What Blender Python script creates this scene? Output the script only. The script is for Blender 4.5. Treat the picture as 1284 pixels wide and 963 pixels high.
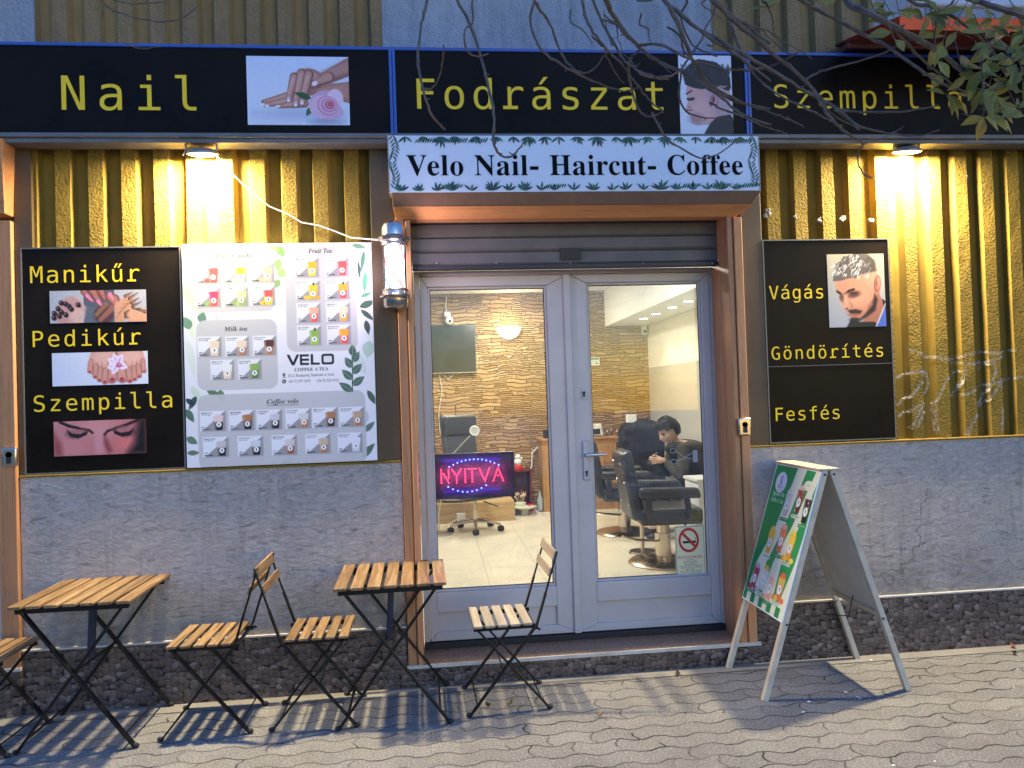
import bpy, bmesh, math, random
import numpy as np
from mathutils import Vector, Matrix, Euler
from mathutils.geometry import tessellate_polygon

for _o in list(bpy.data.objects):
    bpy.data.objects.remove(_o)
SC = bpy.context.scene
COL = SC.collection
RNG = random.Random(7)
PI = math.pi

# ------------------------------------------------------------------ camera
FPX, IW, IH = 950.0, 1284.0, 963.0
YAW, PITCH, ROLL = math.radians(5.8), math.radians(1.0), 0.033
CAM = np.array([0.0, -4.3, 1.6])
_fw = np.array([math.sin(YAW) * math.cos(PITCH), math.cos(YAW) * math.cos(PITCH), math.sin(PITCH)])
_r0 = np.cross(_fw, [0, 0, 1.0]); _r0 /= np.linalg.norm(_r0)
_u0 = np.cross(_r0, _fw)
_R = math.cos(ROLL) * _r0 - math.sin(ROLL) * _u0
_U = math.cos(ROLL) * _u0 + math.sin(ROLL) * _r0


def _ray(px, py):
    return _fw * FPX + _R * (px - IW / 2) + _U * (IH / 2 - py)


def P(px, py, Y=0.0):
    """point of the world plane y = Y seen at a photo pixel"""
    d = _ray(px, py)
    return Vector(CAM + d * ((Y - CAM[1]) / d[1]))


def G(px, py, Z=0.0):
    d = _ray(px, py)
    return Vector(CAM + d * ((Z - CAM[2]) / d[2]))


cd = bpy.data.cameras.new("camera")
cam = bpy.data.objects.new("camera", cd)
COL.objects.link(cam)
cam.matrix_world = Matrix(((_R[0], _U[0], -_fw[0], CAM[0]), (_R[1], _U[1], -_fw[1], CAM[1]),
                           (_R[2], _U[2], -_fw[2], CAM[2]), (0, 0, 0, 1)))
cd.sensor_fit = 'HORIZONTAL'; cd.sensor_width = 36.0
cd.lens = FPX / IW * 36.0
cd.clip_start = 0.05; cd.clip_end = 500
SC.camera = cam

# ------------------------------------------------------------------ sky, dusk light, exposure
SUN_EL, SUN_AZ = math.radians(5), math.radians(150)
w = bpy.data.worlds.new("World"); SC.world = w; w.use_nodes = True
nt = w.node_tree; nt.nodes.clear()
sky = nt.nodes.new('ShaderNodeTexSky'); sky.sky_type = 'NISHITA'; sky.sun_disc = False
sky.sun_elevation = SUN_EL; sky.sun_rotation = SUN_AZ; sky.ozone_density = 3.0; sky.air_density = 1.6
tint = nt.nodes.new('ShaderNodeMix'); tint.data_type = 'RGBA'; tint.blend_type = 'MULTIPLY'
tint.inputs[0].default_value = 1.0
tint.inputs[7].default_value = (1.15, 2.10, 4.7, 1)
bg = nt.nodes.new('ShaderNodeBackground'); bg.inputs[1].default_value = 0.13
wo = nt.nodes.new('ShaderNodeOutputWorld')
nt.links.new(sky.outputs[0], tint.inputs[6]); nt.links.new(tint.outputs[2], bg.inputs[0])
nt.links.new(bg.outputs[0], wo.inputs[0])
sd = bpy.data.lights.new("dusk_sun", 'SUN'); sd.energy = 0.03; sd.angle = math.radians(20)
sd.color = (0.75, 0.85, 1.0)
so = bpy.data.objects.new("dusk_sun", sd); COL.objects.link(so)
so.rotation_euler = (math.radians(70), 0, math.radians(20))
SC.view_settings.view_transform = 'Standard'; SC.view_settings.look = 'None'
SC.view_settings.exposure = 0.78; SC.view_settings.gamma = 1.0
SC.view_settings.use_curve_mapping = False
LAMP_W = 98.0          # each outdoor floodlight
LAMP_COL = (1.0, 0.85, 0.54)
ROOM_W = 0.52          # scale of the salon's lamps


# ------------------------------------------------------------------ materials
def lin(c):
    return tuple(((v / 12.92) if v <= 0.04045 else ((v + 0.055) / 1.055) ** 2.4) for v in c)


def rgb(r, g, b):
    return lin((r / 255.0, g / 255.0, b / 255.0))


class NT:
    def __init__(s, name):
        s.m = bpy.data.materials.new(name); s.m.use_nodes = True
        s.t = s.m.node_tree; s.t.nodes.clear()
        s.out = s.n('ShaderNodeOutputMaterial')

    def n(s, typ, **kw):
        x = s.t.nodes.new(typ)
        for k, v in kw.items():
            setattr(x, k, v)
        return x

    def l(s, a, b):
        s.t.links.new(a, b)

    def math(s, op, a, b=None, c=None):
        x = s.n('ShaderNodeMath', operation=op)
        for i, v in enumerate((a, b, c)):
            if v is None: continue
            if isinstance(v, (int, float)): x.inputs[i].default_value = v
            else: s.l(v, x.inputs[i])
        return x.outputs[0]

    def mix(s, f, a, b, typ='MIX'):
        x = s.n('ShaderNodeMix', data_type='RGBA', blend_type=typ)
        for i, v in ((0, f), (6, a), (7, b)):
            if isinstance(v, (int, float)): x.inputs[i].default_value = v
            elif isinstance(v, tuple): x.inputs[i].default_value = (v[0], v[1], v[2], 1)
            else: s.l(v, x.inputs[i])
        return x.outputs[2]

    def noise(s, vec, scale, detail=4, rough=.55, dist=0):
        x = s.n('ShaderNodeTexNoise')
        x.inputs['Scale'].default_value = scale; x.inputs['Detail'].default_value = detail
        x.inputs['Roughness'].default_value = rough; x.inputs['Distortion'].default_value = dist
        if vec is not None: s.l(vec, x.inputs['Vector'])
        return x.outputs[0]

    def ramp(s, f, stops):
        x = s.n('ShaderNodeValToRGB')
        while len(x.color_ramp.elements) < len(stops): x.color_ramp.elements.new(0.5)
        for e, (p, c) in zip(x.color_ramp.elements, stops):
            e.position = p
            e.color = (c, c, c, 1) if isinstance(c, (int, float)) else (c[0], c[1], c[2], 1)
        s.l(f, x.inputs[0])
        return x.outputs[0]

    def bump(s, h, strength, dist, normal=None):
        x = s.n('ShaderNodeBump')
        x.inputs['Strength'].default_value = strength; x.inputs['Distance'].default_value = dist
        s.l(h, x.inputs['Height'])
        if normal is not None: s.l(normal, x.inputs['Normal'])
        return x.outputs[0]

    def bsdf(s, col, rough=.5, metal=0.0, normal=None, spec=.5, coat=0.0, emit=None, estr=0.0):
        x = s.n('ShaderNodeBsdfPrincipled')
        for k, v in (('Base Color', col), ('Roughness', rough), ('Metallic', metal)):
            if isinstance(v, (int, float)): x.inputs[k].default_value = v
            elif isinstance(v, tuple): x.inputs[k].default_value = (v[0], v[1], v[2], 1)
            else: s.l(v, x.inputs[k])
        x.inputs['Specular IOR Level'].default_value = spec
        x.inputs['Coat Weight'].default_value = coat
        if normal is not None: s.l(normal, x.inputs['Normal'])
        if emit is not None:
            x.inputs['Emission Color'].default_value = (*emit, 1); x.inputs['Emission Strength'].default_value = estr
        s.l(x.outputs[0], s.out.inputs[0])
        return x

    def obj(s):
        return s.n('ShaderNodeTexCoord').outputs['Object']

    def mapping(s, vec, scale=(1, 1, 1), loc=(0, 0, 0), rot=(0, 0, 0)):
        x = s.n('ShaderNodeMapping')
        x.inputs['Scale'].default_value = scale; x.inputs['Location'].default_value = loc
        x.inputs['Rotation'].default_value = rot
        s.l(vec, x.inputs['Vector'])
        return x.outputs[0]


_MC = {}


def M(name, col, rough=.5, metal=0.0, var=None, bump=None, spec=.5, coat=0.0, emit=None, estr=0.0):
    """plain procedural material: base colour, patchy variation, fine bump"""
    if name in _MC: return _MC[name]
    k = NT(name); v = k.obj()
    c = col; r = rough
    if var:
        c2, sc = var[0], var[1]
        f = k.ramp(k.noise(v, sc, 6, .6), [(.3, 0.0), (.7, 1.0)])
        c = k.mix(f, col, c2)
        r = k.math('ADD', k.math('MULTIPLY', f, .12), rough - .06)
    nrm = None
    if bump:
        nrm = k.bump(k.noise(v, bump[0], 5, .6), bump[1], bump[2])
    k.bsdf(c, r, metal, nrm, spec, coat, emit, estr)
    _MC[name] = k.m
    return k.m


def m_stucco(name, col, col2, scale=95, strength=.9, dist=.012, dirt=None):
    k = NT(name); v = k.obj()
    n1 = k.noise(v, scale * 1.5, 5, .72)
    n2 = k.noise(v, scale * .35, 5, .62)
    vo = k.n('ShaderNodeTexVoronoi', feature='SMOOTH_F1'); vo.inputs['Scale'].default_value = scale * .95
    vo.inputs['Smoothness'].default_value = .35; k.l(v, vo.inputs['Vector'])
    h = k.math('ADD', k.math('SUBTRACT', k.math('MULTIPLY', n1, .9), k.math('MULTIPLY', vo.outputs['Distance'], .55)), k.math('MULTIPLY', n2, 1.1))
    f = k.ramp(k.noise(v, 1.7, 7, .62), [(.32, 0.0), (.68, 1.0)])
    c = k.mix(f, col, col2)
    c = k.mix(k.math('MULTIPLY', k.ramp(k.noise(v, 14, 5, .7), [(.45, 0.0), (.75, 1.0)]), .35), c, tuple(x * .6 for x in col))
    gr = k.ramp(k.noise(k.mapping(v, (9, 9, .8)), 1.6, 7, .7), [(.48, 0.0), (.72, 1.0)])
    c = k.mix(k.math('MULTIPLY', gr, .5), c, tuple(x * .42 for x in col))
    if dirt:
        vv = k.mapping(v, (5, 5, .5))
        d = k.ramp(k.noise(vv, 2.0, 6, .65), [(.5, 0.0), (.72, 1.0)])
        c = k.mix(k.math('MULTIPLY', d, .55), c, dirt)
    k.bsdf(c, .92, 0, k.bump(h, strength, dist), .2)
    return k.m


def m_wood(name, c1, c2, c3, axis='Y', scale=1.0, rough=.55, coat=0.0):
    k = NT(name); v = k.obj()
    ri = k.n('ShaderNodeNewGeometry').outputs['Random Per Island']
    off = k.n('ShaderNodeCombineXYZ')
    k.l(k.math('MULTIPLY', ri, 7.3), off.inputs[0]); k.l(k.math('MULTIPLY', ri, 13.7), off.inputs[1])
    k.l(k.math('MULTIPLY', ri, 5.1), off.inputs[2])
    ad = k.n('ShaderNodeVectorMath', operation='ADD'); k.l(v, ad.inputs[0]); k.l(off.outputs[0], ad.inputs[1])
    st = {'X': (1.6, 26, 26), 'Y': (26, 1.6, 26), 'Z': (26, 26, 1.6)}[axis]
    vv = k.mapping(ad.outputs[0], tuple(x * scale for x in st))
    g = k.noise(vv, 1.0, 6, .62, 1.3)
    g2 = k.noise(vv, 4.5, 4, .7, .3)
    c = k.ramp(g, [(.28, c1), (.5, c2), (.72, c3)])
    c = k.mix(k.math('MULTIPLY', k.ramp(g2, [(.5, 0.0), (.7, 1.0)]), .45), c, tuple(x * .45 for x in c1))
    tone = k.math('ADD', k.math('MULTIPLY', ri, .5), .72)
    cc = k.n('ShaderNodeCombineColor')
    for i in range(3): k.l(tone, cc.inputs[i])
    c = k.mix(1.0, c, cc.outputs[0], 'MULTIPLY')
    k.bsdf(c, rough, 0, k.bump(g2, .25, .002), .35, coat)
    return k.m


def m_print(name='printed_sheet', rough=.45):
    k = NT(name)
    a = k.n('ShaderNodeAttribute', attribute_name='ink')
    k.bsdf(a.outputs['Color'], rough, 0, None, .4)
    return k.m


def m_glass(name='clear_glass'):
    k = NT(name)
    fr = k.n('ShaderNodeFresnel'); fr.inputs[0].default_value = 1.5
    g = k.n('ShaderNodeBsdfGlossy'); g.inputs['Roughness'].default_value = 0.0
    t = k.n('ShaderNodeBsdfTransparent'); t.inputs[0].default_value = (.93, .96, .95, 1)
    mx = k.n('ShaderNodeMixShader')
    v = k.obj(); film = k.math('MULTIPLY', k.ramp(k.noise(k.mapping(v, (2, 2, 5)), 2.0, 7, .7, .8), [(.42, 0.0), (.8, 1.0)]), .10)
    df = k.n('ShaderNodeBsdfDiffuse'); df.inputs[0].default_value = (.7, .7, .7, 1); m2 = k.n('ShaderNodeMixShader')
    k.l(film, m2.inputs[0]); k.l(t.outputs[0], m2.inputs[1]); k.l(df.outputs[0], m2.inputs[2])
    k.l(k.math('MULTIPLY', fr.outputs[0], 1.3), mx.inputs[0]); k.l(m2.outputs[0], mx.inputs[1]); k.l(g.outputs[0], mx.inputs[2])
    k.l(mx.outputs[0], k.out.inputs[0])
    return k.m


def m_emit(name, col, s):
    k = NT(name)
    e = k.n('ShaderNodeEmission'); e.inputs[0].default_value = (*col, 1); e.inputs[1].default_value = s
    k.l(e.outputs[0], k.out.inputs[0])
    return k.m


# ------------------------------------------------------------------ mesh builder
class MB:
    def __init__(s):
        s.v = []; s.f = []; s.mi = []; s.cur = 0

    def add(s, vs, fs, mi=None):
        b = len(s.v)
        s.v += [Vector(p) for p in vs]
        for f in fs:
            s.f.append(tuple(b + i for i in f)); s.mi.append(s.cur if mi is None else mi)
        return s

    def box(s, x0, x1, y0, y1, z0, z1, mi=None):
        if x0 > x1: x0, x1 = x1, x0
        if y0 > y1: y0, y1 = y1, y0
        if z0 > z1: z0, z1 = z1, z0
        vs = [(x0, y0, z0), (x1, y0, z0), (x1, y1, z0), (x0, y1, z0), (x0, y0, z1), (x1, y0, z1), (x1, y1, z1), (x0, y1, z1)]
        return s.add(vs, [(0, 3, 2, 1), (4, 5, 6, 7), (0, 1, 5, 4), (1, 2, 6, 5), (2, 3, 7, 6), (3, 0, 4, 7)], mi)

    def hull8(s, vs, mi=None):
        return s.add(vs, [(0, 3, 2, 1), (4, 5, 6, 7), (0, 1, 5, 4), (1, 2, 6, 5), (2, 3, 7, 6), (3, 0, 4, 7)], mi)

    def bar(s, p0, p1, w, h, up=(0, 0, 1), mi=None):
        """rectangular bar; w along (dir x up), h along the remaining axis"""
        p0, p1 = Vector(p0), Vector(p1)
        d = (p1 - p0).normalized(); sd = d.cross(Vector(up))
        if sd.length < 1e-5: sd = d.cross(Vector((1, 0, 0)))
        sd.normalize(); u = sd.cross(d).normalized()
        a, b = sd * (w / 2), u * (h / 2)
        return s.hull8([p0 - a - b, p0 + a - b, p0 + a + b, p0 - a + b, p1 - a - b, p1 + a - b, p1 + a + b, p1 - a + b], mi)

    def tube(s, pts, r, n=8, cap=True, mi=None):
        pts = [Vector(p) for p in pts]
        rs = r if isinstance(r, (list, tuple)) else [r] * len(pts)
        b = len(s.v); u = None; fs = []; vs = []
        for i, p in enumerate(pts):
            d = (pts[min(i + 1, len(pts) - 1)] - pts[max(i - 1, 0)])
            if d.length < 1e-9: d = Vector((0, 0, 1))
            d.normalize()
            if u is None:
                u = d.orthogonal().normalized()
            else:
                u = (u - d * u.dot(d))
                u = u.normalized() if u.length > 1e-6 else d.orthogonal().normalized()
            w_ = d.cross(u)
            for j in range(n):
                a = 2 * PI * j / n
                vs.append(p + (u * math.cos(a) + w_ * math.sin(a)) * rs[i])
        for i in range(len(pts) - 1):
            for j in range(n):
                fs.append((i * n + j, i * n + (j + 1) % n, (i + 1) * n + (j + 1) % n, (i + 1) * n + j))
        if cap:
            fs.append(tuple(range(n - 1, -1, -1))); k0 = (len(pts) - 1) * n
            fs.append(tuple(range(k0, k0 + n)))
        return s.add(vs, fs, mi)

    def lathe(s, prof, c=(0, 0, 0), axis='Z', n=24, mi=None, mat=None):
        """prof: list of (radius, height)"""
        vs, fs = [], []
        for r, h in prof:
            for j in range(n):
                a = 2 * PI * j / n
                q = Vector((r * math.cos(a), r * math.sin(a), h))
                if axis == 'Y': q = Vector((q.x, q.z, q.y))
                if axis == 'X': q = Vector((q.z, q.x, q.y))
                if mat is not None: q = mat @ q
                vs.append(q + Vector(c))
        for i in range(len(prof) - 1):
            for j in range(n):
                fs.append((i * n + j, i * n + (j + 1) % n, (i + 1) * n + (j + 1) % n, (i + 1) * n + j))
        fs.append(tuple(range(n - 1, -1, -1))); k0 = (len(prof) - 1) * n
        fs.append(tuple(range(k0, k0 + n)))
        return s.add(vs, fs, mi)

    def sphere(s, c, r, n=12, m=8, mi=None, sc=(1, 1, 1)):
        vs, fs = [], []
        for i in range(1, m):
            t = PI * i / m
            for j in range(n):
                a = 2 * PI * j / n
                vs.append((c[0] + r * sc[0] * math.sin(t) * math.cos(a), c[1] + r * sc[1] * math.sin(t) * math.sin(a), c[2] + r * sc[2] * math.cos(t)))
        top = len(vs); vs.append((c[0], c[1], c[2] + r * sc[2])); vs.append((c[0], c[1], c[2] - r * sc[2]))
        for i in range(m - 2):
            for j in range(n):
                fs.append((i * n + j, (i + 1) * n + j, (i + 1) * n + (j + 1) % n, i * n + (j + 1) % n))
        for j in range(n):
            fs.append((top, j, (j + 1) % n)); fs.append((top + 1, (m - 2) * n + (j + 1) % n, (m - 2) * n + j))
        return s.add(vs, fs, mi)

    def prism(s, poly, y0, y1, mi=None):
        """polygon in XZ extruded along Y"""
        n = len(poly)
        vs = [(x, y0, z) for x, z in poly] + [(x, y1, z) for x, z in poly]
        fs = [tuple(range(n)), tuple(range(2 * n - 1, n - 1, -1))]
        for i in range(n):
            j = (i + 1) % n
            fs.append((i, n + i, n + j, j))
        return s.add(vs, fs, mi)

    def xf(s, mat, start=0):
        for i in range(start, len(s.v)): s.v[i] = mat @ s.v[i]
        return s

    def build(s, name, mats, parent=None, origin=None, bevel=0.0, smooth=False, seg=2, fix=True):
        me = bpy.data.meshes.new(name)
        o = bpy.data.objects.new(name, me)
        off = Vector(origin) if origin is not None else Vector((0, 0, 0))
        me.from_pydata([tuple(p - off) for p in s.v], [], s.f)
        if not isinstance(mats, (list, tuple)): mats = [mats]
        for m in mats: me.materials.append(m)
        if len(mats) > 1: me.polygons.foreach_set('material_index', s.mi)
        if fix:
            bm = bmesh.new(); bm.from_mesh(me); bmesh.ops.recalc_face_normals(bm, faces=bm.faces); bm.to_mesh(me); bm.free()
        if smooth:
            me.polygons.foreach_set('use_smooth', [True] * len(me.polygons))
            try:
                me.set_sharp_from_angle(angle=math.radians(38))
            except Exception:
                pass
        COL.objects.link(o)
        if parent is not None: o.parent = parent
        elif origin is not None: o.location = off
        if bevel > 0:
            b = o.modifiers.new('bevel', 'BEVEL'); b.width = bevel; b.segments = seg; b.limit_method = 'ANGLE'
            b.angle_limit = math.radians(40)
        return o


def thing(name, label, cat, loc=(0, 0, 0), rz=0.0, group=None):
    o = bpy.data.objects.new(name, None); COL.objects.link(o)
    o.empty_display_size = .05
    o.location = loc; o.rotation_euler = (0, 0, rz)
    o['label'] = label; o['category'] = cat
    if group: o['group'] = group
    return o


def tag(o, label, cat, group=None):
    o['label'] = label; o['category'] = cat
    if group: o['group'] = group
    return o


def structure(o):
    o['kind'] = 'structure'
    return o


def copy_thing(root, loc, rz, label, group=None):
    r = root.copy(); COL.objects.link(r); r.location = loc; r.rotation_euler = (0, 0, rz); r['label'] = label
    if group: r['group'] = group
    for ch in [c for c in bpy.data.objects if c.parent == root]:
        c = ch.copy(); COL.objects.link(c); c.parent = r
        for gch in [q for q in bpy.data.objects if q.parent == ch]:
            d = gch.copy(); COL.objects.link(d); d.parent = c
    return r


# ------------------------------------------------------------------ lettering
GLYPHS={
'MF':'429|81,520 387,520 387,461 152,461 152,307 365,307 365,248 152,248 152,0 81,0',
'MG':'429|384,43 365,27 344,14 321,3 297,-4 271,-9 244,-10 183,-2 132,21 91,61 60,114 42,181 36,259 42,338 60,404 91,458 133,498 185,521 246,529 268,528 289,525 309,520 329,513 348,503 367,492 367,420 348,436 328,449 309,459 289,466 268,471 246,472 204,466 170,449 143,419 124,378 113,324 109,259 113,193 124,140 142,99 168,70 202,53 244,47 259,48 273,49 285,52 297,57 307,62 317,69 317,209 242,209 242,267 384,267',
'MM':'429|30,520 124,520 214,255 304,520 399,520 399,0 334,0 334,459 241,185 188,185 95,459 95,0 30,0',
'MN':'429|48,520 138,520 313,92 313,520 381,520 381,0 292,0 116,428 116,0 48,0',
'MP':'429|139,462 139,267 220,267 251,270 276,278 296,292 312,312 321,336 324,365 321,393 312,417 297,436 276,451 251,459 220,462|69,520 220,520 274,515 318,502 352,480 377,450 392,411 397,365 392,317 377,279 353,248 318,226 274,213 220,209 139,209 139,0 69,0',
'MS':'429|352,502 352,431 331,443 310,454 288,462 267,468 245,471 223,472 192,470 166,462 144,449 128,432 119,411 116,386 118,365 124,348 135,334 151,323 175,312 205,304 242,295 287,282 322,264 349,242 367,214 379,181 382,142 377,97 362,59 336,29 301,7 256,-6 203,-10 178,-9 154,-7 129,-2 105,4 80,12 55,21 55,96 81,81 106,68 131,59 155,52 179,48 203,47 236,50 263,58 286,71 302,89 312,111 315,138 313,161 306,181 295,197 278,210 254,220 224,229 186,237 142,250 107,267 81,287 63,311 52,341 48,376 54,419 69,456 95,487 130,511 171,525 220,529 240,528 261,526 283,522 305,517 328,510',
'MV':'429|214,59 337,520 409,520 257,0 172,0 20,520 93,520',
'Ma':'429|244,196 223,196 189,194 161,187 139,176 123,161 114,142 110,118 113,96 120,78 132,63 148,52 167,46 190,44 223,48 251,60 274,80 291,108 301,142 304,182 304,196|369,222 369,0 304,0 304,58 289,37 272,19 253,6 230,-3 205,-8 177,-10 140,-6 108,5 82,24 62,48 50,78 46,114 51,153 66,186 90,212 124,231 166,242 218,246 304,246 304,256 302,285 294,307 281,324 262,336 237,343 206,345 184,344 162,341 140,336 118,328 96,319 75,308 75,372 98,381 121,387 143,393 164,396 185,399 206,399 237,398 264,393 289,385 310,374 329,360 344,342 352,330 359,315 363,299 366,279 368,254',
'Md':'429|299,340 299,542 363,542 363,0 299,0 299,49 287,31 273,17 256,5 237,-3 217,-8 195,-10 151,-4 114,14 83,45 61,86 47,136 43,196 47,255 61,305 84,345 114,375 151,393 195,399 217,398 238,393 257,384 273,373 287,358|110,195 113,149 121,112 134,82 152,61 176,48 204,44 232,48 256,61 275,83 288,112 296,149 299,195 296,240 288,278 275,307 256,328 232,341 204,345 176,341 152,328 134,307 121,278 113,240',
'Me':'429|387,211 387,180 110,180 110,178 113,138 124,105 143,79 168,60 199,48 237,44 258,45 279,49 301,54 324,62 347,71 372,84 372,20 348,11 325,3 302,-3 279,-7 257,-9 236,-10 180,-4 133,14 94,44 66,85 49,135 43,195 48,253 65,302 93,344 130,375 175,393 227,399 273,394 312,377 344,349 368,311 382,265|323,230 320,264 311,293 296,316 277,332 253,342 224,345 195,342 169,331 148,314 130,291 119,263 112,229',
'Mf':'429|370,542 370,489 297,489 277,487 261,482 249,474 242,463 238,446 236,424 236,390 370,390 370,340 236,340 236,0 172,0 172,340 68,340 68,390 172,390 172,417 175,456 185,488 201,511 225,528 255,538 293,542',
'Mg':'429|299,198 296,242 288,279 275,308 257,328 234,341 207,345 178,341 154,328 135,308 121,279 113,242 110,198 113,154 121,117 135,88 154,67 178,55 208,50 235,55 257,67 275,88 288,117 296,154|363,25 358,-29 344,-73 321,-108 289,-133 249,-148 200,-153 182,-153 163,-151 144,-148 125,-145 106,-140 86,-134 86,-71 108,-80 129,-88 148,-94 166,-99 183,-101 200,-102 231,-99 256,-89 275,-74 288,-51 296,-22 299,16 299,18 299,62 287,42 273,26 257,13 238,4 217,-1 193,-3 150,3 114,22 84,52 61,92 47,141 43,198 47,255 61,304 84,345 114,375 150,393 193,399 216,398 238,393 256,384 273,373 287,357 299,338 299,389 363,389',
'Mi':'429|89,390 253,390 253,50 380,50 380,0 62,0 62,50 189,50 189,340 89,340|189,542 253,542 253,461 189,461',
'Mk':'429|82,542 148,542 148,228 317,390 394,390 241,243 419,0 340,0 196,201 148,156 148,0 82,0',
'Ml':'429|222,141 224,115 230,93 238,76 251,64 266,57 285,54 360,54 360,0 279,0 243,4 214,16 190,37 172,65 162,100 158,141 158,495 56,495 56,546 222,546',
'Mm':'429|235,350 244,366 254,378 265,387 279,394 293,398 310,399 338,395 360,383 376,363 387,332 393,286 395,226 395,0 337,0 337,223 336,271 333,305 327,326 320,337 308,344 294,346 277,343 265,336 256,324 250,304 247,270 245,223 245,0 187,0 187,223 186,272 183,306 177,326 169,337 157,344 141,346 126,343 114,336 106,324 101,304 97,270 96,223 96,0 38,0 38,390 96,390 96,357 104,369 114,380 125,388 137,394 150,398 164,399 181,398 195,394 208,387 219,378 228,365',
'Mn':'429|366,242 366,0 302,0 302,242 299,274 293,299 283,319 268,333 249,341 225,344 198,340 175,330 156,312 143,287 135,257 132,220 132,0 68,0 68,390 132,390 132,331 145,352 160,369 178,382 199,392 222,397 248,399 284,395 314,382 337,360 353,330 363,290',
'Mo':'429|214,345 185,341 160,328 141,307 127,278 118,240 116,195 118,149 127,112 141,82 160,61 185,48 214,44 245,48 269,61 289,82 303,112 311,149 314,195 311,240 303,278 289,307 269,328 245,341|214,399 264,394 306,376 339,347 363,307 377,256 382,195 377,133 363,83 339,42 306,13 265,-4 214,-10 165,-4 123,13 91,42 67,83 52,133 48,195 52,256 67,307 91,347 123,376 165,394',
'Mp':'429|131,49 131,-148 66,-148 66,390 131,390 131,340 142,358 157,373 173,384 192,393 212,398 235,399 278,393 315,375 346,345 368,304 381,253 386,193 381,134 368,85 345,44 315,14 278,-4 235,-10 212,-8 191,-3 173,5 156,17 142,31|319,195 316,240 308,278 295,307 277,328 254,341 225,345 197,341 173,328 155,307 141,278 133,240 131,195 133,149 141,112 155,83 173,61 197,48 225,44 254,48 277,61 295,82 308,112 316,149',
'Mr':'429|402,310 388,319 374,327 360,333 346,337 330,339 314,340 277,336 246,323 222,303 205,274 194,238 190,194 190,0 126,0 126,390 190,390 190,314 203,339 219,360 240,377 263,390 290,397 319,399 334,399 349,397 363,393 376,389 389,383 402,375',
'Ms':'429|339,376 339,314 320,324 302,332 283,338 265,342 246,345 227,346 200,344 178,339 162,332 150,321 143,306 140,289 142,273 147,260 156,250 172,241 199,233 236,225 262,220 291,212 315,200 334,183 348,164 356,140 359,113 354,77 340,47 318,22 287,4 249,-6 203,-10 184,-9 164,-7 143,-4 121,1 98,7 74,14 74,80 98,69 121,60 143,53 164,48 185,45 205,44 231,45 253,51 271,61 284,74 291,90 294,109 284,136 256,156 209,171 206,171 182,176 148,185 121,197 101,213 87,232 78,255 76,282 80,317 92,346 114,369 142,386 179,396 222,399 242,399 262,397 282,394 301,389 320,383',
'Mt':'429|214,501 214,390 359,390 359,340 214,340 214,128 216,103 221,83 230,68 244,59 263,53 287,51 359,51 359,0 281,0 238,3 204,13 179,29 163,53 153,86 150,128 150,340 46,340 46,390 150,390 150,501',
'Mz':'429|79,391 362,391 362,332 138,52 362,52 362,0 71,0 71,59 295,339 79,339',
'Má':'429|244,196 223,196 189,194 161,187 139,176 123,161 114,142 110,118 113,96 120,78 132,63 148,52 167,46 190,44 223,48 251,60 274,80 291,108 301,142 304,182 304,196|369,222 369,0 304,0 304,58 289,37 272,19 253,6 230,-3 205,-8 177,-10 140,-6 108,5 82,24 62,48 50,78 46,114 51,153 66,186 90,212 124,231 166,242 218,246 304,246 304,256 302,285 294,307 281,324 262,336 237,343 206,345 184,344 162,341 140,336 118,328 96,319 75,308 75,372 98,381 121,387 143,393 164,396 185,399 206,399 237,398 264,393 289,385 310,374 329,360 344,342 352,330 359,315 363,299 366,279 368,254|263,570 332,570 219,439 165,439',
'Mé':'429|387,211 387,180 110,180 110,178 113,138 124,105 143,79 168,60 199,48 237,44 258,45 279,49 301,54 324,62 347,71 372,84 372,20 348,11 325,3 302,-3 279,-7 257,-9 236,-10 180,-4 133,14 94,44 66,85 49,135 43,195 48,253 65,302 93,344 130,375 175,393 227,399 273,394 312,377 344,349 368,311 382,265|323,230 320,264 311,293 296,316 277,332 253,342 224,345 195,342 169,331 148,314 130,291 119,263 112,229|268,570 337,570 224,439 170,439',
'Mí':'429|89,390 253,390 253,50 380,50 380,0 62,0 62,50 189,50 189,340 89,340|263,570 332,570 219,439 165,439',
'Mö':'429|214,345 185,341 160,328 141,307 127,278 118,240 116,195 118,149 127,112 141,82 160,61 185,48 214,44 245,48 269,61 289,82 303,112 311,149 314,195 311,240 303,278 289,307 269,328 245,341|214,399 264,394 306,376 339,347 363,307 377,256 382,195 377,133 363,83 339,42 306,13 265,-4 214,-10 165,-4 123,13 91,42 67,83 52,133 48,195 52,256 67,307 91,347 123,376 165,394|111,540 182,540 182,470 111,470|248,540 318,540 318,470 248,470',
'Mú':'429|68,148 68,389 132,389 132,148 134,116 140,90 151,70 165,57 184,48 208,46 236,49 259,60 278,77 291,102 299,132 302,169 302,389 366,389 366,0 302,0 302,58 289,38 273,21 255,7 234,-2 211,-8 186,-10 150,-6 120,7 97,29 81,60 71,99|263,570 332,570 219,439 165,439',
'Mű':'429|186,570 245,570 167,439 120,439|302,570 365,570 278,439 231,439|68,148 68,389 132,389 132,148 134,116 140,90 151,70 165,57 184,48 208,46 236,49 259,60 278,77 291,102 299,132 302,169 302,389 366,389 366,0 302,0 302,58 289,38 273,21 255,7 234,-2 211,-8 186,-10 150,-6 120,7 97,29 81,60 71,99',
'SA':'437|-9,0 -9,18 4,19 14,24 24,30 32,41 41,55 49,75 206,466 224,465 384,87 394,65 403,47 411,34 420,25 430,20 443,18 443,0 229,0 229,18 259,21 277,30 283,46 282,54 279,66 273,81 253,132 103,132 79,71 76,59 75,48 80,32 96,21 124,18 128,18 128,0|113,161 242,161 177,319',
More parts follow.
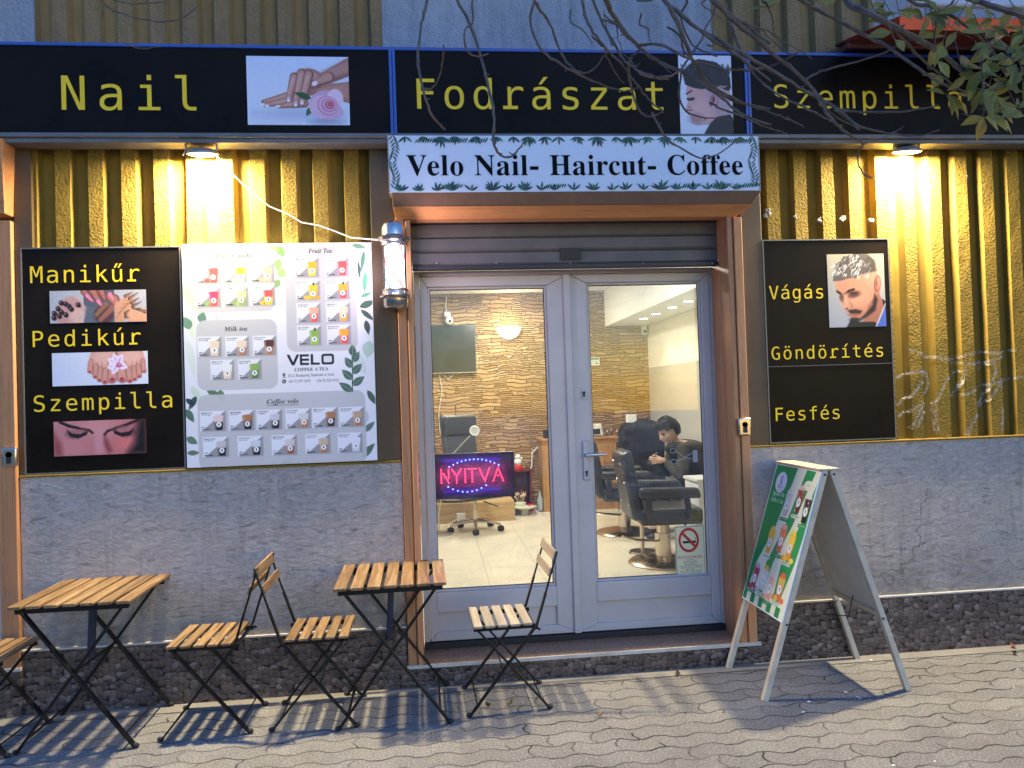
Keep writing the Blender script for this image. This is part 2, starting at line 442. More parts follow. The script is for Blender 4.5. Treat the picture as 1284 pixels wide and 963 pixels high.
'SC':'468|257,-11 213,-7 174,3 137,20 105,43 78,71 56,104 39,142 29,184 26,228 30,273 39,314 56,351 79,384 106,412 139,435 176,452 216,462 259,465 292,463 328,454 367,440 374,437 381,436 388,435 402,439 413,449 419,465 437,465 437,308 420,308 403,347 381,380 356,407 328,427 298,439 265,443 198,419 157,347 144,226 159,114 203,46 278,24 305,26 331,33 358,45 383,61 407,81 428,106 447,89 395,33 332,0',
'SE':'442|14,0 14,17 35,18 51,22 62,30 70,41 74,57 75,78 75,369 74,394 69,413 62,425 51,433 36,437 16,439 16,455 399,455 399,320 383,320 375,357 361,386 340,406 312,420 276,428 232,430 219,430 208,429 200,428 194,426 189,422 186,417 184,410 183,400 183,388 183,246 193,246 221,248 243,256 259,269 272,288 281,313 288,345 304,345 304,118 287,118 284,143 280,164 273,181 264,195 254,206 241,213 225,218 207,221 185,222 183,222 183,67 184,53 187,42 192,35 201,31 213,28 230,28 261,29 289,32 313,39 335,48 354,60 371,75 386,94 399,116 411,143 430,143 402,0',
'SF':'404|15,0 15,17 36,20 52,26 62,34 69,45 73,62 75,84 75,375 73,396 69,412 61,423 50,430 35,435 14,439 14,455 394,455 394,320 377,320 372,345 365,367 355,385 343,400 328,412 310,420 288,426 261,430 230,431 218,431 208,430 200,429 194,428 189,425 186,421 184,416 182,408 182,398 182,247 190,247 217,250 239,257 256,270 269,289 278,314 284,347 302,347 302,118 285,118 279,154 269,181 257,200 239,213 217,221 189,224 182,224 182,81 183,66 185,53 188,43 193,34 200,28 210,24 222,20 238,18 257,17 257,0',
'SH':'523|15,0 15,17 36,20 52,24 62,32 69,43 73,59 75,81 75,379 73,398 69,413 62,424 51,431 36,436 16,439 16,455 242,455 242,439 227,437 214,435 204,432 197,428 191,422 187,415 184,406 183,394 182,379 182,251 342,251 342,379 341,394 340,406 337,415 334,422 328,428 320,432 310,435 298,437 282,439 282,455 507,455 507,439 486,436 471,431 461,424 454,414 451,399 449,379 449,81 451,60 455,44 461,33 471,25 487,20 507,17 507,0 282,0 282,17 303,20 318,24 329,31 336,41 340,58 342,81 342,221 182,221 182,81 183,59 187,43 194,32 205,24 221,20 242,17 242,0',
'SN':'494|403,-11 107,350 107,79 108,57 112,42 119,31 129,24 145,20 167,17 167,0 18,0 18,17 33,18 45,20 54,23 61,27 67,33 71,41 74,51 75,64 76,79 76,388 56,412 43,427 36,433 31,435 25,437 18,439 18,455 156,455 391,169 391,377 390,392 389,404 386,414 382,421 376,427 369,431 359,435 346,437 331,439 331,455 480,455 480,439 459,436 443,432 433,425 427,414 423,398 422,377 422,-11',
'SO':'525|261,-11 228,-9 198,-3 169,7 142,21 117,38 94,58 75,81 58,106 45,134 35,163 29,195 28,228 29,260 35,292 45,321 58,349 75,374 95,397 117,417 143,434 170,448 200,458 232,464 265,466 298,464 328,458 357,448 384,435 409,418 431,399 451,376 467,351 481,323 490,293 496,261 498,228 496,195 490,163 481,134 467,106 450,81 430,58 408,38 383,21 355,7 325,-3 294,-9|265,12 328,36 367,108 379,228 376,293 365,346 348,389 324,419 294,437 260,443 196,419 158,347 145,228 149,163 159,109 177,67 201,37 230,18',
'SS':'390|43,-11 43,158 62,158 75,113 91,77 111,50 136,30 164,19 197,15 220,17 241,24 257,36 269,51 276,69 279,89 273,117 255,140 225,160 163,191 127,210 99,231 77,253 62,276 53,302 50,332 52,358 57,381 67,403 80,421 96,437 115,449 136,459 160,464 185,466 199,466 213,464 229,461 246,458 264,453 282,448 291,446 300,445 310,447 317,454 320,466 339,466 339,319 322,319 315,343 305,365 293,385 280,402 265,417 248,429 231,438 213,443 194,445 173,443 155,437 140,426 128,413 122,398 120,380 121,364 127,349 137,336 151,325 168,314 189,303 253,273 279,260 300,247 317,233 331,219 342,204 350,188 355,171 358,153 359,133 357,106 350,80 339,58 323,38 304,21 281,8 254,-2 225,-8 192,-10 181,-10 170,-9 158,-8 147,-6 136,-3 126,1 115,4 106,7 98,9 85,12 78,12 73,10 69,7 66,3 64,-3 61,-11',
'ST':'423|92,0 92,17 114,19 130,23 142,31 150,42 154,59 156,81 156,433 149,433 116,430 88,420 65,403 47,380 35,352 29,318 11,318 11,455 410,455 410,317 394,317 375,382 333,420 269,433 263,433 263,81 265,58 269,41 276,30 288,23 305,19 328,17 328,0',
'SV':'428|212,-13 44,381 37,396 30,409 22,420 14,429 1,435 -14,439 -14,455 211,455 211,439 192,438 177,436 166,432 159,427 154,419 152,410 153,402 156,391 161,378 259,143 348,377 352,389 354,400 355,409 353,419 349,427 342,432 331,435 317,438 299,439 299,455 442,455 442,439 429,437 418,434 408,427 400,418 391,403 382,383 230,-13',
'Sa':'344|255,-10 226,-5 208,10 200,35 168,11 133,-4 95,-9 74,-6 55,0 40,11 29,26 22,43 20,63 25,91 39,115 63,136 98,155 143,173 199,190 199,241 197,258 193,272 187,282 177,290 164,294 148,296 123,293 109,286 104,274 105,270 108,264 113,257 119,248 122,239 123,231 121,220 117,210 110,202 100,196 90,192 77,191 64,192 54,196 45,203 38,212 34,223 33,236 35,252 40,266 49,278 62,290 77,300 95,308 115,314 137,317 162,318 205,315 239,307 263,292 280,271 290,244 293,210 293,62 293,52 294,45 295,40 297,37 300,35 304,34 309,35 314,38 320,42 329,28 306,7 281,-6|151,34 158,34 165,37 174,41 183,47 191,54 199,63 199,169 154,151 127,123 118,84 122,56 133,39',
'Sc':'293|156,-10 131,-8 108,-1 87,11 67,26 51,45 38,68 28,93 21,120 19,150 22,181 29,210 40,237 55,260 74,280 96,297 120,309 146,317 175,319 204,317 230,310 250,298 265,283 274,265 277,245 276,233 272,223 266,215 258,209 248,205 236,204 214,209 201,225 196,251 197,261 197,271 194,286 185,294 169,297 138,285 118,248 112,187 115,142 123,105 137,76 156,55 178,42 204,38 227,42 250,53 271,72 285,60 248,21 205,-2',
'Se':'301|154,-10 129,-8 106,-1 85,10 66,26 50,45 37,69 27,95 21,125 19,157 21,187 28,215 38,240 51,263 68,282 87,298 109,309 132,316 157,318 193,314 224,301 249,280 268,251 279,216 283,173 283,166 117,166 127,97 154,56 199,42 225,47 248,62 270,86 285,73 248,27 205,-1|116,192 201,192 201,215 201,241 198,261 193,277 186,288 175,295 161,297 136,286 121,255 116,203',
'Sf':'214|15,0 15,16 25,17 34,19 40,22 44,25 47,30 50,35 51,42 52,55 52,73 52,277 16,277 16,310 52,310 52,353 56,386 67,413 85,436 109,452 139,461 174,465 200,463 222,456 240,446 253,432 261,417 263,400 262,386 258,375 252,367 244,360 235,357 224,355 213,356 203,360 195,365 189,372 186,381 185,391 186,400 188,410 193,420 196,426 197,433 196,438 190,442 180,443 168,442 159,437 153,430 150,419 148,406 148,390 148,310 203,310 203,277 148,277 148,65 149,47 152,34 158,26 167,20 181,17 199,16 199,0',
'Si':'198|101,362 87,364 75,368 65,376 57,387 52,399 50,412 52,426 57,438 65,449 75,457 87,462 101,463 114,462 126,457 137,449 145,438 150,426 151,412 149,399 145,387 136,376 126,368 114,364|18,0 18,16 30,18 39,21 45,26 49,32 52,43 52,56 52,252 52,267 50,278 47,285 41,289 32,292 20,293 21,310 148,310 148,56 149,43 151,33 154,26 160,21 168,18 180,16 180,0',
'Sl':'199|18,0 18,16 30,18 39,21 45,26 49,32 52,43 52,56 52,398 52,411 50,421 47,429 42,434 33,438 20,439 20,455 148,455 148,56 149,43 151,33 154,26 160,21 168,18 180,16 180,0',
'So':'336|169,-10 140,-8 114,-1 90,11 69,27 52,47 38,70 27,96 21,124 19,154 21,184 27,213 38,239 52,262 69,281 90,297 114,309 140,316 168,318 196,316 222,309 245,298 266,282 283,263 298,240 308,214 315,185 317,154 315,123 308,94 298,69 284,46 266,26 245,11 222,-1 197,-8|169,11 186,14 199,24 209,39 212,50 215,64 217,81 219,102 219,126 220,154 218,206 214,245 208,271 198,286 185,296 169,299 151,296 138,286 128,271 122,245 118,206 117,154 117,127 118,103 120,82 122,64 125,50 128,39 138,24 152,14',
'Sp':'371|17,-139 17,-124 27,-123 34,-120 40,-117 45,-113 48,-107 50,-101 51,-92 52,-80 52,-64 52,243 52,261 50,275 46,283 41,288 32,292 19,295 19,310 143,310 143,263 166,294 195,313 230,319 253,317 274,310 293,298 309,283 323,264 335,241 343,216 348,189 350,160 348,128 343,99 334,72 323,48 308,28 291,12 272,0 250,-8 227,-10 196,-5 170,9 148,32 148,-58 148,-74 150,-88 152,-99 155,-107 160,-113 167,-118 175,-120 185,-122 197,-123 197,-139|195,28 214,32 229,42 239,59 247,84 251,116 253,154 251,192 247,223 241,248 232,265 218,275 199,278 179,273 162,259 148,235 148,69 160,46 176,33',
'Sr':'287|18,0 18,16 30,18 39,21 45,26 49,32 52,43 52,56 52,252 52,267 50,278 46,285 41,289 32,292 20,293 21,310 146,310 146,252 158,272 172,288 187,301 203,311 218,316 233,318 250,317 264,312 275,304 283,293 288,281 289,266 288,254 284,243 278,234 270,228 260,224 248,222 237,223 229,226 222,231 217,237 212,243 207,250 202,255 196,259 189,260 179,258 171,252 162,241 155,228 151,211 149,192 149,56 150,42 153,32 159,25 167,21 180,18 197,16 197,0',
'St':'228|124,-9 99,-7 80,-1 66,10 56,26 50,46 48,71 48,279 20,279 20,300 46,324 68,347 88,369 105,389 118,407 129,424 144,424 144,310 208,310 208,279 144,279 144,82 145,69 147,59 149,51 154,45 160,41 168,40 183,44 195,56 206,75 222,66 198,24 165,-1',
'Su':'375|131,-10 103,-7 81,2 65,17 54,38 48,65 46,97 46,248 45,262 43,274 39,282 33,289 24,293 11,294 11,310 142,310 142,74 143,63 146,54 151,46 158,40 166,37 177,36 196,39 213,49 228,66 228,248 228,263 225,275 221,283 214,289 204,293 189,294 189,310 324,310 324,70 325,56 327,46 331,39 338,34 347,31 360,30 360,13 321,10 277,3 228,-10 228,40 216,26 202,13 186,3 169,-4 150,-9',
'IC':'440|202,-11 149,-6 104,10 69,36 42,71 26,114 20,165 24,214 37,262 56,309 83,352 116,389 154,420 218,452 287,463 333,459 385,448 397,446 407,444 421,449 431,463 449,463 420,308 401,310 395,366 377,406 348,431 309,439 264,430 222,401 184,353 152,287 130,212 122,142 129,91 151,53 185,28 229,20 304,41 368,105 387,91 305,14',
'IF':'410|-34,0 -34,15 -15,17 0,20 12,28 22,41 31,59 39,85 115,369 119,387 120,404 117,417 109,426 94,432 73,435 73,451 426,451 400,323 381,323 381,332 374,376 353,406 316,423 262,428 244,427 234,422 227,412 221,396 181,248 191,247 201,247 241,252 272,265 296,287 313,320 330,320 283,135 269,135 269,147 269,158 267,183 261,201 249,214 231,221 207,225 175,226 136,82 131,62 130,47 132,34 140,24 155,18 177,15 177,0',
'IM':'587|188,-11 144,363 69,82 64,62 62,47 65,33 74,24 88,18 109,15 109,0 -35,0 -35,15 -16,17 -1,20 11,28 21,41 29,59 38,85 113,369 118,387 119,403 116,417 108,426 93,432 72,435 72,451 224,451 263,132 469,451 622,451 622,435 603,433 587,429 575,421 566,409 558,391 549,365 473,82 469,64 468,47 480,24 516,15 516,0 305,0 305,15 325,17 340,21 352,29 361,40 368,57 373,70 377,85 453,374 207,-11',
'IT':'403|44,0 44,17 68,20 86,27 98,40 107,60 205,427 194,427 156,421 120,402 88,371 64,330 47,330 72,451 437,451 418,322 399,322 374,400 311,426 306,426 208,63 205,54 205,46 208,33 216,25 230,20 253,17 253,0',
'IY':'349|23,0 23,17 48,20 66,27 78,40 87,60 123,197 125,204 125,211 124,218 122,226 67,390 59,412 50,424 40,430 24,433 24,451 206,451 206,435 184,433 171,429 164,422 161,409 162,403 163,394 210,240 291,352 310,382 316,405 306,427 277,435 269,435 269,451 415,451 415,435 399,432 383,423 368,409 352,389 221,210 185,71 182,59 181,48 184,32 192,24 208,19 232,17 232,0',
'Ia':'336|53,-9 24,-3 1,14 -14,40 -19,73 -15,109 -5,147 11,184 32,220 57,251 84,276 126,301 165,310 198,299 214,265 225,303 297,303 241,108 232,74 229,63 228,56 231,44 238,40 259,52 285,87 300,78 248,13 197,-9 166,2 155,34 157,52 162,75 137,38 111,12 84,-4|93,41 108,45 124,56 139,73 152,95 165,120 176,147 186,175 192,202 197,227 198,248 192,272 172,281 157,276 141,264 125,244 109,219 95,190 83,159 75,136 70,115 66,97 65,81 72,51',
'Ie':'269|87,-9 47,-2 16,19 -4,53 -11,98 -7,135 6,172 25,207 49,240 78,268 109,290 143,305 176,310 207,305 230,293 244,273 249,248 238,209 207,174 153,144 79,124 76,106 75,88 78,66 87,50 102,39 122,36 159,51 195,95 214,83 158,14|84,146 114,156 140,171 163,190 179,212 190,236 193,260 192,272 187,280 180,286 171,287 149,278 126,252 103,207',
'If':'193|-66,-139 -90,-135 -108,-124 -121,-106 -125,-85 -123,-70 -116,-58 -105,-50 -91,-48 -78,-50 -69,-56 -62,-66 -60,-79 -61,-89 -65,-97 -71,-107 -68,-114 -59,-117 -46,-113 -34,-102 -24,-86 -15,-65 -5,-35 4,3 15,49 26,104 60,275 13,275 19,303 66,303 92,376 126,428 166,460 212,470 241,467 264,456 277,439 282,418 273,391 247,381 235,384 224,391 217,401 214,413 216,422 220,430 224,437 225,442 222,447 214,449 195,441 178,415 161,369 144,303 201,303 197,275 140,275 105,113 86,35 65,-29 40,-77 11,-112 -24,-132',
'Ig':'298|77,-139 23,-134 -18,-119 -43,-95 -51,-66 -46,-44 -31,-25 -4,-9 33,5 6,28 -3,51 1,68 12,83 30,98 57,114 36,130 20,147 12,166 9,189 14,220 28,248 50,273 79,293 113,305 149,310 200,301 244,277 302,277 299,248 261,248 263,237 264,225 259,192 244,164 221,139 191,120 157,108 118,104 101,105 83,106 70,95 66,84 73,72 93,63 112,58 135,50 159,42 182,32 201,21 216,9 229,-12 233,-36 228,-65 213,-90 189,-110 158,-126 120,-136|116,125 133,129 149,142 164,162 175,188 182,216 185,246 177,277 156,287 138,283 122,269 107,247 96,222 88,193 86,164 94,135|85,-117 117,-113 141,-102 157,-85 162,-66 156,-47 138,-32 107,-19 60,-4 21,-31 7,-62 13,-83 30,-101 54,-113',
'Ih':'357|210,-9 176,3 165,41 167,59 173,84 182,115 194,153 217,222 221,237 223,246 220,257 210,261 172,242 131,185 92,100 63,0 -19,0 82,374 86,388 88,399 90,411 88,422 83,428 73,431 58,433 48,433 48,451 77,453 110,457 146,463 187,470 115,197 151,247 184,282 217,303 253,310 290,297 303,259 298,223 282,170 250,75 247,65 246,57 248,47 257,43 276,57 306,98 320,89 265,15',
'Ii':'194|132,371 114,375 100,384 90,398 87,416 90,433 100,447 114,457 132,460 149,457 163,447 173,433 176,416 173,398 163,384 149,375|49,-8 29,-5 13,5 4,21 1,41 2,51 4,64 10,87 44,211 51,237 52,246 53,254 46,268 26,273 19,273 19,289 55,294 89,299 120,304 150,310 89,85 85,68 84,55 87,46 95,42 115,54 142,90 155,81 103,14',
'Ik':'323|204,-9 175,-2 154,19 136,65 120,144 96,126 63,0 -19,0 82,374 86,388 88,399 90,411 88,422 83,428 73,431 58,433 48,433 48,451 77,453 110,457 146,463 187,470 106,165 135,187 158,206 177,221 191,234 207,253 213,267 211,276 206,281 196,284 181,286 181,304 318,304 318,286 300,282 292,280 284,276 272,268 253,254 224,231 189,201 195,162 201,128 207,100 212,79 225,51 240,42 259,52 277,83 292,76 250,12',
'Il':'173|40,-9 19,-6 3,3 -7,19 -10,40 -9,50 -8,61 -2,85 77,371 84,399 87,414 80,428 58,433 52,433 52,450 122,460 183,470 79,86 75,69 73,54 75,44 83,41 104,53 131,89 144,79 118,39 93,12 68,-4',
'Io':'316|96,-9 54,-2 20,20 -3,54 -10,98 -6,135 6,172 24,208 48,241 76,269 107,291 141,305 175,310 221,302 256,281 278,247 285,203 281,167 270,130 252,94 228,61 200,33 168,10 133,-5|103,13 119,18 134,30 148,50 162,74 174,102 184,132 193,162 200,191 204,218 206,240 197,276 172,288 157,284 141,272 127,253 113,229 101,202 90,172 82,141 75,111 71,83 69,58 78,25',
'Ir':'261|-14,0 42,211 47,227 50,240 52,254 45,268 24,273 18,273 17,289 80,298 151,310 114,189 130,218 144,243 158,264 171,280 184,293 197,302 210,308 222,310 250,298 259,265 257,245 249,230 236,221 220,218 202,223 186,238 180,241 157,225 127,175 110,139 95,97 80,51 66,0',
'Is':'253|91,-9 63,-6 28,5 22,7 15,7 3,4 -7,-7 -24,-4 -7,109 13,105 33,37 81,14 110,24 120,52 118,64 114,77 106,91 95,106 69,138 51,163 39,185 31,207 28,228 35,260 53,286 82,303 116,309 145,306 179,298 186,296 192,295 204,298 212,307 230,307 215,205 197,207 174,268 134,288 119,286 107,278 99,268 97,255 104,231 124,202 146,176 156,162 165,149 175,132 183,116 188,99 190,82 187,58 177,36 162,17 142,3 118,-6',
'It':'185|30,-9 -4,3 -15,39 -14,52 -11,70 45,273 13,273 13,297 79,334 134,398 162,398 134,300 187,300 179,273 126,273 77,103 70,77 68,66 67,56 70,45 77,41 98,54 128,95 144,85 116,44 88,14 60,-3',
'Iu':'357|46,-9 8,3 -5,41 -3,55 0,75 6,100 15,130 38,211 44,237 46,254 39,268 19,273 13,273 12,289 41,293 73,298 108,303 146,310 81,79 77,65 76,53 79,43 89,40 125,58 167,113 206,197 236,301 316,301 267,121 251,57 254,48 257,45 261,44 270,47 280,56 292,70 306,91 321,81 293,42 268,13 242,-4 215,-9 196,-6 182,4 172,19 169,40 172,60 181,103 147,53 114,18 81,-3',
'Iv':'284|48,-9 48,26 47,98 45,155 42,199 38,229 25,264 5,274 -1,273 -2,291 97,310 106,295 115,251 121,189 123,118 123,89 143,111 160,132 174,151 185,169 199,196 204,213 200,226 189,240 178,256 175,271 177,286 186,299 198,307 214,310 230,307 243,298 251,283 254,265 244,222 215,167 166,102 97,27 62,-9',
'A!':'196|67,160 63,509 132,509 128,160|98,-4 81,-1 66,9 56,24 52,41 56,58 66,73 81,83 98,86 116,83 130,73 140,58 143,41 140,24 130,9 116,-1',
'A&':'448|197,-7 150,-2 110,12 78,34 54,62 39,96 34,133 37,163 47,189 63,213 85,235 111,256 140,279 216,335 226,343 237,352 246,363 255,375 260,389 262,405 258,427 245,445 226,457 201,461 184,459 168,453 155,444 145,431 139,416 137,399 139,380 145,363 155,346 169,327 185,307 204,284 438,0 364,0 171,231 121,293 102,319 87,344 78,370 75,398 79,430 91,458 109,481 134,499 165,510 200,513 235,510 266,499 290,482 308,459 320,433 324,404 322,382 315,362 305,342 291,325 275,308 256,293 154,217 128,195 110,174 100,154 97,131 100,108 109,87 124,70 143,57 166,49 193,46 223,50 251,59 278,75 301,95 321,121 336,151 346,186 349,224 408,224 405,180 397,144 385,115 371,92 357,75 345,62 333,47 305,23 271,7 234,-3',
'A+':'453|198,34 198,364 255,364 255,34|61,172 61,226 391,226 391,172',
'A,':'188|38,-119 68,71 137,71 84,-119',
'A-':'453|337,244 337,188 114,188 114,244',
'A.':'188|95,-4 78,-1 63,9 53,24 50,41 53,59 63,73 78,83 95,87 113,83 128,73 138,59 141,41 138,24 128,9 113,-1',
'A/':'249|235,533 71,-76 14,-76 178,533',
'A0':'453|227,-7 174,1 130,24 95,62 69,113 53,178 48,254 53,330 69,395 95,447 130,484 174,508 227,516 279,508 323,484 358,447 384,395 400,330 405,254 400,178 384,113 359,62 323,24 279,1|227,50 261,56 290,74 313,103 330,144 340,194 344,254 340,314 330,365 313,405 290,435 261,453 227,460 192,453 163,435 140,405 123,365 113,314 109,254 113,194 123,144 140,103 163,74 192,56',
'A1':'453|76,0 76,55 391,55 391,0|276,509 276,0 212,0 212,448 209,448 86,358 86,427 198,509',
'A2':'453|64,0 64,47 234,229 261,257 282,282 299,305 311,327 318,348 320,371 317,397 308,419 293,436 273,449 250,457 224,460 196,457 172,447 153,433 139,413 130,390 127,362 66,362 71,405 86,442 111,473 143,496 182,511 225,516 268,511 306,497 337,474 361,445 376,411 381,372 378,345 371,318 357,290 336,259 306,223 267,180 153,60 153,57 389,57 389,0',
'A3':'453|218,-7 173,-3 133,10 98,30 70,57 52,91 44,132 109,132 115,107 126,87 144,71 165,59 191,52 219,50 248,53 275,61 297,74 315,93 325,116 329,145 326,172 316,196 299,217 275,234 242,244 201,248 157,248 157,299 288,448 288,452 70,452 70,509 372,509 372,461 211,278 211,289 264,288 308,276 344,253 371,222 387,186 393,145 387,103 370,66 344,36 309,12 266,-2',
'A4':'453|40,105 40,158 247,509 311,509 109,166 109,163 413,163 413,105|282,0 282,121 282,146 282,318 343,318 343,0',
'A5':'453|221,-7 178,-2 140,11 108,32 83,60 66,93 60,130 122,130 127,108 138,89 154,73 173,60 196,52 221,50 250,53 276,64 298,82 314,104 324,131 328,162 324,193 314,221 297,244 275,262 248,273 218,277 192,275 167,268 145,258 128,246 67,253 96,509 366,509 366,452 151,452 134,301 136,301 155,315 178,325 203,331 229,334 263,330 294,321 321,306 345,285 364,260 379,231 388,199 391,163 385,117 369,76 343,41 309,15 268,-1',
'A6':'453|226,-7 182,-1 142,15 109,40 84,74 69,115 64,162 68,199 80,239 102,285 137,340 252,509 322,509 151,261 145,261 154,275 165,288 179,299 196,307 214,312 235,314 278,309 316,295 346,271 370,240 384,201 389,157 384,112 368,73 343,39 310,14 271,-2|226,48 254,52 279,63 299,79 314,101 324,128 327,157 324,187 314,213 299,235 279,251 254,262 226,265 198,262 174,252 153,235 138,214 128,188 125,158 128,128 138,102 153,79 174,63 198,52',
'A7':'453|97,0 323,448 323,452 62,452 62,509 391,509 391,449 165,0',
'A8':'453|226,-7 178,-2 136,11 101,33 74,62 57,96 52,135 55,166 65,195 81,220 101,241 125,256 153,265 153,267 119,282 93,308 76,342 70,380 75,417 90,450 114,477 146,498 184,511 226,516 269,511 306,498 337,477 361,450 377,417 382,380 376,342 359,308 333,282 300,267 300,265 327,256 351,241 372,220 387,195 397,166 401,135 395,96 378,62 352,33 317,11 275,-2|226,49 258,52 285,60 307,74 323,91 333,113 337,139 333,165 322,189 305,208 283,223 256,232 226,235 196,232 169,223 147,208 130,189 119,165 115,139 119,113 129,91 145,74 167,60 195,52|226,290 252,292 274,300 293,313 307,330 316,351 319,376 316,399 308,420 294,437 275,449 252,457 226,460 200,457 177,449 159,437 145,420 136,399 133,376 136,351 145,330 159,313 178,300 201,292',
'A9':'453|226,516 271,510 310,494 343,468 368,434 384,393 389,347 385,309 373,270 350,224 315,168 200,0 130,0 301,248 307,248 299,234 287,221 273,210 257,202 238,196 218,195 175,199 137,214 106,237 83,269 68,307 64,352 69,397 85,436 110,469 143,494 182,510|226,460 199,457 174,446 154,429 138,407 129,381 125,352 129,322 138,295 154,274 174,257 199,247 226,243 254,247 279,257 299,273 314,295 324,321 327,350 324,381 314,407 299,429 279,446 254,457',
'AA':'480|16,0 201,509 276,509 463,0 395,0 287,302 276,334 264,372 250,420 232,478 245,478 228,419 213,371 201,333 191,302 85,0|110,142 110,199 370,199 370,142',
'AB':'456|60,0 60,509 241,509 289,504 329,491 359,469 381,442 394,410 398,374 395,344 387,320 373,301 356,286 336,275 315,267 315,262 339,257 363,245 385,227 402,203 414,173 418,136 413,100 400,67 377,39 344,18 301,4 247,0|125,57 245,57 296,63 330,80 349,105 355,137 352,161 342,184 327,203 306,218 279,228 248,231 125,231|125,285 238,285 265,288 288,296 308,309 323,326 333,348 336,372 330,403 313,429 283,446 240,452 125,452',
'AC':'510|267,-7 205,1 150,25 104,63 70,115 48,179 40,254 48,329 70,393 104,445 150,484 205,508 267,516 305,513 340,504 373,490 402,471 427,447 448,418 463,385 473,348 408,348 401,373 389,395 375,413 357,428 337,440 315,449 292,454 267,456 223,450 184,432 150,403 125,364 109,314 103,254 109,194 125,145 151,105 184,76 223,59 267,53 292,55 315,60 337,69 357,81 375,96 389,114 401,136 408,160 473,160 463,124 448,91 428,62 402,38 373,19 341,5 305,-4',
'AD':'502|219,0 96,0 96,57 215,57 272,63 318,81 354,110 379,149 394,198 399,255 394,312 379,361 354,399 320,428 275,446 221,452 93,452 93,509 225,509 294,501 353,478 399,441 433,391 455,329 462,255 455,181 433,119 398,68 351,31 291,8|125,509 125,0 60,0 60,509',
'AE':'419|60,0 60,509 372,509 372,452 125,452 125,286 355,286 355,229 125,229 125,57 375,57 375,0',
'AF':'410|60,0 60,509 369,509 369,452 125,452 125,278 346,278 346,221 125,221 125,0',
'AH':'517|60,0 60,509 125,509 125,289 392,289 392,509 457,509 457,0 392,0 392,232 125,232 125,0',
'AI':'300|31,0 31,57 118,57 118,452 31,452 31,509 269,509 269,452 183,452 183,57 269,57 269,0',
'AL':'393|60,0 60,509 125,509 125,57 361,57 361,0',
'AN':'523|60,0 60,509 136,509 343,183 352,169 363,151 375,130 388,107 401,82 414,55 405,54 402,81 401,108 400,134 399,157 399,195 399,509 463,509 463,0 387,0 202,290 177,331 164,354 148,381 108,452 119,454 122,384 124,328 125,291 125,0',
'AO':'533|267,-7 205,1 150,25 105,63 70,115 48,179 40,254 48,329 70,393 105,445 150,484 205,508 267,516 329,508 384,484 429,445 464,393 486,329 493,254 486,179 464,115 429,63 384,25 329,1|267,53 310,59 349,76 383,105 408,144 425,194 430,254 425,314 408,365 383,404 349,433 310,450 267,456 223,450 184,433 151,404 125,364 109,314 103,254 109,194 125,144 151,105 184,76 223,59',
'AP':'445|60,0 60,509 235,509 289,503 332,487 366,462 390,430 404,391 409,348 404,304 390,265 366,233 332,207 289,191 235,186 109,186 109,242 233,242 269,246 297,256 318,272 333,294 342,319 344,348 342,376 333,402 318,423 297,439 268,449 232,452 125,452 125,0',
'AS':'447|224,-9 172,-4 128,9 91,31 64,60 46,96 38,137 104,137 110,110 123,88 142,71 166,59 194,52 224,49 257,52 286,60 311,74 329,92 341,114 346,139 342,161 332,179 316,193 296,205 272,214 245,222 184,239 128,260 86,289 60,326 52,372 58,413 75,448 102,476 138,498 180,511 227,516 275,511 316,498 351,476 377,449 394,415 401,378 337,378 326,412 302,437 267,453 225,459 194,456 167,448 145,435 129,418 118,398 115,376 119,352 131,334 148,319 169,308 191,300 212,293 264,279 287,272 312,264 336,252 359,238 379,220 395,198 405,171 408,139 403,99 386,64 360,34 323,11 278,-4',
'AT':'449|32,452 32,509 417,509 417,452 257,452 257,0 193,0 193,452',
'AV':'480|204,0 16,509 84,509 192,206 203,176 215,137 230,89 248,31 235,31 252,90 267,138 279,176 290,206 395,509 463,509 278,0',
'AY':'472|203,0 203,208 16,509 91,509 192,344 208,318 222,292 236,264 250,230 224,230 237,265 251,293 265,318 280,344 381,509 455,509 268,208 268,0',
'AZ':'438|42,0 42,46 273,385 289,408 306,431 323,453 341,476 348,454 317,453 285,452 254,452 223,452 40,452 40,509 397,509 397,462 169,129 152,105 134,81 97,33 90,54 121,56 152,57 183,57 214,57 399,57 399,0',
'Aa':'389|160,-9 126,-5 94,5 68,22 48,45 35,73 30,108 34,138 43,161 58,179 78,193 100,203 125,211 152,216 178,220 234,227 252,230 265,235 273,243 276,255 276,257 273,279 267,297 256,311 240,322 220,329 196,331 171,329 149,322 132,313 118,301 107,288 100,274 41,291 57,322 79,346 104,364 133,375 163,382 194,384 215,383 239,379 263,372 286,360 306,343 322,320 333,290 337,251 337,0 277,0 277,52 272,52 264,38 252,25 236,12 215,1 190,-6|170,45 202,49 228,59 248,74 263,93 272,115 276,138 276,190 270,186 259,182 246,179 231,176 200,171 175,168 154,164 134,159 117,150 103,139 95,124 92,105 94,87 102,72 114,61 130,52 149,47',
'Ad':'424|195,-8 151,-2 111,16 79,45 55,84 39,133 34,189 39,245 55,293 79,332 112,361 151,378 196,384 228,381 253,373 272,360 287,346 298,331 306,319 311,319 311,509 372,509 372,0 313,0 313,59 307,59 298,46 287,31 272,17 252,4 227,-5|205,47 236,51 263,65 284,86 299,115 309,150 312,189 309,229 300,263 284,291 263,312 237,325 205,330 172,325 145,311 124,290 108,261 99,227 96,189 99,151 109,117 124,88 145,66 172,51',
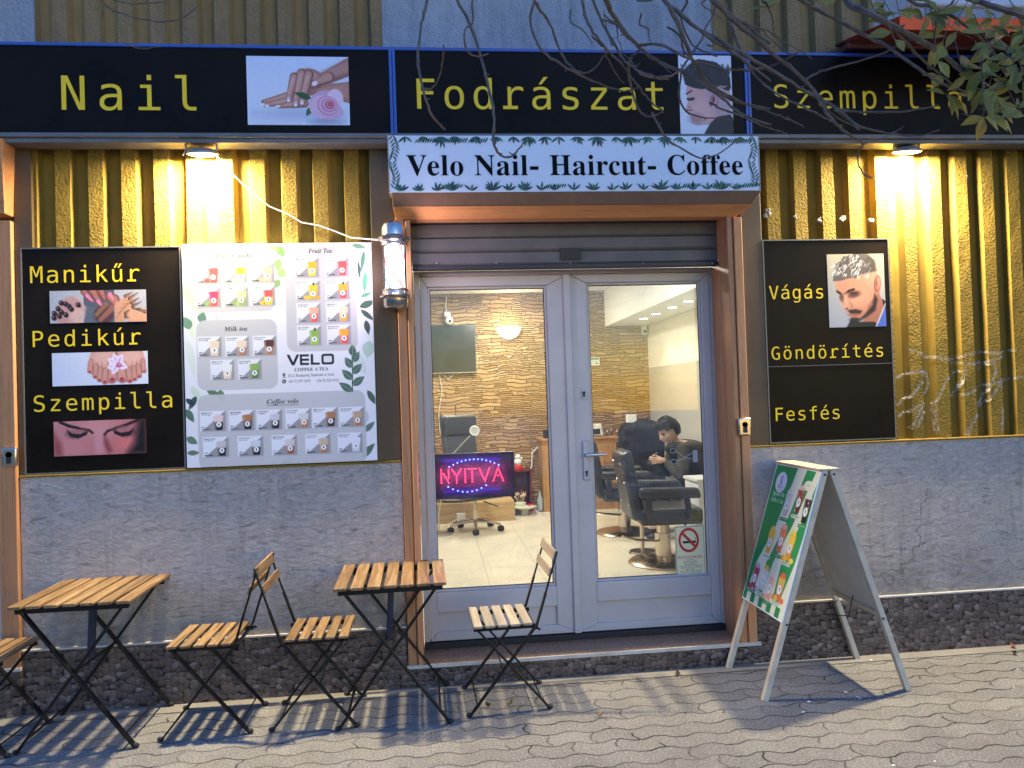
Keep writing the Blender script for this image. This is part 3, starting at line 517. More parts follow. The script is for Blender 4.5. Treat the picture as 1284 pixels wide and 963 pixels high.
'Ae':'404|212,-8 161,-2 117,16 82,46 56,85 40,132 34,187 39,242 55,290 81,329 115,359 157,378 205,384 236,382 266,374 294,361 319,341 341,315 357,282 368,242 371,194 371,169 75,169 75,221 338,221 310,202 307,237 298,269 283,294 263,314 237,326 205,330 173,326 146,313 125,294 109,270 99,241 96,211 96,178 100,139 110,106 128,80 151,61 179,50 212,46 234,48 254,53 271,61 285,73 297,88 306,105 365,91 353,63 335,39 311,19 283,4 249,-5',
'Af':'254|228,379 228,327 6,327 6,379|81,0 81,432 84,461 96,486 113,505 135,519 161,527 187,530 207,529 222,527 234,524 243,521 227,468 215,472 206,473 195,474 171,470 154,460 145,443 142,419 142,0',
'Ag':'425|207,-151 168,-148 134,-140 105,-127 82,-110 64,-91 51,-69 101,-41 110,-53 122,-66 136,-78 154,-88 178,-95 207,-97 249,-92 282,-75 304,-47 311,-6 311,68 306,68 298,56 287,41 272,28 252,16 227,8 195,5 152,10 113,27 80,53 55,90 39,136 34,191 39,246 55,293 80,332 112,361 152,378 196,384 228,382 253,373 273,360 288,346 299,331 308,319 313,319 313,379 372,379 372,-9 367,-54 350,-90 324,-117 291,-136 251,-147|205,59 237,63 264,75 285,95 300,121 309,154 312,193 309,231 300,264 285,291 264,312 237,325 205,330 172,325 145,312 124,290 109,262 99,229 96,193 99,155 109,123 124,96 145,76 172,63',
'Ah':'410|114,227 114,0 53,0 53,509 114,509 114,287 102,287 124,332 152,362 187,379 227,384 264,380 295,369 321,349 341,321 353,285 357,240 357,0 296,0 296,235 290,275 273,304 246,323 210,329 184,326 161,317 141,303 126,283 117,257',
'Ai':'167|53,0 53,379 114,379 114,0|84,443 67,446 54,455 44,468 41,483 44,499 54,512 67,521 84,524 100,521 114,512 123,499 126,483 123,468 114,455 100,446',
'Aj':'167|53,379 114,379 114,-30 111,-63 102,-90 86,-113 65,-129 37,-139 4,-143 -10,-143 -10,-87 2,-87 25,-83 40,-72 50,-54 53,-29|83,443 67,446 53,455 44,468 41,483 44,499 53,512 67,521 83,524 100,521 114,512 123,499 126,483 123,468 114,455 100,446',
'Ak':'381|110,137 110,212 121,212 284,379 360,379 184,199 177,199|53,0 53,509 114,509 114,0|294,0 148,186 191,229 372,0',
'Ao':'415|207,-8 159,-2 117,16 82,46 56,85 40,133 34,187 40,243 56,291 82,330 117,360 159,378 207,384 256,378 299,360 333,330 359,291 376,243 381,187 376,133 359,85 333,46 299,16 256,-2|207,46 242,51 270,66 292,89 307,117 316,151 319,187 316,224 307,258 292,287 270,310 242,325 207,330 173,325 145,310 124,287 108,258 99,224 96,187 99,151 108,117 124,89 145,66 173,51',
'Ap':'424|53,-143 53,379 112,379 112,319 118,319 126,331 137,346 152,360 171,373 197,381 229,384 274,378 313,361 345,332 370,293 385,245 390,189 385,133 370,84 346,45 313,16 274,-2 229,-8 198,-5 173,4 153,17 138,31 127,46 118,59 114,59 114,-143|220,47 253,51 279,66 301,88 316,117 325,151 328,189 325,227 316,261 301,290 280,311 253,325 220,330 188,325 161,312 140,291 125,263 116,229 113,189 116,150 125,115 140,86 162,65 188,51',
'Ar':'259|53,0 53,379 112,379 112,321 115,321 130,347 152,367 181,380 213,385 229,384 243,384 243,322 230,324 219,325 207,326 182,323 159,315 140,301 126,284 117,262 114,237 114,0',
'As':'365|182,-8 145,-5 112,3 84,18 62,38 45,63 36,94 94,107 105,79 124,60 150,49 181,45 217,50 244,62 262,81 268,103 265,121 254,136 237,147 212,155 149,170 104,186 72,208 53,237 47,274 51,305 65,332 87,354 115,370 149,381 187,384 223,381 254,372 279,358 299,339 314,316 324,290 268,277 258,298 243,316 219,328 187,333 156,329 131,317 114,299 109,277 112,258 124,243 144,232 172,223 229,209 275,194 306,171 325,142 331,107 326,75 312,47 290,24 260,6 223,-5',
'At':'227|204,379 204,327 6,327 6,379|65,471 126,471 126,98 128,76 136,61 150,53 170,50 185,51 202,54 213,2 203,-1 192,-3 180,-4 168,-4 125,2 92,21 72,52 65,93',
'Au':'410|182,-5 146,-1 115,11 89,31 69,59 57,95 53,139 53,379 114,379 114,144 119,105 137,75 164,56 200,50 226,53 249,62 268,77 283,97 293,122 296,153 296,379 357,379 357,0 298,0 298,92 307,92 286,47 257,17 222,0',
'Av':'389|163,0 17,379 84,379 165,155 177,121 187,87 196,53 206,21 184,21 194,53 203,87 213,121 224,155 305,379 371,379 226,0',
'AÁ':'480|16,0 201,509 276,509 463,0 395,0 287,302 276,334 264,372 250,420 232,478 245,478 228,419 213,371 201,333 191,302 85,0|110,142 110,199 370,199 370,142|213,558 260,659 329,659 263,558',
'Aá':'389|160,-9 126,-5 94,5 68,22 48,45 35,73 30,108 34,138 43,161 58,179 78,193 100,203 125,211 152,216 178,220 234,227 252,230 265,235 273,243 276,255 276,257 273,279 267,297 256,311 240,322 220,329 196,331 171,329 149,322 132,313 118,301 107,288 100,274 41,291 57,322 79,346 104,364 133,375 163,382 194,384 215,383 239,379 263,372 286,360 306,343 322,320 333,290 337,251 337,0 277,0 277,52 272,52 264,38 252,25 236,12 215,1 190,-6|170,45 202,49 228,59 248,74 263,93 272,115 276,138 276,190 270,186 259,182 246,179 231,176 200,171 175,168 154,164 134,159 117,150 103,139 95,124 92,105 94,87 102,72 114,61 130,52 149,47|162,429 210,529 278,529 212,429',
'Aú':'410|182,-5 146,-1 115,11 89,31 69,59 57,95 53,139 53,379 114,379 114,144 119,105 137,75 164,56 200,50 226,53 249,62 268,77 283,97 293,122 296,153 296,379 357,379 357,0 298,0 298,92 307,92 286,47 257,17 222,0|178,429 226,529 294,529 228,429'}

_GC = {}


def _inside(p, c):
    r = False
    for i in range(len(c)):
        (x0, y0), (x1, y1) = c[i - 1], c[i]
        if (y0 > p[1]) != (y1 > p[1]) and p[0] < (x1 - x0) * (p[1] - y0) / (y1 - y0) + x0: r = not r
    return r


def islands(cs):
    """outer outlines each with the holes they hold"""
    outs = [c for c in cs if sum(_inside(c[0], o) for o in cs if o is not c) % 2 == 0]
    return [[o] + [c for c in cs if c not in outs and _inside(c[0], o)] for o in outs]


def fill(mb, cs, fn):
    for g in islands(cs):
        mb.add([fn(p) for c in g for p in c], tessellate_polygon([[Vector((p[0], p[1], 0)) for p in c] for c in g]))


def glyph(kc):
    if kc not in _GC:
        a, *cs = GLYPHS[kc].split('|')
        conts = [[tuple(float(q) for q in p.split(',')) for p in c.split()] for c in cs if c]
        if kc == 'Mr':      # slab under the stem of the r
            conts.append([(40, 0), (124, 0), (124, 58), (40, 58)]); conts.append([(192, 0), (300, 0), (300, 58), (192, 58)])
        _GC[kc] = (float(a), conts)
    return _GC[kc]


def layout(txt, fs, cap, pitch=None, track=0.0, shear=0.0, refcap=None):
    """list of (contours) with x starting at 0; units so that capitals are cap tall"""
    ref = refcap or {'M': 520.0, 'S': 455.0, 'I': 455.0, 'A': 516.0}[fs]
    k = cap / ref; x = 0.0; out = []
    for i, c in enumerate(txt):
        if c == ' ':
            x += (pitch if pitch else 190 * k + track); continue
        a, cs = glyph(fs + c)
        xo = x - (a * k / 2 if pitch else 0)
        out.append([[(xo + px * k + shear * py * k, py * k) for px, py in q] for q in cs])
        x += pitch if pitch else a * k + track
    return out, (x if not pitch else x - pitch)


def text_mesh(mb, txt, fs, cap, o, ux=(1, 0, 0), uz=(0, 0, 1), pitch=None, track=0.0, shear=0.0, width=None, center=False):
    gl, wd = layout(txt, fs, cap, pitch, track, shear)
    o, ux, uz = Vector(o), Vector(ux), Vector(uz)
    sx = (width / wd) if width else 1.0
    x0 = -wd * sx / 2 if center else 0.0
    for cs in gl:
        fill(mb, cs, lambda p: o + ux * (x0 + p[0] * sx) + uz * p[1])
    return wd * sx


# ------------------------------------------------------------------ printed pictures: shapes inked onto a fine sheet
class Paint:
    def __init__(s, W, H, k, base=(1, 1, 1)):
        s.W, s.H, s.k = W, H, k
        s.w, s.h = max(2, int(round(W * k))), max(2, int(round(H * k)))
        s.X = (np.arange(s.w) + .5) / s.w * W; s.Y = (np.arange(s.h) + .5) / s.h * H
        s.c = np.empty((s.h, s.w, 3)); s.c[:] = base

    def _win(s, x0, x1, y0, y1, f):
        a = max(0, int(np.searchsorted(s.X, x0 - f)) - 1); b = min(s.w, int(np.searchsorted(s.X, x1 + f)) + 1)
        c = max(0, int(np.searchsorted(s.Y, y0 - f)) - 1); d = min(s.h, int(np.searchsorted(s.Y, y1 + f)) + 1)
        return a, b, c, d

    def _put(s, win, cov, col):
        a, b, c, d = win
        r = s.c[c:d, a:b]; r += (np.array(col) - r) * cov[..., None]

    def poly(s, pts, col, a=1.0, f=0.0):
        conts = pts if isinstance(pts[0][0], (tuple, list)) else [pts]
        al = [p for c in conts for p in c]; f = max(f, .7 / s.k)
        wn = s._win(min(p[0] for p in al), max(p[0] for p in al), min(p[1] for p in al), max(p[1] for p in al), f)
        if wn[0] >= wn[1] or wn[2] >= wn[3]: return s
        X, Y = np.meshgrid(s.X[wn[0]:wn[1]], s.Y[wn[2]:wn[3]])
        ins = np.zeros(X.shape, bool); d2 = np.full(X.shape, 1e18)
        for c in conts:
            for i in range(len(c)):
                (x0, y0), (x1, y1) = c[i], c[(i + 1) % len(c)]
                if y0 != y1:
                    cr = ((y0 > Y) != (y1 > Y)) & (X < (x1 - x0) * (Y - y0) / (y1 - y0) + x0)
                    ins ^= cr
                ex, ey = x1 - x0, y1 - y0; L = ex * ex + ey * ey + 1e-12
                t = np.clip(((X - x0) * ex + (Y - y0) * ey) / L, 0, 1)
                d2 = np.minimum(d2, (X - x0 - t * ex) ** 2 + (Y - y0 - t * ey) ** 2)
        sd = np.sqrt(d2) * np.where(ins, 1, -1)
        s._put(wn, np.clip(.5 + sd / f, 0, 1) * a, col)
        return s

    def rect(s, x0, y0, x1, y1, col, a=1.0, f=0.0):
        return s.poly([(x0, y0), (x1, y0), (x1, y1), (x0, y1)], col, a, f)

    def rrect(s, x0, y0, x1, y1, r, col, a=1.0):
        p = []
        for cx, cy, t0 in ((x1 - r, y0 + r, -90), (x1 - r, y1 - r, 0), (x0 + r, y1 - r, 90), (x0 + r, y0 + r, 180)):
            for i in range(5):
                t = math.radians(t0 + i * 22.5); p.append((cx + r * math.cos(t), cy + r * math.sin(t)))
        return s.poly(p, col, a)

    def ell(s, cx, cy, rx, ry, col, a=1.0, f=0.0, rot=0.0):
        f = max(f, .7 / s.k); R = max(rx, ry)
        wn = s._win(cx - R, cx + R, cy - R, cy + R, f)
        if wn[0] >= wn[1] or wn[2] >= wn[3]: return s
        X, Y = np.meshgrid(s.X[wn[0]:wn[1]] - cx, s.Y[wn[2]:wn[3]] - cy)
        t = math.radians(rot); u = X * math.cos(t) + Y * math.sin(t); v = -X * math.sin(t) + Y * math.cos(t)
        q = np.sqrt((u / rx) ** 2 + (v / ry) ** 2)
        s._put(wn, np.clip(.5 + (1 - q) * min(rx, ry) / f, 0, 1) * a, col)
        return s

    def cap(s, p0, p1, r0, r1, col, a=1.0, f=0.0):
        f = max(f, .7 / s.k); R = max(r0, r1)
        wn = s._win(min(p0[0], p1[0]) - R, max(p0[0], p1[0]) + R, min(p0[1], p1[1]) - R, max(p0[1], p1[1]) + R, f)
        if wn[0] >= wn[1] or wn[2] >= wn[3]: return s
        X, Y = np.meshgrid(s.X[wn[0]:wn[1]], s.Y[wn[2]:wn[3]])
        ex, ey = p1[0] - p0[0], p1[1] - p0[1]; L = ex * ex + ey * ey + 1e-12
        t = np.clip(((X - p0[0]) * ex + (Y - p0[1]) * ey) / L, 0, 1)
        d = np.sqrt((X - p0[0] - t * ex) ** 2 + (Y - p0[1] - t * ey) ** 2)
        s._put(wn, np.clip(.5 + (r0 + (r1 - r0) * t - d) / f, 0, 1) * a, col)
        return s

    def line(s, pts, r, col, a=1.0, f=0.0):
        for i in range(len(pts) - 1): s.cap(pts[i], pts[i + 1], r, r, col, a, f)
        return s

    def leaf(s, x, y, L, wd, ang, col, a=1.0):
        t = math.radians(ang); d = (math.cos(t), math.sin(t)); n = (-d[1], d[0]); p = []
        for i in range(9):
            q = i / 8; p.append((x + d[0] * L * q + n[0] * wd * math.sin(PI * q ** .8), y + d[1] * L * q + n[1] * wd * math.sin(PI * q ** .8)))
        for i in range(8, -1, -1):
            q = i / 8; p.append((x + d[0] * L * q - n[0] * wd * math.sin(PI * q ** .8), y + d[1] * L * q - n[1] * wd * math.sin(PI * q ** .8)))
        return s.poly(p, col, a)

    def grad(s, c0, c1, vert=True):
        t = (s.Y / s.H)[:, None, None] if vert else (s.X / s.W)[None, :, None]
        s.c[:] = np.array(c0) * (1 - t) + np.array(c1) * t
        return s

    def text(s, txt, fs, cap, x, y, col, a=1.0, center=True, track=0.0, shear=0.0, width=None):
        gl, wd = layout(txt, fs, cap, None, track, shear)
        sx = width / wd if width else 1.0
        x0 = x - wd * sx / 2 if center else x
        for cs in gl:
            s.poly([[(x0 + p[0] * sx, y - p[1]) for p in c] for c in cs], col, a)
        return s

    def dash(s, x0, x1, y, h, col, a=.8, seed=0):
        r = random.Random(seed); x = x0
        while x < x1:
            L = min(x1 - x, h * (1.2 + 2.2 * r.random())); s.rect(x, y, x + L, y + h * (.7 + .4 * r.random()), col, a * (.6 + .4 * r.random())); x += L + h * .5
        return s

    def grain(s, amt, seed=1):
        r = np.random.RandomState(seed)
        s.c *= 1 + amt * r.randn(s.h, s.w, 1)
        return s

    def sheet(s, name, mat, parent, tl, tr, bl, off=(0, 0, 0)):
        """the inked sheet spanned by three corners (in the parent's space)"""
        tl, tr, bl = Vector(tl), Vector(tr), Vector(bl); off = Vector(off)
        u = np.linspace(0, 1, s.w); v = np.linspace(0, 1, s.h)
        U, V = np.meshgrid(u, v)
        A, B, C_ = np.array(tl + off), np.array(tr - tl), np.array(bl - tl)
        co = A + U[..., None] * B + V[..., None] * C_
        i = np.arange(s.h * s.w).reshape(s.h, s.w)
        q = np.stack([i[:-1, :-1], i[1:, :-1], i[1:, 1:], i[:-1, 1:]], -1).reshape(-1, 4)
        me = bpy.data.meshes.new(name)
        me.vertices.add(s.h * s.w); me.vertices.foreach_set('co', co.reshape(-1).astype(np.float32))
        me.loops.add(q.size); me.loops.foreach_set('vertex_index', q.reshape(-1).astype(np.int32))
        me.polygons.add(len(q)); me.polygons.foreach_set('loop_start', np.arange(0, q.size, 4, dtype=np.int32))
        me.update(); me.validate()
        at = me.attributes.new('ink', 'FLOAT_COLOR', 'POINT')
        c = np.clip(s.c, 0, 1); c = np.where(c <= .04045, c / 12.92, ((c + .055) / 1.055) ** 2.4)
        rgba = np.ones((s.h * s.w, 4), np.float32); rgba[:, :3] = c.reshape(-1, 3)
        at.data.foreach_set('color', rgba.reshape(-1))
        me.materials.append(mat)
        o = bpy.data.objects.new(name, me); COL.objects.link(o)
        if parent is not None: o.parent = parent
        return o


def C3(r, g, b):
    return (r / 255.0, g / 255.0, b / 255.0)

# ------------------------------------------------------------------ material set
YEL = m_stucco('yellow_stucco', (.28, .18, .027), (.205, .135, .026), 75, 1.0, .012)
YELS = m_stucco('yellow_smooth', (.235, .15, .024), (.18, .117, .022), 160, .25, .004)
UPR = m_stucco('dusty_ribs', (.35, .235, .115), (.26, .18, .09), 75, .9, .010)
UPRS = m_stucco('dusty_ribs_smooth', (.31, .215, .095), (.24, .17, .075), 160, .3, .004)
PIER = m_stucco('blue_grey_stucco', (.43, .465, .51), (.35, .38, .42), 80, .9, .012, (.2, .2, .2))
BROWNP = M('brown_panel', (.10, .06, .022), .5, var=((.07, .042, .016), 3), bump=(40, .1, .003))
CONC = M('strip_concrete', (.30, .275, .23), .9, var=((.21, .19, .16), 4), bump=(120, .5, .006))


def m_render():
    k = NT('grey_render'); v = k.obj()
    a = k.noise(k.mapping(v, (24, 24, 46)), 1.0, 8, .72, .7)
    b = k.noise(v, 120, 3, .6)
    a2 = k.noise(k.mapping(v, (60, 60, 95)), 1.0, 6, .75, .3)
    h = k.math('ADD', k.math('ADD', k.math('MULTIPLY', k.ramp(a, [(.36, 0.0), (.50, .75), (.64, 1.0)]), .75), k.math('MULTIPLY', a2, 1.5)), k.math('MULTIPLY', b, .3))
    f = k.ramp(k.noise(v, 1.3, 8, .65), [(.33, 0.0), (.67, 1.0)])
    c = k.mix(f, (.72, .635, .545), (.58, .51, .445))
    # hairline cracks and stains
    vo = k.n('ShaderNodeTexVoronoi', feature='DISTANCE_TO_EDGE'); vo.inputs['Scale'].default_value = 1.6
    dv = k.n('ShaderNodeVectorMath', operation='ADD'); k.l(v, dv.inputs[0])
    nn = k.n('ShaderNodeTexNoise'); nn.inputs['Scale'].default_value = 5; nn.inputs['Detail'].default_value = 5; k.l(v, nn.inputs['Vector'])
    sc = k.n('ShaderNodeVectorMath', operation='SCALE'); sc.inputs['Scale'].default_value = .35
    k.l(nn.outputs[1], sc.inputs[0]); k.l(sc.outputs[0], dv.inputs[1]); k.l(dv.outputs[0], vo.inputs['Vector'])
    cr = k.math('MULTIPLY', k.ramp(vo.outputs['Distance'], [(.0, 1.0), (.006, 0.0)]), k.ramp(k.noise(v, .8, 2), [(.54, 0.0), (.6, 1.0)]))
    c = k.mix(k.math('MULTIPLY', cr, .75), c, (.06, .06, .06))
    st = k.ramp(k.noise(k.mapping(v, (3, 3, .7)), 2.2, 6, .7), [(.52, 0.0), (.75, 1.0)])
    c = k.mix(k.math('MULTIPLY', st, .5), c, (.38, .345, .31))
    pit = k.ramp(a2, [(.30, 1.0), (.42, 0.0)])
    c = k.mix(k.math('MULTIPLY', pit, .5), c, (.24, .21, .19))
    sz = k.n('ShaderNodeSeparateXYZ'); k.l(v, sz.inputs[0])
    scar = k.math('MULTIPLY', k.ramp(k.noise(k.mapping(v, (11, 11, 30)), 1.0, 7, .7, .5), [(.585, 0.0), (.66, 1.0)]), .6)
    c = k.mix(scar, c, (.27, .24, .22))
    pat = k.ramp(k.noise(k.mapping(v, (1, 1, 1.6)), .9, 3, .5, .4), [(.50, 0.0), (.53, 1.0)])
    c = k.mix(k.math('MULTIPLY', pat, .22), c, (.50, .47, .44))     # repainted patches
    h = k.math('SUBTRACT', h, scar)
    low = k.math('ADD', k.math('MULTIPLY', k.math('SUBTRACT', .75, sz.outputs[2]), 1.1), k.math('SUBTRACT', k.noise(v, 4.5, 7, .7), .62))
    c = k.mix(k.math('MULTIPLY', k.ramp(low, [(.0, 0.0), (.28, 1.0)]), .5), c, (.28, .245, .21))    # mud splashed up from the paving
    drip = k.ramp(k.noise(k.mapping(v, (14, 14, .6)), 1.5, 5, .6), [(.56, 0.0), (.68, 1.0)])
    c = k.mix(k.math('MULTIPLY', drip, .38), c, (.32, .285, .255))
    h2 = k.math('SUBTRACT', h, k.math('MULTIPLY', cr, .8))
    k.bsdf(c, .95, 0, k.bump(h2, .9, .013), .2)
    return k.m


def m_pebble():
    k = NT('pebble_tile'); v = k.obj()
    vv = k.mapping(v, (1.0, 1.0, 1.35))
    nn = k.n('ShaderNodeTexNoise'); nn.inputs['Scale'].default_value = 18; k.l(vv, nn.inputs['Vector'])
    sc = k.n('ShaderNodeVectorMath', operation='SCALE'); sc.inputs['Scale'].default_value = .03; k.l(nn.outputs[1], sc.inputs[0])
    ad = k.n('ShaderNodeVectorMath', operation='ADD'); k.l(vv, ad.inputs[0]); k.l(sc.outputs[0], ad.inputs[1])
    sp_ = k.n('ShaderNodeSeparateXYZ'); k.l(ad.outputs[0], sp_.inputs[0]); cx_ = k.n('ShaderNodeCombineXYZ'); k.l(sp_.outputs[0], cx_.inputs[0]); k.l(sp_.outputs[2], cx_.inputs[1])
    vc = k.n('ShaderNodeTexVoronoi', feature='F1', voronoi_dimensions='2D'); vc.inputs['Scale'].default_value = 31; k.l(cx_.outputs[0], vc.inputs['Vector'])
    vc.inputs['Randomness'].default_value = .82
    edge = k.ramp(vc.outputs['Distance'], [(.0, 1.0), (.34, .85), (.52, .45), (.70, 0.0)])
    hue = k.n('ShaderNodeSeparateColor'); k.l(vc.outputs['Color'], hue.inputs[0])
    c = k.ramp(hue.outputs[0], [(.0, (.045, .029, .022)), (.55, (.095, .062, .048)), (.9, (.16, .112, .09)), (1.0, (.26, .20, .17))])
    c = k.mix(k.math('MULTIPLY', k.noise(v, 90, 3), .35), c, (.16, .13, .12))
    c = k.mix(k.ramp(edge, [(.0, 0.0), (.35, 1.0)]), (.014, .010, .009), c)
    sx = k.n('ShaderNodeSeparateXYZ'); k.l(v, sx.inputs[0])
    fr = k.math('ABSOLUTE', k.math('SUBTRACT', k.math('FRACT', k.math('DIVIDE', sx.outputs[0], .33)), .5))
    seam = k.ramp(fr, [(.488, 0.0), (.494, 1.0)])
    c = k.mix(seam, c, (.09, .075, .065))
    h = k.math('MULTIPLY', edge, k.math('SUBTRACT', 1.0, seam))
    k.bsdf(c, .42, 0, k.bump(h, .55, .007), .4)
    return k.m


RENDER, PEBBLE = m_render(), m_pebble()
ORANGE = m_wood('brown_cladding', (.40, .18, .08), (.50, .235, .105), (.56, .275, .125), 'Z', .6, .42)
ORANGEX = m_wood('brown_cladding_across', (.46, .19, .07), (.55, .24, .09), (.60, .28, .11), 'X', .6, .42)
PVC = M('white_plastic_frame', (.58, .52, .475), .36, var=((.49, .44, .405), 2.4), spec=.5)
PVCD = M('frame_gasket', (.015, .015, .016), .6)
ALU = M('shutter_grey', (.14, .125, .115), .5, .0, var=((.10, .092, .086), 5))
CHROME = M('chrome', (.58, .50, .41), .22, 1.0)
STEEL = M('brushed_steel', (.55, .55, .56), .32, 1.0, bump=(300, .1, .001))
TRIML = M('pale_trim', (.62, .58, .50), .6, var=((.45, .41, .34), 9))
BLUEF = M('blue_frame', (.035, .11, .42), .4, var=((.03, .09, .33), 5))
GREYT = M('grey_rail', (.17, .165, .16), .5, .2, var=((.12, .115, .11), 6))
BLACKP = M('black_sign_panel', (.0065, .0052, .005), .30, var=((.017, .0125, .009), 2.2), spec=.06)
LETTER = M('yellow_vinyl', (.98, .68, .03), .45, var=((.88, .60, .03), 9), spec=.2)
WHITEP = M('white_panel', (.72, .79, .86), .42, var=((.68, .75, .83), 4))
INK = M('black_ink', (.006, .006, .007), .6, spec=.06)
PRINT = m_print()
GLASS = m_glass()
BLACKM = M('black_metal', (.007, .0065, .0065), .45, .0, bump=(200, .1, .001), spec=.25)
RUBBER = M('rubber', (.02, .02, .02), .7)


def m_step():
    k = NT('speckled_step'); v = k.obj()
    n = k.noise(v, 60, 4, .7)
    c = k.ramp(n, [(.3, (.10, .055, .03)), (.5, (.27, .165, .095)), (.7, (.40, .27, .17))])
    k.bsdf(c, .35, 0, k.bump(n, .2, .003), .5)
    return k.m


def m_paving():
    k = NT('interlocking_paving'); v = k.obj()
    nz = k.n('ShaderNodeTexNoise'); nz.inputs['Scale'].default_value = 2.5; nz.inputs['Detail'].default_value = 3; k.l(v, nz.inputs['Vector'])
    sc = k.n('ShaderNodeVectorMath', operation='SCALE'); sc.inputs['Scale'].default_value = .025; k.l(nz.outputs[1], sc.inputs[0])
    ad = k.n('ShaderNodeVectorMath', operation='ADD'); k.l(v, ad.inputs[0]); k.l(sc.outputs[0], ad.inputs[1])
    s = k.n('ShaderNodeSeparateXYZ'); k.l(ad.outputs[0], s.inputs[0])
    x, y = s.outputs[0], s.outputs[1]
    px = k.math('DIVIDE', x, .20)

    def zig(t):      # trapezoid wave 0..1
        return k.math('MINIMUM', 1.0, k.math('MAXIMUM', 0.0, k.math('SUBTRACT', k.math('MULTIPLY', k.math('PINGPONG', t, 1.0), 2.2), .6)))
    yy = k.math('ADD', y, k.math('MULTIPLY', zig(k.math('MULTIPLY', px, 2.0)), .026))
    row = k.math('DIVIDE', yy, .115)
    ri = k.math('FLOOR', row); rf = k.math('FRACT', row)
    xx = k.math('ADD', k.math('ADD', px, k.math('MULTIPLY', ri, .5)), k.math('MULTIPLY', zig(k.math('MULTIPLY', row, 2.0)), .09))
    ci = k.math('FLOOR', xx); cf = k.math('FRACT', xx)
    ex = k.math('MULTIPLY', k.math('SUBTRACT', .5, k.math('ABSOLUTE', k.math('SUBTRACT', cf, .5))), .20)
    ey = k.math('MULTIPLY', k.math('SUBTRACT', .5, k.math('ABSOLUTE', k.math('SUBTRACT', rf, .5))), .115)
    keepx = k.ramp(k.noise(v, 3.1, 3), [(.42, 1.0), (.56, 0.0)])     # many cross joints are silted up
    ex = k.math('ADD', ex, k.math('MULTIPLY', keepx, .02))
    ed = k.math('MINIMUM', ex, ey)
    wid = k.math('MULTIPLY', k.ramp(k.noise(v, 4.0, 4, .6), [(.35, .15), (.65, 1.0)]), .006)
    j = k.n('ShaderNodeMapRange'); j.interpolation_type = 'SMOOTHSTEP'
    k.l(ed, j.inputs[0]); j.inputs[1].default_value = 0.0; k.l(wid, j.inputs[2]); j.inputs[3].default_value = 1.0; j.inputs[4].default_value = 0.0
    wn = k.n('ShaderNodeTexWhiteNoise', noise_dimensions='2D')
    cb = k.n('ShaderNodeCombineXYZ'); k.l(ci, cb.inputs[0]); k.l(ri, cb.inputs[1]); k.l(cb.outputs[0], wn.inputs[0])
    lip = k.ramp(wn.outputs[0], [(.30, .22), (.62, 1.0)])          # some stones stand proud and show a dark joint
    joint = k.math('MULTIPLY', j.outputs[0], lip)
    g = k.noise(v, 105, 4, .8)
    big = k.ramp(k.noise(v, 1.1, 7, .65), [(.32, 0.0), (.7, 1.0)])
    c = k.mix(big, (.32, .30, .262), (.225, .21, .185))
    c = k.mix(k.math('MULTIPLY', wn.outputs[0], .5), c, (.165, .155, .14))
    c = k.mix(k.ramp(g, [(.34, .85), (.5, 0.0)]), c, (.075, .07, .066))
    c = k.mix(k.ramp(g, [(.54, 0.0), (.68, .9)]), c, (.56, .535, .49))
    sp = k.ramp(k.noise(v, 24, 2, .5), [(.70, 0.0), (.76, .6)])
    c = k.mix(sp, c, (.10, .09, .08))
    st = k.ramp(k.noise(v, 2.3, 8, .7, .6), [(.50, 0.0), (.72, 1.0)])
    c = k.mix(k.math('MULTIPLY', st, .45), c, (.115, .105, .095))
    near = k.math('MULTIPLY', k.ramp(ed, [(.0, 1.0), (.016, 0.0)]), .35)
    c = k.mix(near, c, (.12, .11, .10))
    c = k.mix(k.math('MULTIPLY', joint, .95), c, (.018, .016, .014))
    tilt = k.math('MULTIPLY', wn.outputs[0], .7)
    h = k.math('ADD', k.math('SUBTRACT', k.math('ADD', tilt, k.math('MULTIPLY', g, .28)), k.math('MULTIPLY', joint, 1.8)), k.math('MULTIPLY', k.noise(v, 9, 4), .6))
    k.bsdf(c, .88, 0, k.bump(h, 1.0, .012), .3)
    return k.m


# ------------------------------------------------------------------ ground
g = MB(); g.add([(-60, -60, 0), (60, -60, 0), (60, 60, 0), (-60, 60, 0)], [(0, 1, 2, 3)])
structure(g.build('pavement', m_paving()))
g = MB(); g.add([(-2.25, -.13, .004), (6, -.10, .004), (6, .0, .004), (-2.25, .0, .004)], [(0, 1, 2, 3)])
structure(g.build('concrete_strip', CONC))

# ------------------------------------------------------------------ the shop building
B = thing('shop_building', 'street front with yellow ribbed stucco over grey render and dark pebble tile plinth', 'building', (0, 0, 0))
LX0, LX1 = -2.22, -.20       # left wall field
RX0, RX1 = 1.82, 7.0         # right wall field
LEDGE = 1.268
PL = .345

m = MB()
m.box(LX0, LX1, .0, .27, PL, LEDGE - .012); m.build('rendered_wall', RENDER, B)
m = MB()
m.box(RX0, RX1, .0, .27, PL, LEDGE - .012); m.build('rendered_wall', RENDER, B)
m = MB(); m.box(LX0, LX1 - .001, -.012, .05, LEDGE - .011, LEDGE); m.build('ledge', YELS, B, bevel=.004)
m = MB(); m.box(RX0 + .001, RX1, -.012, .05, LEDGE - .011, LEDGE); m.build('ledge', YELS, B, bevel=.004)
for a, b in ((LX0, LX1), (RX0, RX1)):
    m = MB(); m.box(a, b, -.016, .02, .0, PL - .010); m.build('plinth', PEBBLE, B)
    m = MB(); m.box(a, b, -.020, .018, PL - .009, PL); m.build('plinth_trim', TRIML, B)


def rib_y(x, x0, per=.172, fr=.078, sl=.016, dep=.046, y0=.022):
    t = (x - x0) % per
    if t < fr: return y0
    if t < fr + sl: return y0 + dep * (t - fr) / sl
    if t < per - sl: return y0 + dep
    return y0 + dep * (per - t) / sl


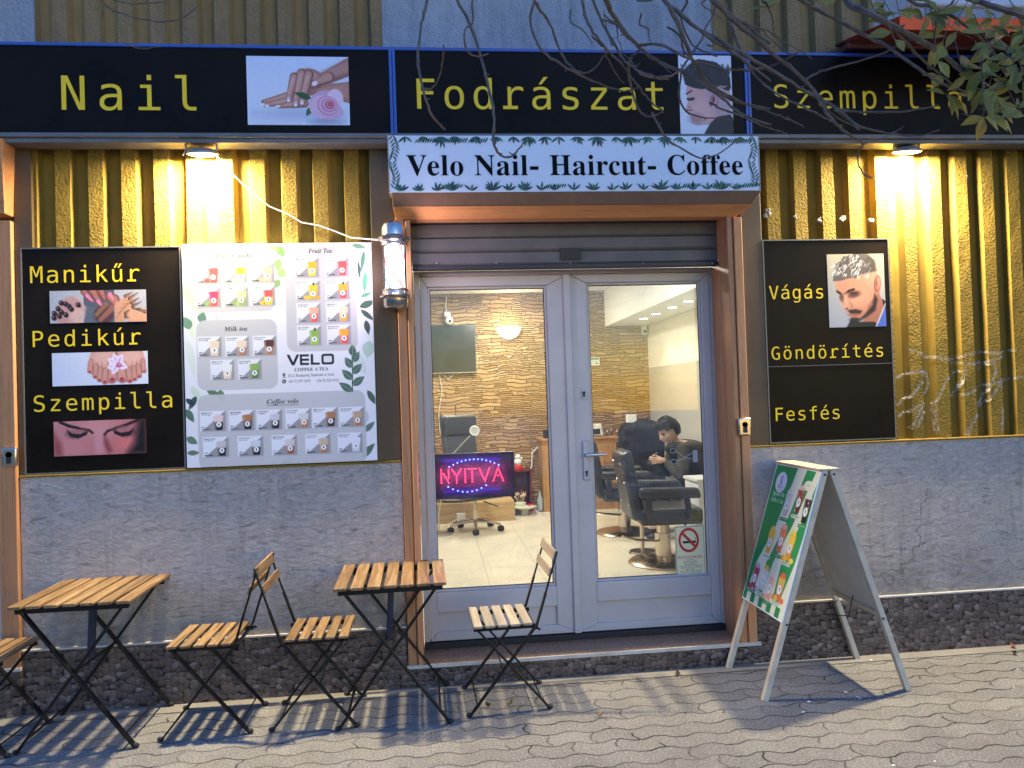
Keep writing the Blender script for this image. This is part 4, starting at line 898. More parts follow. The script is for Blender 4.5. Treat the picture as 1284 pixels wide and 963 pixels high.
def ribs(name, xa, xb, za, zb, phase, mats, per=.172):
    mb = MB(); xs = [xa]; x = phase
    while x > xa: x -= per
    ks = []
    while x < xb:
        for o in (0, .078, .094, per - .016):
            ks.append(x + o)
        x += per
    ks = sorted(q for q in ks if xa < q < xb)
    xs = [xa] + ks + [xb]
    r = random.Random(int(za * 10)); zs = list(np.linspace(za, zb, 14))
    vs = []; jit = {}
    for i, xx in enumerate(xs):
        for j, z in enumerate(zs):
            dx = (r.random() - .5) * .0035 if 0 < i < len(xs) - 1 else 0
            vs.append((xx + dx, rib_y(xx, phase, per) + (r.random() - .5) * .003, z))
    n = len(zs)
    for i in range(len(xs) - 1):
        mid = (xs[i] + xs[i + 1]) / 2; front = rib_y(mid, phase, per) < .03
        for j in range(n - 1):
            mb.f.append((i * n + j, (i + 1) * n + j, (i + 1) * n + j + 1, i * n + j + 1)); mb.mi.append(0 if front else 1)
    mb.v = [Vector(p) for p in vs]
    o = mb.build(name, mats, B, fix=False)
    return o


PHL, PHR = -2.02, 2.005
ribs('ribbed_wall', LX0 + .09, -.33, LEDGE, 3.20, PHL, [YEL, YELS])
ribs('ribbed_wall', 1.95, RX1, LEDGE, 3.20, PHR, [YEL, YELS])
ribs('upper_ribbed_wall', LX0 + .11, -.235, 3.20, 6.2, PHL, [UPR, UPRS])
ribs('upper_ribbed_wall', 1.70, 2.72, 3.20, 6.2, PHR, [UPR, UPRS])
m = MB()
for q in ((LX0 - .3, LX0 + .11, .028, .27, 3.2, 6.2), (-.235, 1.70, .02, .27, 3.05, 6.2), (2.72, RX1, .03, .27, 3.2, 6.2)):
    m = MB(); m.box(*q); m.build('upper_wall', PIER, B)
m = MB()     # masonry behind the ribs
m.box(LX0, LX1, .078, .27, LEDGE, 3.2); m.box(RX0, RX1, .078, .27, LEDGE, 3.2)
m.box(LX0 - .3, -.235, .078, .271, 3.2, 6.2); m.box(1.70, 2.72, .078, .271, 3.2, 6.2)
m.box(LX1, RX0, .06, .27, 2.64, 3.05)
m.box(-7, LX0 - .9, .0, .27, 0, 6.2); m.box(LX0 - .9, LX0, .05, .27, 2.5, 6.19)
m.build('masonry', RENDER, B)
# dark brown smooth strips beside the door
m = MB(); m.box(-.33, -.20, -.004, .061, LEDGE, 3.05); m.build('side_panel', BROWNP, B, bevel=.003)
m = MB(); m.box(1.82, 1.951, -.004, .061, LEDGE, 3.05); m.build('side_panel', BROWNP, B, bevel=.003)
m = MB(); m.box(LX0, LX0 + .089, -.002, .061, LEDGE, 3.2); m.build('side_panel', BROWNP, B)
# door surround: two cladding posts with a groove, and the lintel box
for (a, b, inner) in ((-.195, -.112, 1), (1.728, 1.818, -1)):
    m = MB()
    mid = a + (b - a) * (.62 if inner > 0 else .40)
    m.box(a, mid - .004, -.030, .10, .13, 2.635); m.box(mid + .004, b, -.036, .10, .13, 2.612)
    m.box(mid - .004, mid + .004, -.018, .09, .13, 2.61)
    m.build('door_post', ORANGE, B, bevel=.004)
    m = MB(); e = b if inner > 0 else a
    m.box(e - (.02 if inner > 0 else -.001), e + (.001 if inner < 0 else 0) + (.0 if inner > 0 else .02), .101, .25, .13, 2.62)
    m.build('reveal', ORANGE, B)
m = MB()
m.hull8([(-.20, -.10, 2.672), (1.86, -.10, 2.672), (1.86, .06, 2.672), (-.20, .06, 2.672),
         (-.205, -.125, 2.742), (1.905, -.125, 2.742), (1.905, .06, 2.742), (-.205, .06, 2.742)])
m.build('lintel', M('brown_lintel', (.22, .115, .06), .55, var=((.16, .085, .045), 8), bump=(60, .2, .004)), B, bevel=.003)
m = MB()
m.hull8([(-.19, -.03, 2.617), (1.79, -.03, 2.617), (1.79, .06, 2.617), (-.19, .06, 2.617),
         (-.20, -.104, 2.671), (1.86, -.104, 2.671), (1.86, .06, 2.671), (-.20, .06, 2.671)])
m.build('lintel_soffit', ORANGEX, B, bevel=.003)
# step
m = MB(); m.box(-.20, 1.835, -.030, .30, .116, .13); m.build('step_tread', m_step(), B)
m = MB(); m.box(-.201, 1.836, -.042, -.031, .114, .133); m.build('step_edge', TRIML, B)
m = MB(); m.box(-.199, 1.819, -.018, .2, .0, .115); m.build('step_riser', PEBBLE, B)

# ------------------------------------------------------------------ roller shutter (raised) above the door
m = MB()
z = 2.380
for i in range(4):
    hgt = .084
    m.add([(-.11, .135, z), (1.727, .135, z), (1.727, .127, z + .012), (-.11, .127, z + .012), (1.727, .127, z + hgt - .012), (-.11, .127, z + hgt - .012),
           (1.727, .142, z + hgt), (-.11, .142, z + hgt)], [(0, 1, 2, 3), (3, 2, 4, 5), (5, 4, 6, 7)])
    z += hgt
sh = m.build('roller_shutter', ALU, B)
m = MB(); m.box(-.11, 1.727, .112, .146, 2.352, 2.380); m.build('bottom_rail', M('shutter_rail', (.035, .034, .036), .45, .3), sh, bevel=.004)
m = MB(); q = P(716, 318, .11); m.box(q.x - .062, q.x + .062, .1125, .118, q.z - .035, q.z + .035); m.build('label_plate', M('dark_label', (.02, .014, .013), .5), sh)
for px in (548, 622, 715, 806, 893):
    m = MB(); q = P(px, 330, .112); m.sphere((q.x, .111, q.z), .006, 8, 6); m.build('screw', STEEL, sh)

# ------------------------------------------------------------------ glazed double door
DY = .25
DX0, DX1, DZ0, DZ1 = -.108, 1.745, .165, 2.368
CX0, CX1 = .79, .868
fr = MB()
fr.box(DX0, DX0 + .035, DY - .004, DY + .07, DZ0, DZ1); fr.box(DX1 - .035, DX1, DY - .004, DY + .07, DZ0, DZ1)
fr.box(DX0 + .035, DX1 - .035, DY - .004, DY + .07, DZ1 - .03, DZ1)
fr.build('door_frame', PVC, B, bevel=.004)
m = MB(); m.box(DX0, DX1, DY - .03, DY + .07, .131, DZ0 - .001); m.build('threshold', PVCD, B, bevel=.003)
PANES = [(-.030, .690, .455, 2.273), (.936, 1.654, .463, 2.283)]
KICK = [(-.024, .702, .222, .335), (.942, 1.658, .215, .345)]
LEAF = [(DX0 + .037, CX0 + .034, DZ0 + .004, DZ1 - .032), (CX0 + .036, DX1 - .037, DZ0 + .004, DZ1 - .032)]
for i in range(2):
    x0, x1, z0, z1 = LEAF[i]; a0, a1, c0, c1 = PANES[i]; k0, k1, kz0, kz1 = KICK[i]
    y0, y1 = DY - .012, DY + .055
    m = MB()
    # mitred stiles and rails
    for (p) in ([(x0, z0), (a0, k0 and kz0), (a0, c1), (x0, z1)], [(x1, z1), (a1, c1), (a1, kz0), (x1, z0)],
                [(x0, z1), (a0, c1), (a1, c1), (x1, z1)], [(x0, z0), (x1, z0), (a1, kz0), (a0, kz0)]):
        m.prism(p, y0, y1)
    m.box(a0, a1, y0, y1, kz1, c0)
    leaf = m.build('door_leaf', PVC, B, bevel=.005)
    m = MB(); m.box(a0, a1, DY + .008, DY + .04, kz0, kz1); m.build('kick_panel', PVC, leaf)
    m = MB(); b = .014
    for q in ((a0, a0 + b, c0, c1), (a1 - b, a1, c0, c1), (a0 + b, a1 - b, c0, c0 + b), (a0 + b, a1 - b, c1 - b, c1)):
        m.box(q[0], q[1], DY + .004, DY + .03, q[2], q[3])
    m.build('glazing_bead', PVC, leaf, bevel=.003)
    m = MB(); m.box(a0 + b, a1 - b, DY + .020, DY + .026, c0 + b, c1 - b); m.build('pane', GLASS, leaf)
    m = MB(); e = .004
    for q in ((a0 + b, a0 + b + e, c0 + b, c1 - b), (a1 - b - e, a1 - b, c0 + b, c1 - b), (a0 + b, a1 - b, c0 + b, c0 + b + e), (a0 + b, a1 - b, c1 - b - e, c1 - b)):
        m.box(q[0], q[1], DY + .014, DY + .0195, q[2], q[3])
    m.build('gasket', PVCD, leaf)
    if i == 1:
        # cover strip, keyhole, handle plate
        m = MB(); m.box(CX0, CX1 - .035, DY - .030, DY - .0125, z0, z1); m.build('cover_strip', PVC, leaf, bevel=.005)
        hx = P(735, 580, DY - .02).x; hz = P(738, 570, DY - .02).z
        m = MB(); m.box(hx - .020, hx + .020, DY - .026, DY - .0125, hz - .155, hz + .085); m.build('handle_plate', M('plate_grey', (.42, .42, .45), .35, .4), leaf, bevel=.006)
        m = MB()
        m.tube([(hx - .002, DY - .027, hz), (hx - .002, DY - .066, hz)], .0095, 10)
        m.tube([(hx - .010, DY - .066, hz), (hx + .03, DY - .068, hz + .002), (hx + .115, DY - .064, hz)], [.010, .0105, .0085], 10)
        m.build('handle', STEEL, leaf, smooth=True)
        for zz in (hz - .112, P(729, 494, DY - .02).z):
            m = MB(); m.tube([(hx, DY - .0275, zz + .008), (hx, DY - .029, zz + .008)], .0085, 12); m.box(hx - .005, hx + .005, DY - .029, DY - .0265, zz - .018, zz + .004)
            m.build('keyhole', PVCD, leaf)
        m = MB(); zz = P(729, 494, DY - .02).z; m.box(hx - .015, hx + .015, DY - .0185, DY - .0125, zz - .032, zz + .03); m.build('lock_rosette', M('plate_grey', (.42, .42, .45)), leaf, bevel=.005)

# ------------------------------------------------------------------ the salon behind the glass
RXW, SY, ZF, ZC = 2.88, 5.7, .131, 2.99


def m_tiles():
    k = NT('beige_floor_tile'); v = k.obj()
    s = k.n('ShaderNodeSeparateXYZ'); k.l(v, s.inputs[0])
    T = .45
    dx = k.math('ABSOLUTE', k.math('SUBTRACT', k.math('FRACT', k.math('DIVIDE', k.math('ADD', s.outputs[0], .07), T)), .5))
    dy = k.math('ABSOLUTE', k.math('SUBTRACT', k.math('FRACT', k.math('DIVIDE', s.outputs[1], T)), .5))
    gr = k.ramp(k.math('MAXIMUM', dx, dy), [(.492, 0.0), (.495, 1.0)])
    c = k.mix(k.noise(v, 3, 5), (.68, .61, .48), (.60, .54, .42))
    c = k.mix(gr, c, (.30, .26, .20))
    k.bsdf(c, .28, 0, k.bump(gr, -.3, .002), .45)
    return k.m


def m_stone():
    k = NT('ledge_stone'); v = k.obj()
    nz = k.n('ShaderNodeTexNoise'); nz.inputs['Scale'].default_value = 3.2; nz.inputs['Detail'].default_value = 4; k.l(v, nz.inputs['Vector'])
    sc = k.n('ShaderNodeVectorMath', operation='SCALE'); sc.inputs['Scale'].default_value = .13; k.l(nz.outputs[1], sc.inputs[0])
    ad = k.n('ShaderNodeVectorMath', operation='ADD'); k.l(v, ad.inputs[0]); k.l(sc.outputs[0], ad.inputs[1])
    s = k.n('ShaderNodeSeparateXYZ'); k.l(ad.outputs[0], s.inputs[0])
    cb = k.n('ShaderNodeCombineXYZ'); k.l(s.outputs[0], cb.inputs[0]); k.l(s.outputs[2], cb.inputs[1])

    def brick(bw, bh, off):
        b = k.n('ShaderNodeTexBrick'); b.inputs['Scale'].default_value = 1.0
        b.inputs['Brick Width'].default_value = bw; b.inputs['Row Height'].default_value = bh
        b.inputs['Mortar Size'].default_value = .005; b.inputs['Mortar Smooth'].default_value = .8; b.inputs['Bias'].default_value = 0
        b.inputs['Color1'].default_value = (.0, .0, .0, 1); b.inputs['Color2'].default_value = (1, 1, 1, 1); b.inputs['Mortar'].default_value = (.5, .5, .5, 1)
        b.offset = off; b.squash = 1.6; b.squash_frequency = 3
        k.l(cb.outputs[0], b.inputs['Vector'])
        return b
    b1, b2 = brick(.32, .050, .37), brick(.22, .026, .43)
    sel = k.ramp(k.noise(v, 2.6, 2), [(.49, 0.0), (.51, 1.0)])
    tone = k.mix(sel, b1.outputs['Color'], b2.outputs['Color'])
    mor = k.mix(sel, b1.outputs['Fac'], b2.outputs['Fac'])
    c = k.ramp(tone, [(.0, (.32, .19, .10)), (.5, (.44, .28, .15)), (1.0, (.56, .385, .22))])
    n2 = k.noise(v, 34, 5, .7)
    c = k.mix(k.math('MULTIPLY', k.ramp(n2, [(.4, 0.0), (.7, 1.0)]), .4), c, (.30, .16, .065))
    c = k.mix(mor, c, (.07, .035, .015))
    h = k.math('ADD', k.math('SUBTRACT', k.math('MULTIPLY', tone, .7), k.math('MULTIPLY', mor, 1.3)), k.math('MULTIPLY', n2, .4))
    k.bsdf(c, .85, 0, k.bump(h, .9, .03), .25)
    return k.m


IW1 = M('cream_wall', (.76, .73, .66), .85, bump=(60, .1, .003))
IWG = M('grey_dado', (.40, .395, .375), .8, bump=(60, .1, .003))
IWC = M('white_ceiling', (.80, .79, .76), .9)
m = MB(); m.add([(-1.6, .27, ZF), (RXW, .27, ZF), (RXW, SY, ZF), (-1.6, SY, ZF)], [(0, 1, 2, 3)])
structure(m.build('salon_floor', m_tiles()))
m = MB(); m.box(-1.7, RXW + .1, SY, SY + .1, ZF, ZC); m.build('stone_wall', m_stone(), B)
m = MB(); m.box(RXW, RXW + .1, .27, SY, 1.935, ZC); m.build('salon_wall', IW1, B)
m = MB(); m.box(RXW, RXW + .1, .27, SY, ZF, 1.934); m.build('salon_dado', IWG, B)
m = MB(); m.box(-1.7, -1.6, .27, SY, ZF, ZC); m.box(-1.6, -.15, .2715, .28, ZF, ZC); m.box(1.80, RXW, .2715, .28, ZF, ZC); m.box(-.15, 1.8, .2715, .28, 2.42, ZC)
m.build('salon_wall', IW1, B)
m = MB(); m.box(-1.7, RXW + .1, .27, SY + .1, ZC, ZC + .1); m.build('salon_ceiling', IWC, B)
m = MB(); m.box(2.30, RXW - .001, .281, SY - .001, 2.51, ZC - .001); m.build('soffit', IWC, B)

# neighbouring doorway on the left
NX = LX0
m = MB()
m.box(NX - .075, NX - .004, -.030, .10, .259, 2.63); m.box(NX - .10, NX - .077, -.02, .10, .259, 2.63)
m.build('door_post', ORANGE, B, bevel=.004)
m = MB(); m.hull8([(NX - 1.6, -.08, 2.655), (NX - .005, -.08, 2.655), (NX - .005, .05, 2.655), (NX - 1.6, .05, 2.655),
                   (NX - 1.6, -.13, 3.04), (NX + .012, -.13, 3.04), (NX + .012, .05, 3.04), (NX - 1.6, .05, 3.04)])
m.build('lintel', ORANGEX, B, bevel=.004)
m = MB(); m.box(NX - 1.0, NX - .102, .06, .12, .26, 2.6); m.build('door_leaf', PVC, B, bevel=.004)
m = MB(); m.box(NX - 1.0, NX - .0, -.03, .3, .0, .24); m.build('step_riser', PEBBLE, B)
m = MB(); m.box(NX - 1.0, NX - .0, -.036, .3, .241, .258); m.build('step_edge', TRIML, B)

# ------------------------------------------------------------------ fascia signs
SGY = -.08


def baseline(mb, txt, cxa, cxb, base, top, Y):
    """fixed pitch lettering on the plane Y: first and last character centres, baseline and cap height given"""
    pa, pb = P(cxa, base, Y), P(cxb, base, Y)
    zc = (P((cxa + cxb) / 2, base, Y).z); zt = P((cxa + cxb) / 2, top, Y).z
    pitch = (pb.x - pa.x) / (len(txt) - 1)
    text_mesh(mb, txt, 'M', zt - zc, (pa.x, Y, zc), pitch=pitch)


def photo_quad(tlpx, brpx, Y):
    a, b = P(*tlpx, Y), P(*brpx, Y)
    return (a.x, Y, a.z), (b.x, Y, a.z), (a.x, Y, b.z)


def paint_hands():
    p = Paint(1120, 765, .17).grad(C3(214, 222, 240), C3(226, 230, 240))
    p.ell(560, 640, 420, 60, C3(170, 176, 200), .5, 90)
    sk, sh, hi = C3(206, 150, 128), C3(140, 86, 72), C3(232, 188, 168)
    p.cap((1130, 110), (820, 260), 95, 70, sh, 1, 20); p.cap((1130, 100), (800, 240), 70, 55, sk, .8, 60)
    p.poly([(640, 330), (1120, 280), (1120, 520), (760, 420), (560, 470)], C3(170, 112, 94), 1, 14)
    p.poly([(700, 350), (1115, 290), (1115, 480), (800, 390)], sk, .7, 60)
    for a, b, r0, r1 in (((560, 420), (180, 510), 62, 26), ((600, 470), (200, 540), 58, 26), ((620, 520), (350, 555), 50, 24)):
        p.cap(a, b, r0, r1, sh, 1, 8); p.cap((a[0], a[1] - 6), (b[0] + 10, b[1] - 5), r0 - 12, r1 - 8, sk, 1, 18)
        p.cap((a[0], a[1] - 22), (b[0] + 60, b[1] - 12), 14, 6, hi, .6, 22)
    p.ell(700, 250, 140, 110, sh, 1, 18, 20); p.ell(690, 235, 120, 90, sk, 1, 50, 20)
    for a, b, r in (((520, 230), (455, 480), 44), ((600, 190), (530, 530), 48), ((680, 200), (600, 510), 48)):
        p.cap(a, b, r + 6, r - 10, sh, 1, 8); p.cap((a[0] - 6, a[1]), (b[0] - 4, b[1]), r - 10, r - 20, sk, 1, 18)
        p.cap((a[0] - 14, a[1] + 20), (b[0] - 10, b[1] - 60), 12, 8, hi, .6, 20); p.ell(b[0] - 4, b[1] - 4, 20, 28, C3(240, 205, 205), .9, 8); p.ell(b[0] - 6, b[1] + 14, 18, 12, (1, 1, 1), 1, 5)
    p.cap((900, 230), (745, 300), 62, 40, sh, 1, 8); p.cap((890, 225), (760, 285), 48, 28, sk, 1, 20); p.ell(740, 300, 34, 26, C3(246, 232, 232), 1, 6, -30)
    for x, y in ((170, 535), (215, 552), (335, 555)): p.ell(x, y, 26, 14, C3(250, 240, 238), 1, 6)
    rs = C3(232, 190, 208)
    p.ell(860, 720, 180, 36, C3(120, 130, 160), .5, 40)
    p.leaf(700, 470, 200, 36, 200, C3(60, 90, 40)); p.leaf(700, 560, 120, 30, 120, C3(70, 100, 50))
    for x, y, a, b, c in ((850, 540, 175, 165, C3(214, 170, 192)), (820, 560, 145, 130, rs), (960, 470, 90, 110, C3(240, 208, 222)), (930, 620, 120, 80, C3(226, 180, 200))): p.ell(x, y, a, b, c, 1, 14)
    for i, (r, c) in enumerate(((120, C3(214, 140, 170)), (105, C3(238, 196, 212)), (88, C3(206, 120, 152)), (74, C3(236, 184, 202)), (56, C3(196, 92, 124)), (42, C3(226, 150, 170)), (28, C3(190, 70, 84)), (14, C3(222, 120, 110)))):
        p.ell(880 + i * 5, 545 - i * 2, r, r * .88, c, .95, 8, 20)
    return p.grain(.015)


def paint_fade_cut():
    p = Paint(590, 800, .17).grad(C3(206, 214, 232), C3(222, 226, 236))
    sk, sh = C3(196, 150, 150), C3(140, 96, 104)
    p.poly([(90, 290), (80, 400), (95, 470), (70, 540), (110, 590), (130, 690), (190, 715), (330, 700), (360, 800), (560, 640), (560, 300)], C3(206, 160, 156), 1, 10)
    p.poly([(300, 330), (560, 310), (560, 600), (420, 620), (330, 560)], C3(176, 150, 160), .8, 60)
    p.ell(250, 560, 120, 110, C3(222, 178, 172), .6, 90); p.ell(180, 640, 80, 50, sh, .5, 50)
    hair = C3(24, 20, 22)
    p.poly([(40, 170), (110, 120), (160, 60), (230, 40), (330, 55), (420, 70), (500, 130), (570, 220), (575, 330), (550, 360), (430, 330), (240, 345), (150, 330), (70, 300)], hair, 1, 8)
    r = random.Random(3)
    for _ in range(60):
        x = 60 + 500 * r.random(); p.cap((x, 150 + 90 * r.random()), (x + r.uniform(-30, 40), 40 + 60 * abs(x - 300) / 300 + 60 * r.random()), 9, 3, hair if r.random() < .7 else C3(60, 54, 56), .9, 4)
    for i in range(3): p.cap((330 + i * 60, 350), (470 + i * 30, 310), 4, 3, C3(210, 190, 190))
    p.line([(90, 445), (160, 440)], 9, hair); p.line([(80, 395), (140, 360)], 8, hair, .8, 4); p.ell(125, 450, 36, 14, C3(40, 28, 34), .9, 8)
    p.ell(380, 470, 44, 78, sh, 1, 8, 10); p.ell(384, 465, 32, 62, C3(206, 150, 150), 1, 10, 10); p.ell(378, 450, 14, 34, C3(60, 34, 42), .9, 8, 10); p.ell(370, 530, 22, 22, C3(214, 160, 160), 1, 8)
    p.line([(75, 555), (140, 560)], 6, C3(110, 60, 70), .9, 4); p.ell(110, 530, 16, 10, sh, .7, 6)
    p.poly([(260, 800), (330, 690), (420, 620), (560, 600), (600, 660), (600, 800)], C3(28, 27, 34), 1, 8)
    return p.grain(.015)


def paint_beard_cut():
    p = Paint(640, 795, .17).grad(C3(176, 168, 150), C3(170, 172, 182))
    p.ell(330, 100, 420, 160, C3(190, 170, 130), .35, 160)
    sk, sh, hi = C3(206, 142, 112), C3(120, 66, 50), C3(232, 172, 140)
    p.poly([(85, 280), (90, 380), (140, 470), (170, 560), (190, 610), (240, 640), (250, 690), (330, 715), (480, 640), (560, 500), (590, 400), (580, 260), (520, 180), (200, 200)], sk, 1, 12)
    p.poly([(440, 560), (560, 420), (600, 500), (640, 560), (560, 760), (330, 790), (400, 700)], C3(170, 106, 84), 1, 20)
    p.ell(330, 470, 110, 90, hi, .5, 100); p.ell(180, 520, 40, 80, hi, .6, 50, -20); p.ell(300, 640, 90, 40, C3(170, 96, 78), .6, 40)
    p.poly([(370, 230), (540, 190), (560, 330), (500, 420), (420, 330)], C3(196, 150, 128), .8, 50)
    hair = C3(92, 84, 82)
    p.poly([(60, 295), (75, 180), (120, 90), (200, 30), (330, -5), (460, 5), (530, 70), (545, 190), (450, 210), (380, 230), (320, 265), (240, 265), (150, 290)], hair, 1, 10)
    r = random.Random(5)
    for _ in range(120):
        x = r.uniform(80, 500); y = r.uniform(10, 240)
        if (x - 300) ** 2 / 240 ** 2 + (y - 150) ** 2 / 140 ** 2 > 1: continue
        a = math.radians(r.uniform(100, 150)); L = r.uniform(30, 70); cc = r.choice([C3(214, 206, 204), C3(170, 160, 158), C3(60, 54, 54), C3(232, 226, 222)])
        p.cap((x, y), (x + L * math.cos(a), y + L * math.sin(a)), 8, 3, cc, .85, 5)
    p.poly([(470, 30), (545, 90), (550, 190), (430, 215), (410, 150)], C3(70, 62, 58), .7, 40)
    p.line([(385, 220), (345, 290)], 5, hi)
    p.line([(195, 430), (240, 400), (290, 385)], 14, C3(40, 24, 20), .95, 8); p.line([(105, 405), (140, 430)], 13, C3(40, 24, 20), .95, 8)
    p.ell(290, 440, 70, 34, C3(86, 48, 38), .9, 30, -12); p.ell(150, 470, 24, 40, C3(86, 46, 38), .8, 24)
    p.poly([(135, 440), (180, 600), (210, 610), (190, 520)], sh, .5, 26)
    p.ell(555, 330, 38, 90, sh, 1, 10, 8); p.ell(560, 325, 28, 74, C3(214, 140, 118), 1, 14, 8); p.ell(548, 330, 10, 44, C3(120, 60, 50), .8, 12)
    bd = C3(38, 24, 20)
    p.poly([(210, 610), (300, 600), (370, 620), (350, 650), (240, 645)], bd, .95, 14)
    p.poly([(520, 430), (550, 500), (520, 620), (400, 700), (300, 740), (250, 700), (340, 710), (420, 640), (490, 560)], bd, .95, 26)
    p.cap((205, 430), (185, 560), 12, 22, hi, .75, 22); p.ell(178, 572, 24, 16, C3(226, 160, 132), .9, 12); p.ell(205, 590, 14, 7, C3(70, 34, 28), .85, 7); p.line([(238, 520), (262, 560), (256, 590)], 4, sh, .6, 8)
    p.cap((255, 425), (330, 418), 9, 4, C3(24, 14, 12), .9, 6); p.ell(292, 440, 30, 7, C3(60, 32, 28), .8, 6)
    p.ell(290, 715, 60, 26, bd, .8, 24); p.ell(280, 660, 60, 12, C3(170, 84, 76), .9, 10)
    p.poly([(190, 800), (250, 700), (330, 740), (500, 740), (560, 780), (560, 800)], C3(22, 20, 20), 1, 14)
    p.poly([(600, 490), (660, 540), (660, 640), (620, 620)], C3(16, 14, 16), 1, 8); p.poly([(520, 800), (560, 740), (640, 560), (660, 800)], C3(74, 104, 190), 1, 10)
    p.line([(520, 800), (640, 540)], 6, C3(200, 206, 222))
    return p.grain(.02)


def paint_nails():
    p = Paint(900, 290, .15, C3(120, 118, 120))
    r = random.Random(9)
    p.rect(0, 0, 305, 290, C3(176, 178, 184)); p.rect(312, 0, 600, 290, C3(84, 90, 100)); p.rect(600, 0, 900, 290, C3(176, 174, 182))
    p.ell(200, 190, 130, 130, C3(196, 150, 140), 1, 20, -20); p.ell(250, 200, 70, 110, C3(216, 176, 164), .8, 40)
    for x, y in ((120, 90), (160, 60), (210, 40), (255, 70), (80, 150), (60, 200)): p.cap((x + 60, y + 90), (x, y + 30), 26, 20, C3(190, 146, 138), 1, 8)
    for x, y in ((45, 200), (40, 240), (110, 190), (150, 215), (90, 225), (150, 120), (180, 140), (200, 165), (80, 160), (110, 110), (265, 130)): p.ell(x, y, 26, 22, C3(38, 16, 22), 1, 6, 40); p.ell(x - 8, y - 8, 5, 4, C3(220, 200, 204))
    p.rect(303, 0, 312, 290, C3(190, 186, 190))
    for i in range(9): p.line([(312, 150 + i * 16), (600, 180 + i * 15)], 3, C3(120, 130, 142), .6, 3)
    for a, b, ra, rb in (((320, 10), (380, 90), 34, 20), ((400, 0), (470, 130), 40, 22), ((480, 10), (510, 80), 36, 18), ((600, 90), (560, 60), 50, 38)): p.cap(a, b, ra, rb, C3(120, 66, 56), 1, 6); p.cap(a, b, ra - 14, rb - 10, C3(176, 112, 98), 1, 12)
    for a, b in (((450, 100), (490, 150)), ((560, 40), (590, 90)), ((350, 50), (400, 100)), ((500, 250), (460, 290)), ((560, 220), (520, 280))): p.cap(a, b, 18, 6, C3(224, 130, 170), 1, 6)
    p.ell(500, 220, 90, 80, C3(74, 44, 40), .9, 30); p.cap((580, 160), (470, 260), 26, 20, C3(150, 92, 80), 1, 10); p.cap((520, 130), (430, 220), 22, 18, C3(140, 96, 70), 1, 10)
    p.poly([(600, 120), (760, 40), (800, 140), (760, 230), (660, 290), (600, 290)], C3(206, 150, 118), 1, 14); p.poly([(730, 160), (900, 170), (900, 290), (720, 290)], C3(214, 158, 124), 1, 14)
    for i in range(5): p.line([(610 + i * 20, 250 - i * 40), (730 + i * 12, 120 - i * 10 + i * 8)], 3, C3(140, 90, 66), .7, 5)
    for a, b in (((700, 60), (770, 25)), ((740, 80), (820, 30)), ((760, 120), (830, 75)), ((770, 150), (850, 110)), ((700, 210), (740, 180)), ((700, 240), (730, 250)), ((830, 180), (760, 170)), ((880, 200), (800, 170))): p.cap(a, b, 15, 3, C3(70, 50, 44), 1, 4); p.cap((a[0] + 4, a[1]), b, 5, 1, C3(180, 140, 110), 1, 4)
    return p.grain(.03)


def paint_feet():
    p = Paint(900, 300, .15).grad(C3(206, 212, 228), C3(222, 224, 234), False)
    sk, sh, hi = C3(212, 150, 132), C3(150, 88, 78), C3(236, 188, 172)
    p.poly([(370, 0), (600, 0), (600, 200), (560, 290), (480, 280), (400, 220), (330, 180), (330, 110)], sk, 1, 8); p.poly([(600, 0), (850, 0), (880, 100), (870, 170), (820, 230), (740, 280), (640, 280), (610, 200)], sk, 1, 8)
    p.ell(480, 60, 110, 70, hi, .7, 60); p.ell(740, 60, 110, 70, hi, .7, 60); p.line([(604, 0), (602, 200)], 7, sh, 1, 8)
    toes = [(350, 170, 24), (400, 215, 26), (440, 245, 28), (490, 262, 32), (560, 240, 48), (650, 240, 48), (725, 258, 32), (770, 245, 28), (815, 222, 26), (860, 180, 24)]
    for x, y, q in toes: p.cap((x * .94 + 36, y - 90), (x, y), q * .9, q, sh, .75, 6); p.cap((x * .94 + 36, y - 90), (x, y - 2), q * .7, q * .8, sk, 1, 12); p.ell(x, y + q * .25, q * .5, q * .42, C3(176, 60, 74), 1, 4)
    for x in (380, 425, 465, 520, 690, 750, 792, 838): p.line([(x, 90), (x + (4 if x < 600 else -4), 200)], 3, sh, .6, 6)
    for x, y, a in ((560, 110, 160), (560, 80, 210), (600, 70, 250), (650, 70, 300), (690, 110, 20), (560, 150, 120)): p.leaf(610, 115, 105, 34, a, C3(238, 222, 238)); p.leaf(610, 115, 80, 8, a, C3(206, 150, 200))
    p.ell(625, 125, 26, 22, C3(190, 80, 130), 1, 8); p.ell(630, 120, 10, 8, C3(236, 190, 120))
    return p.grain(.012)


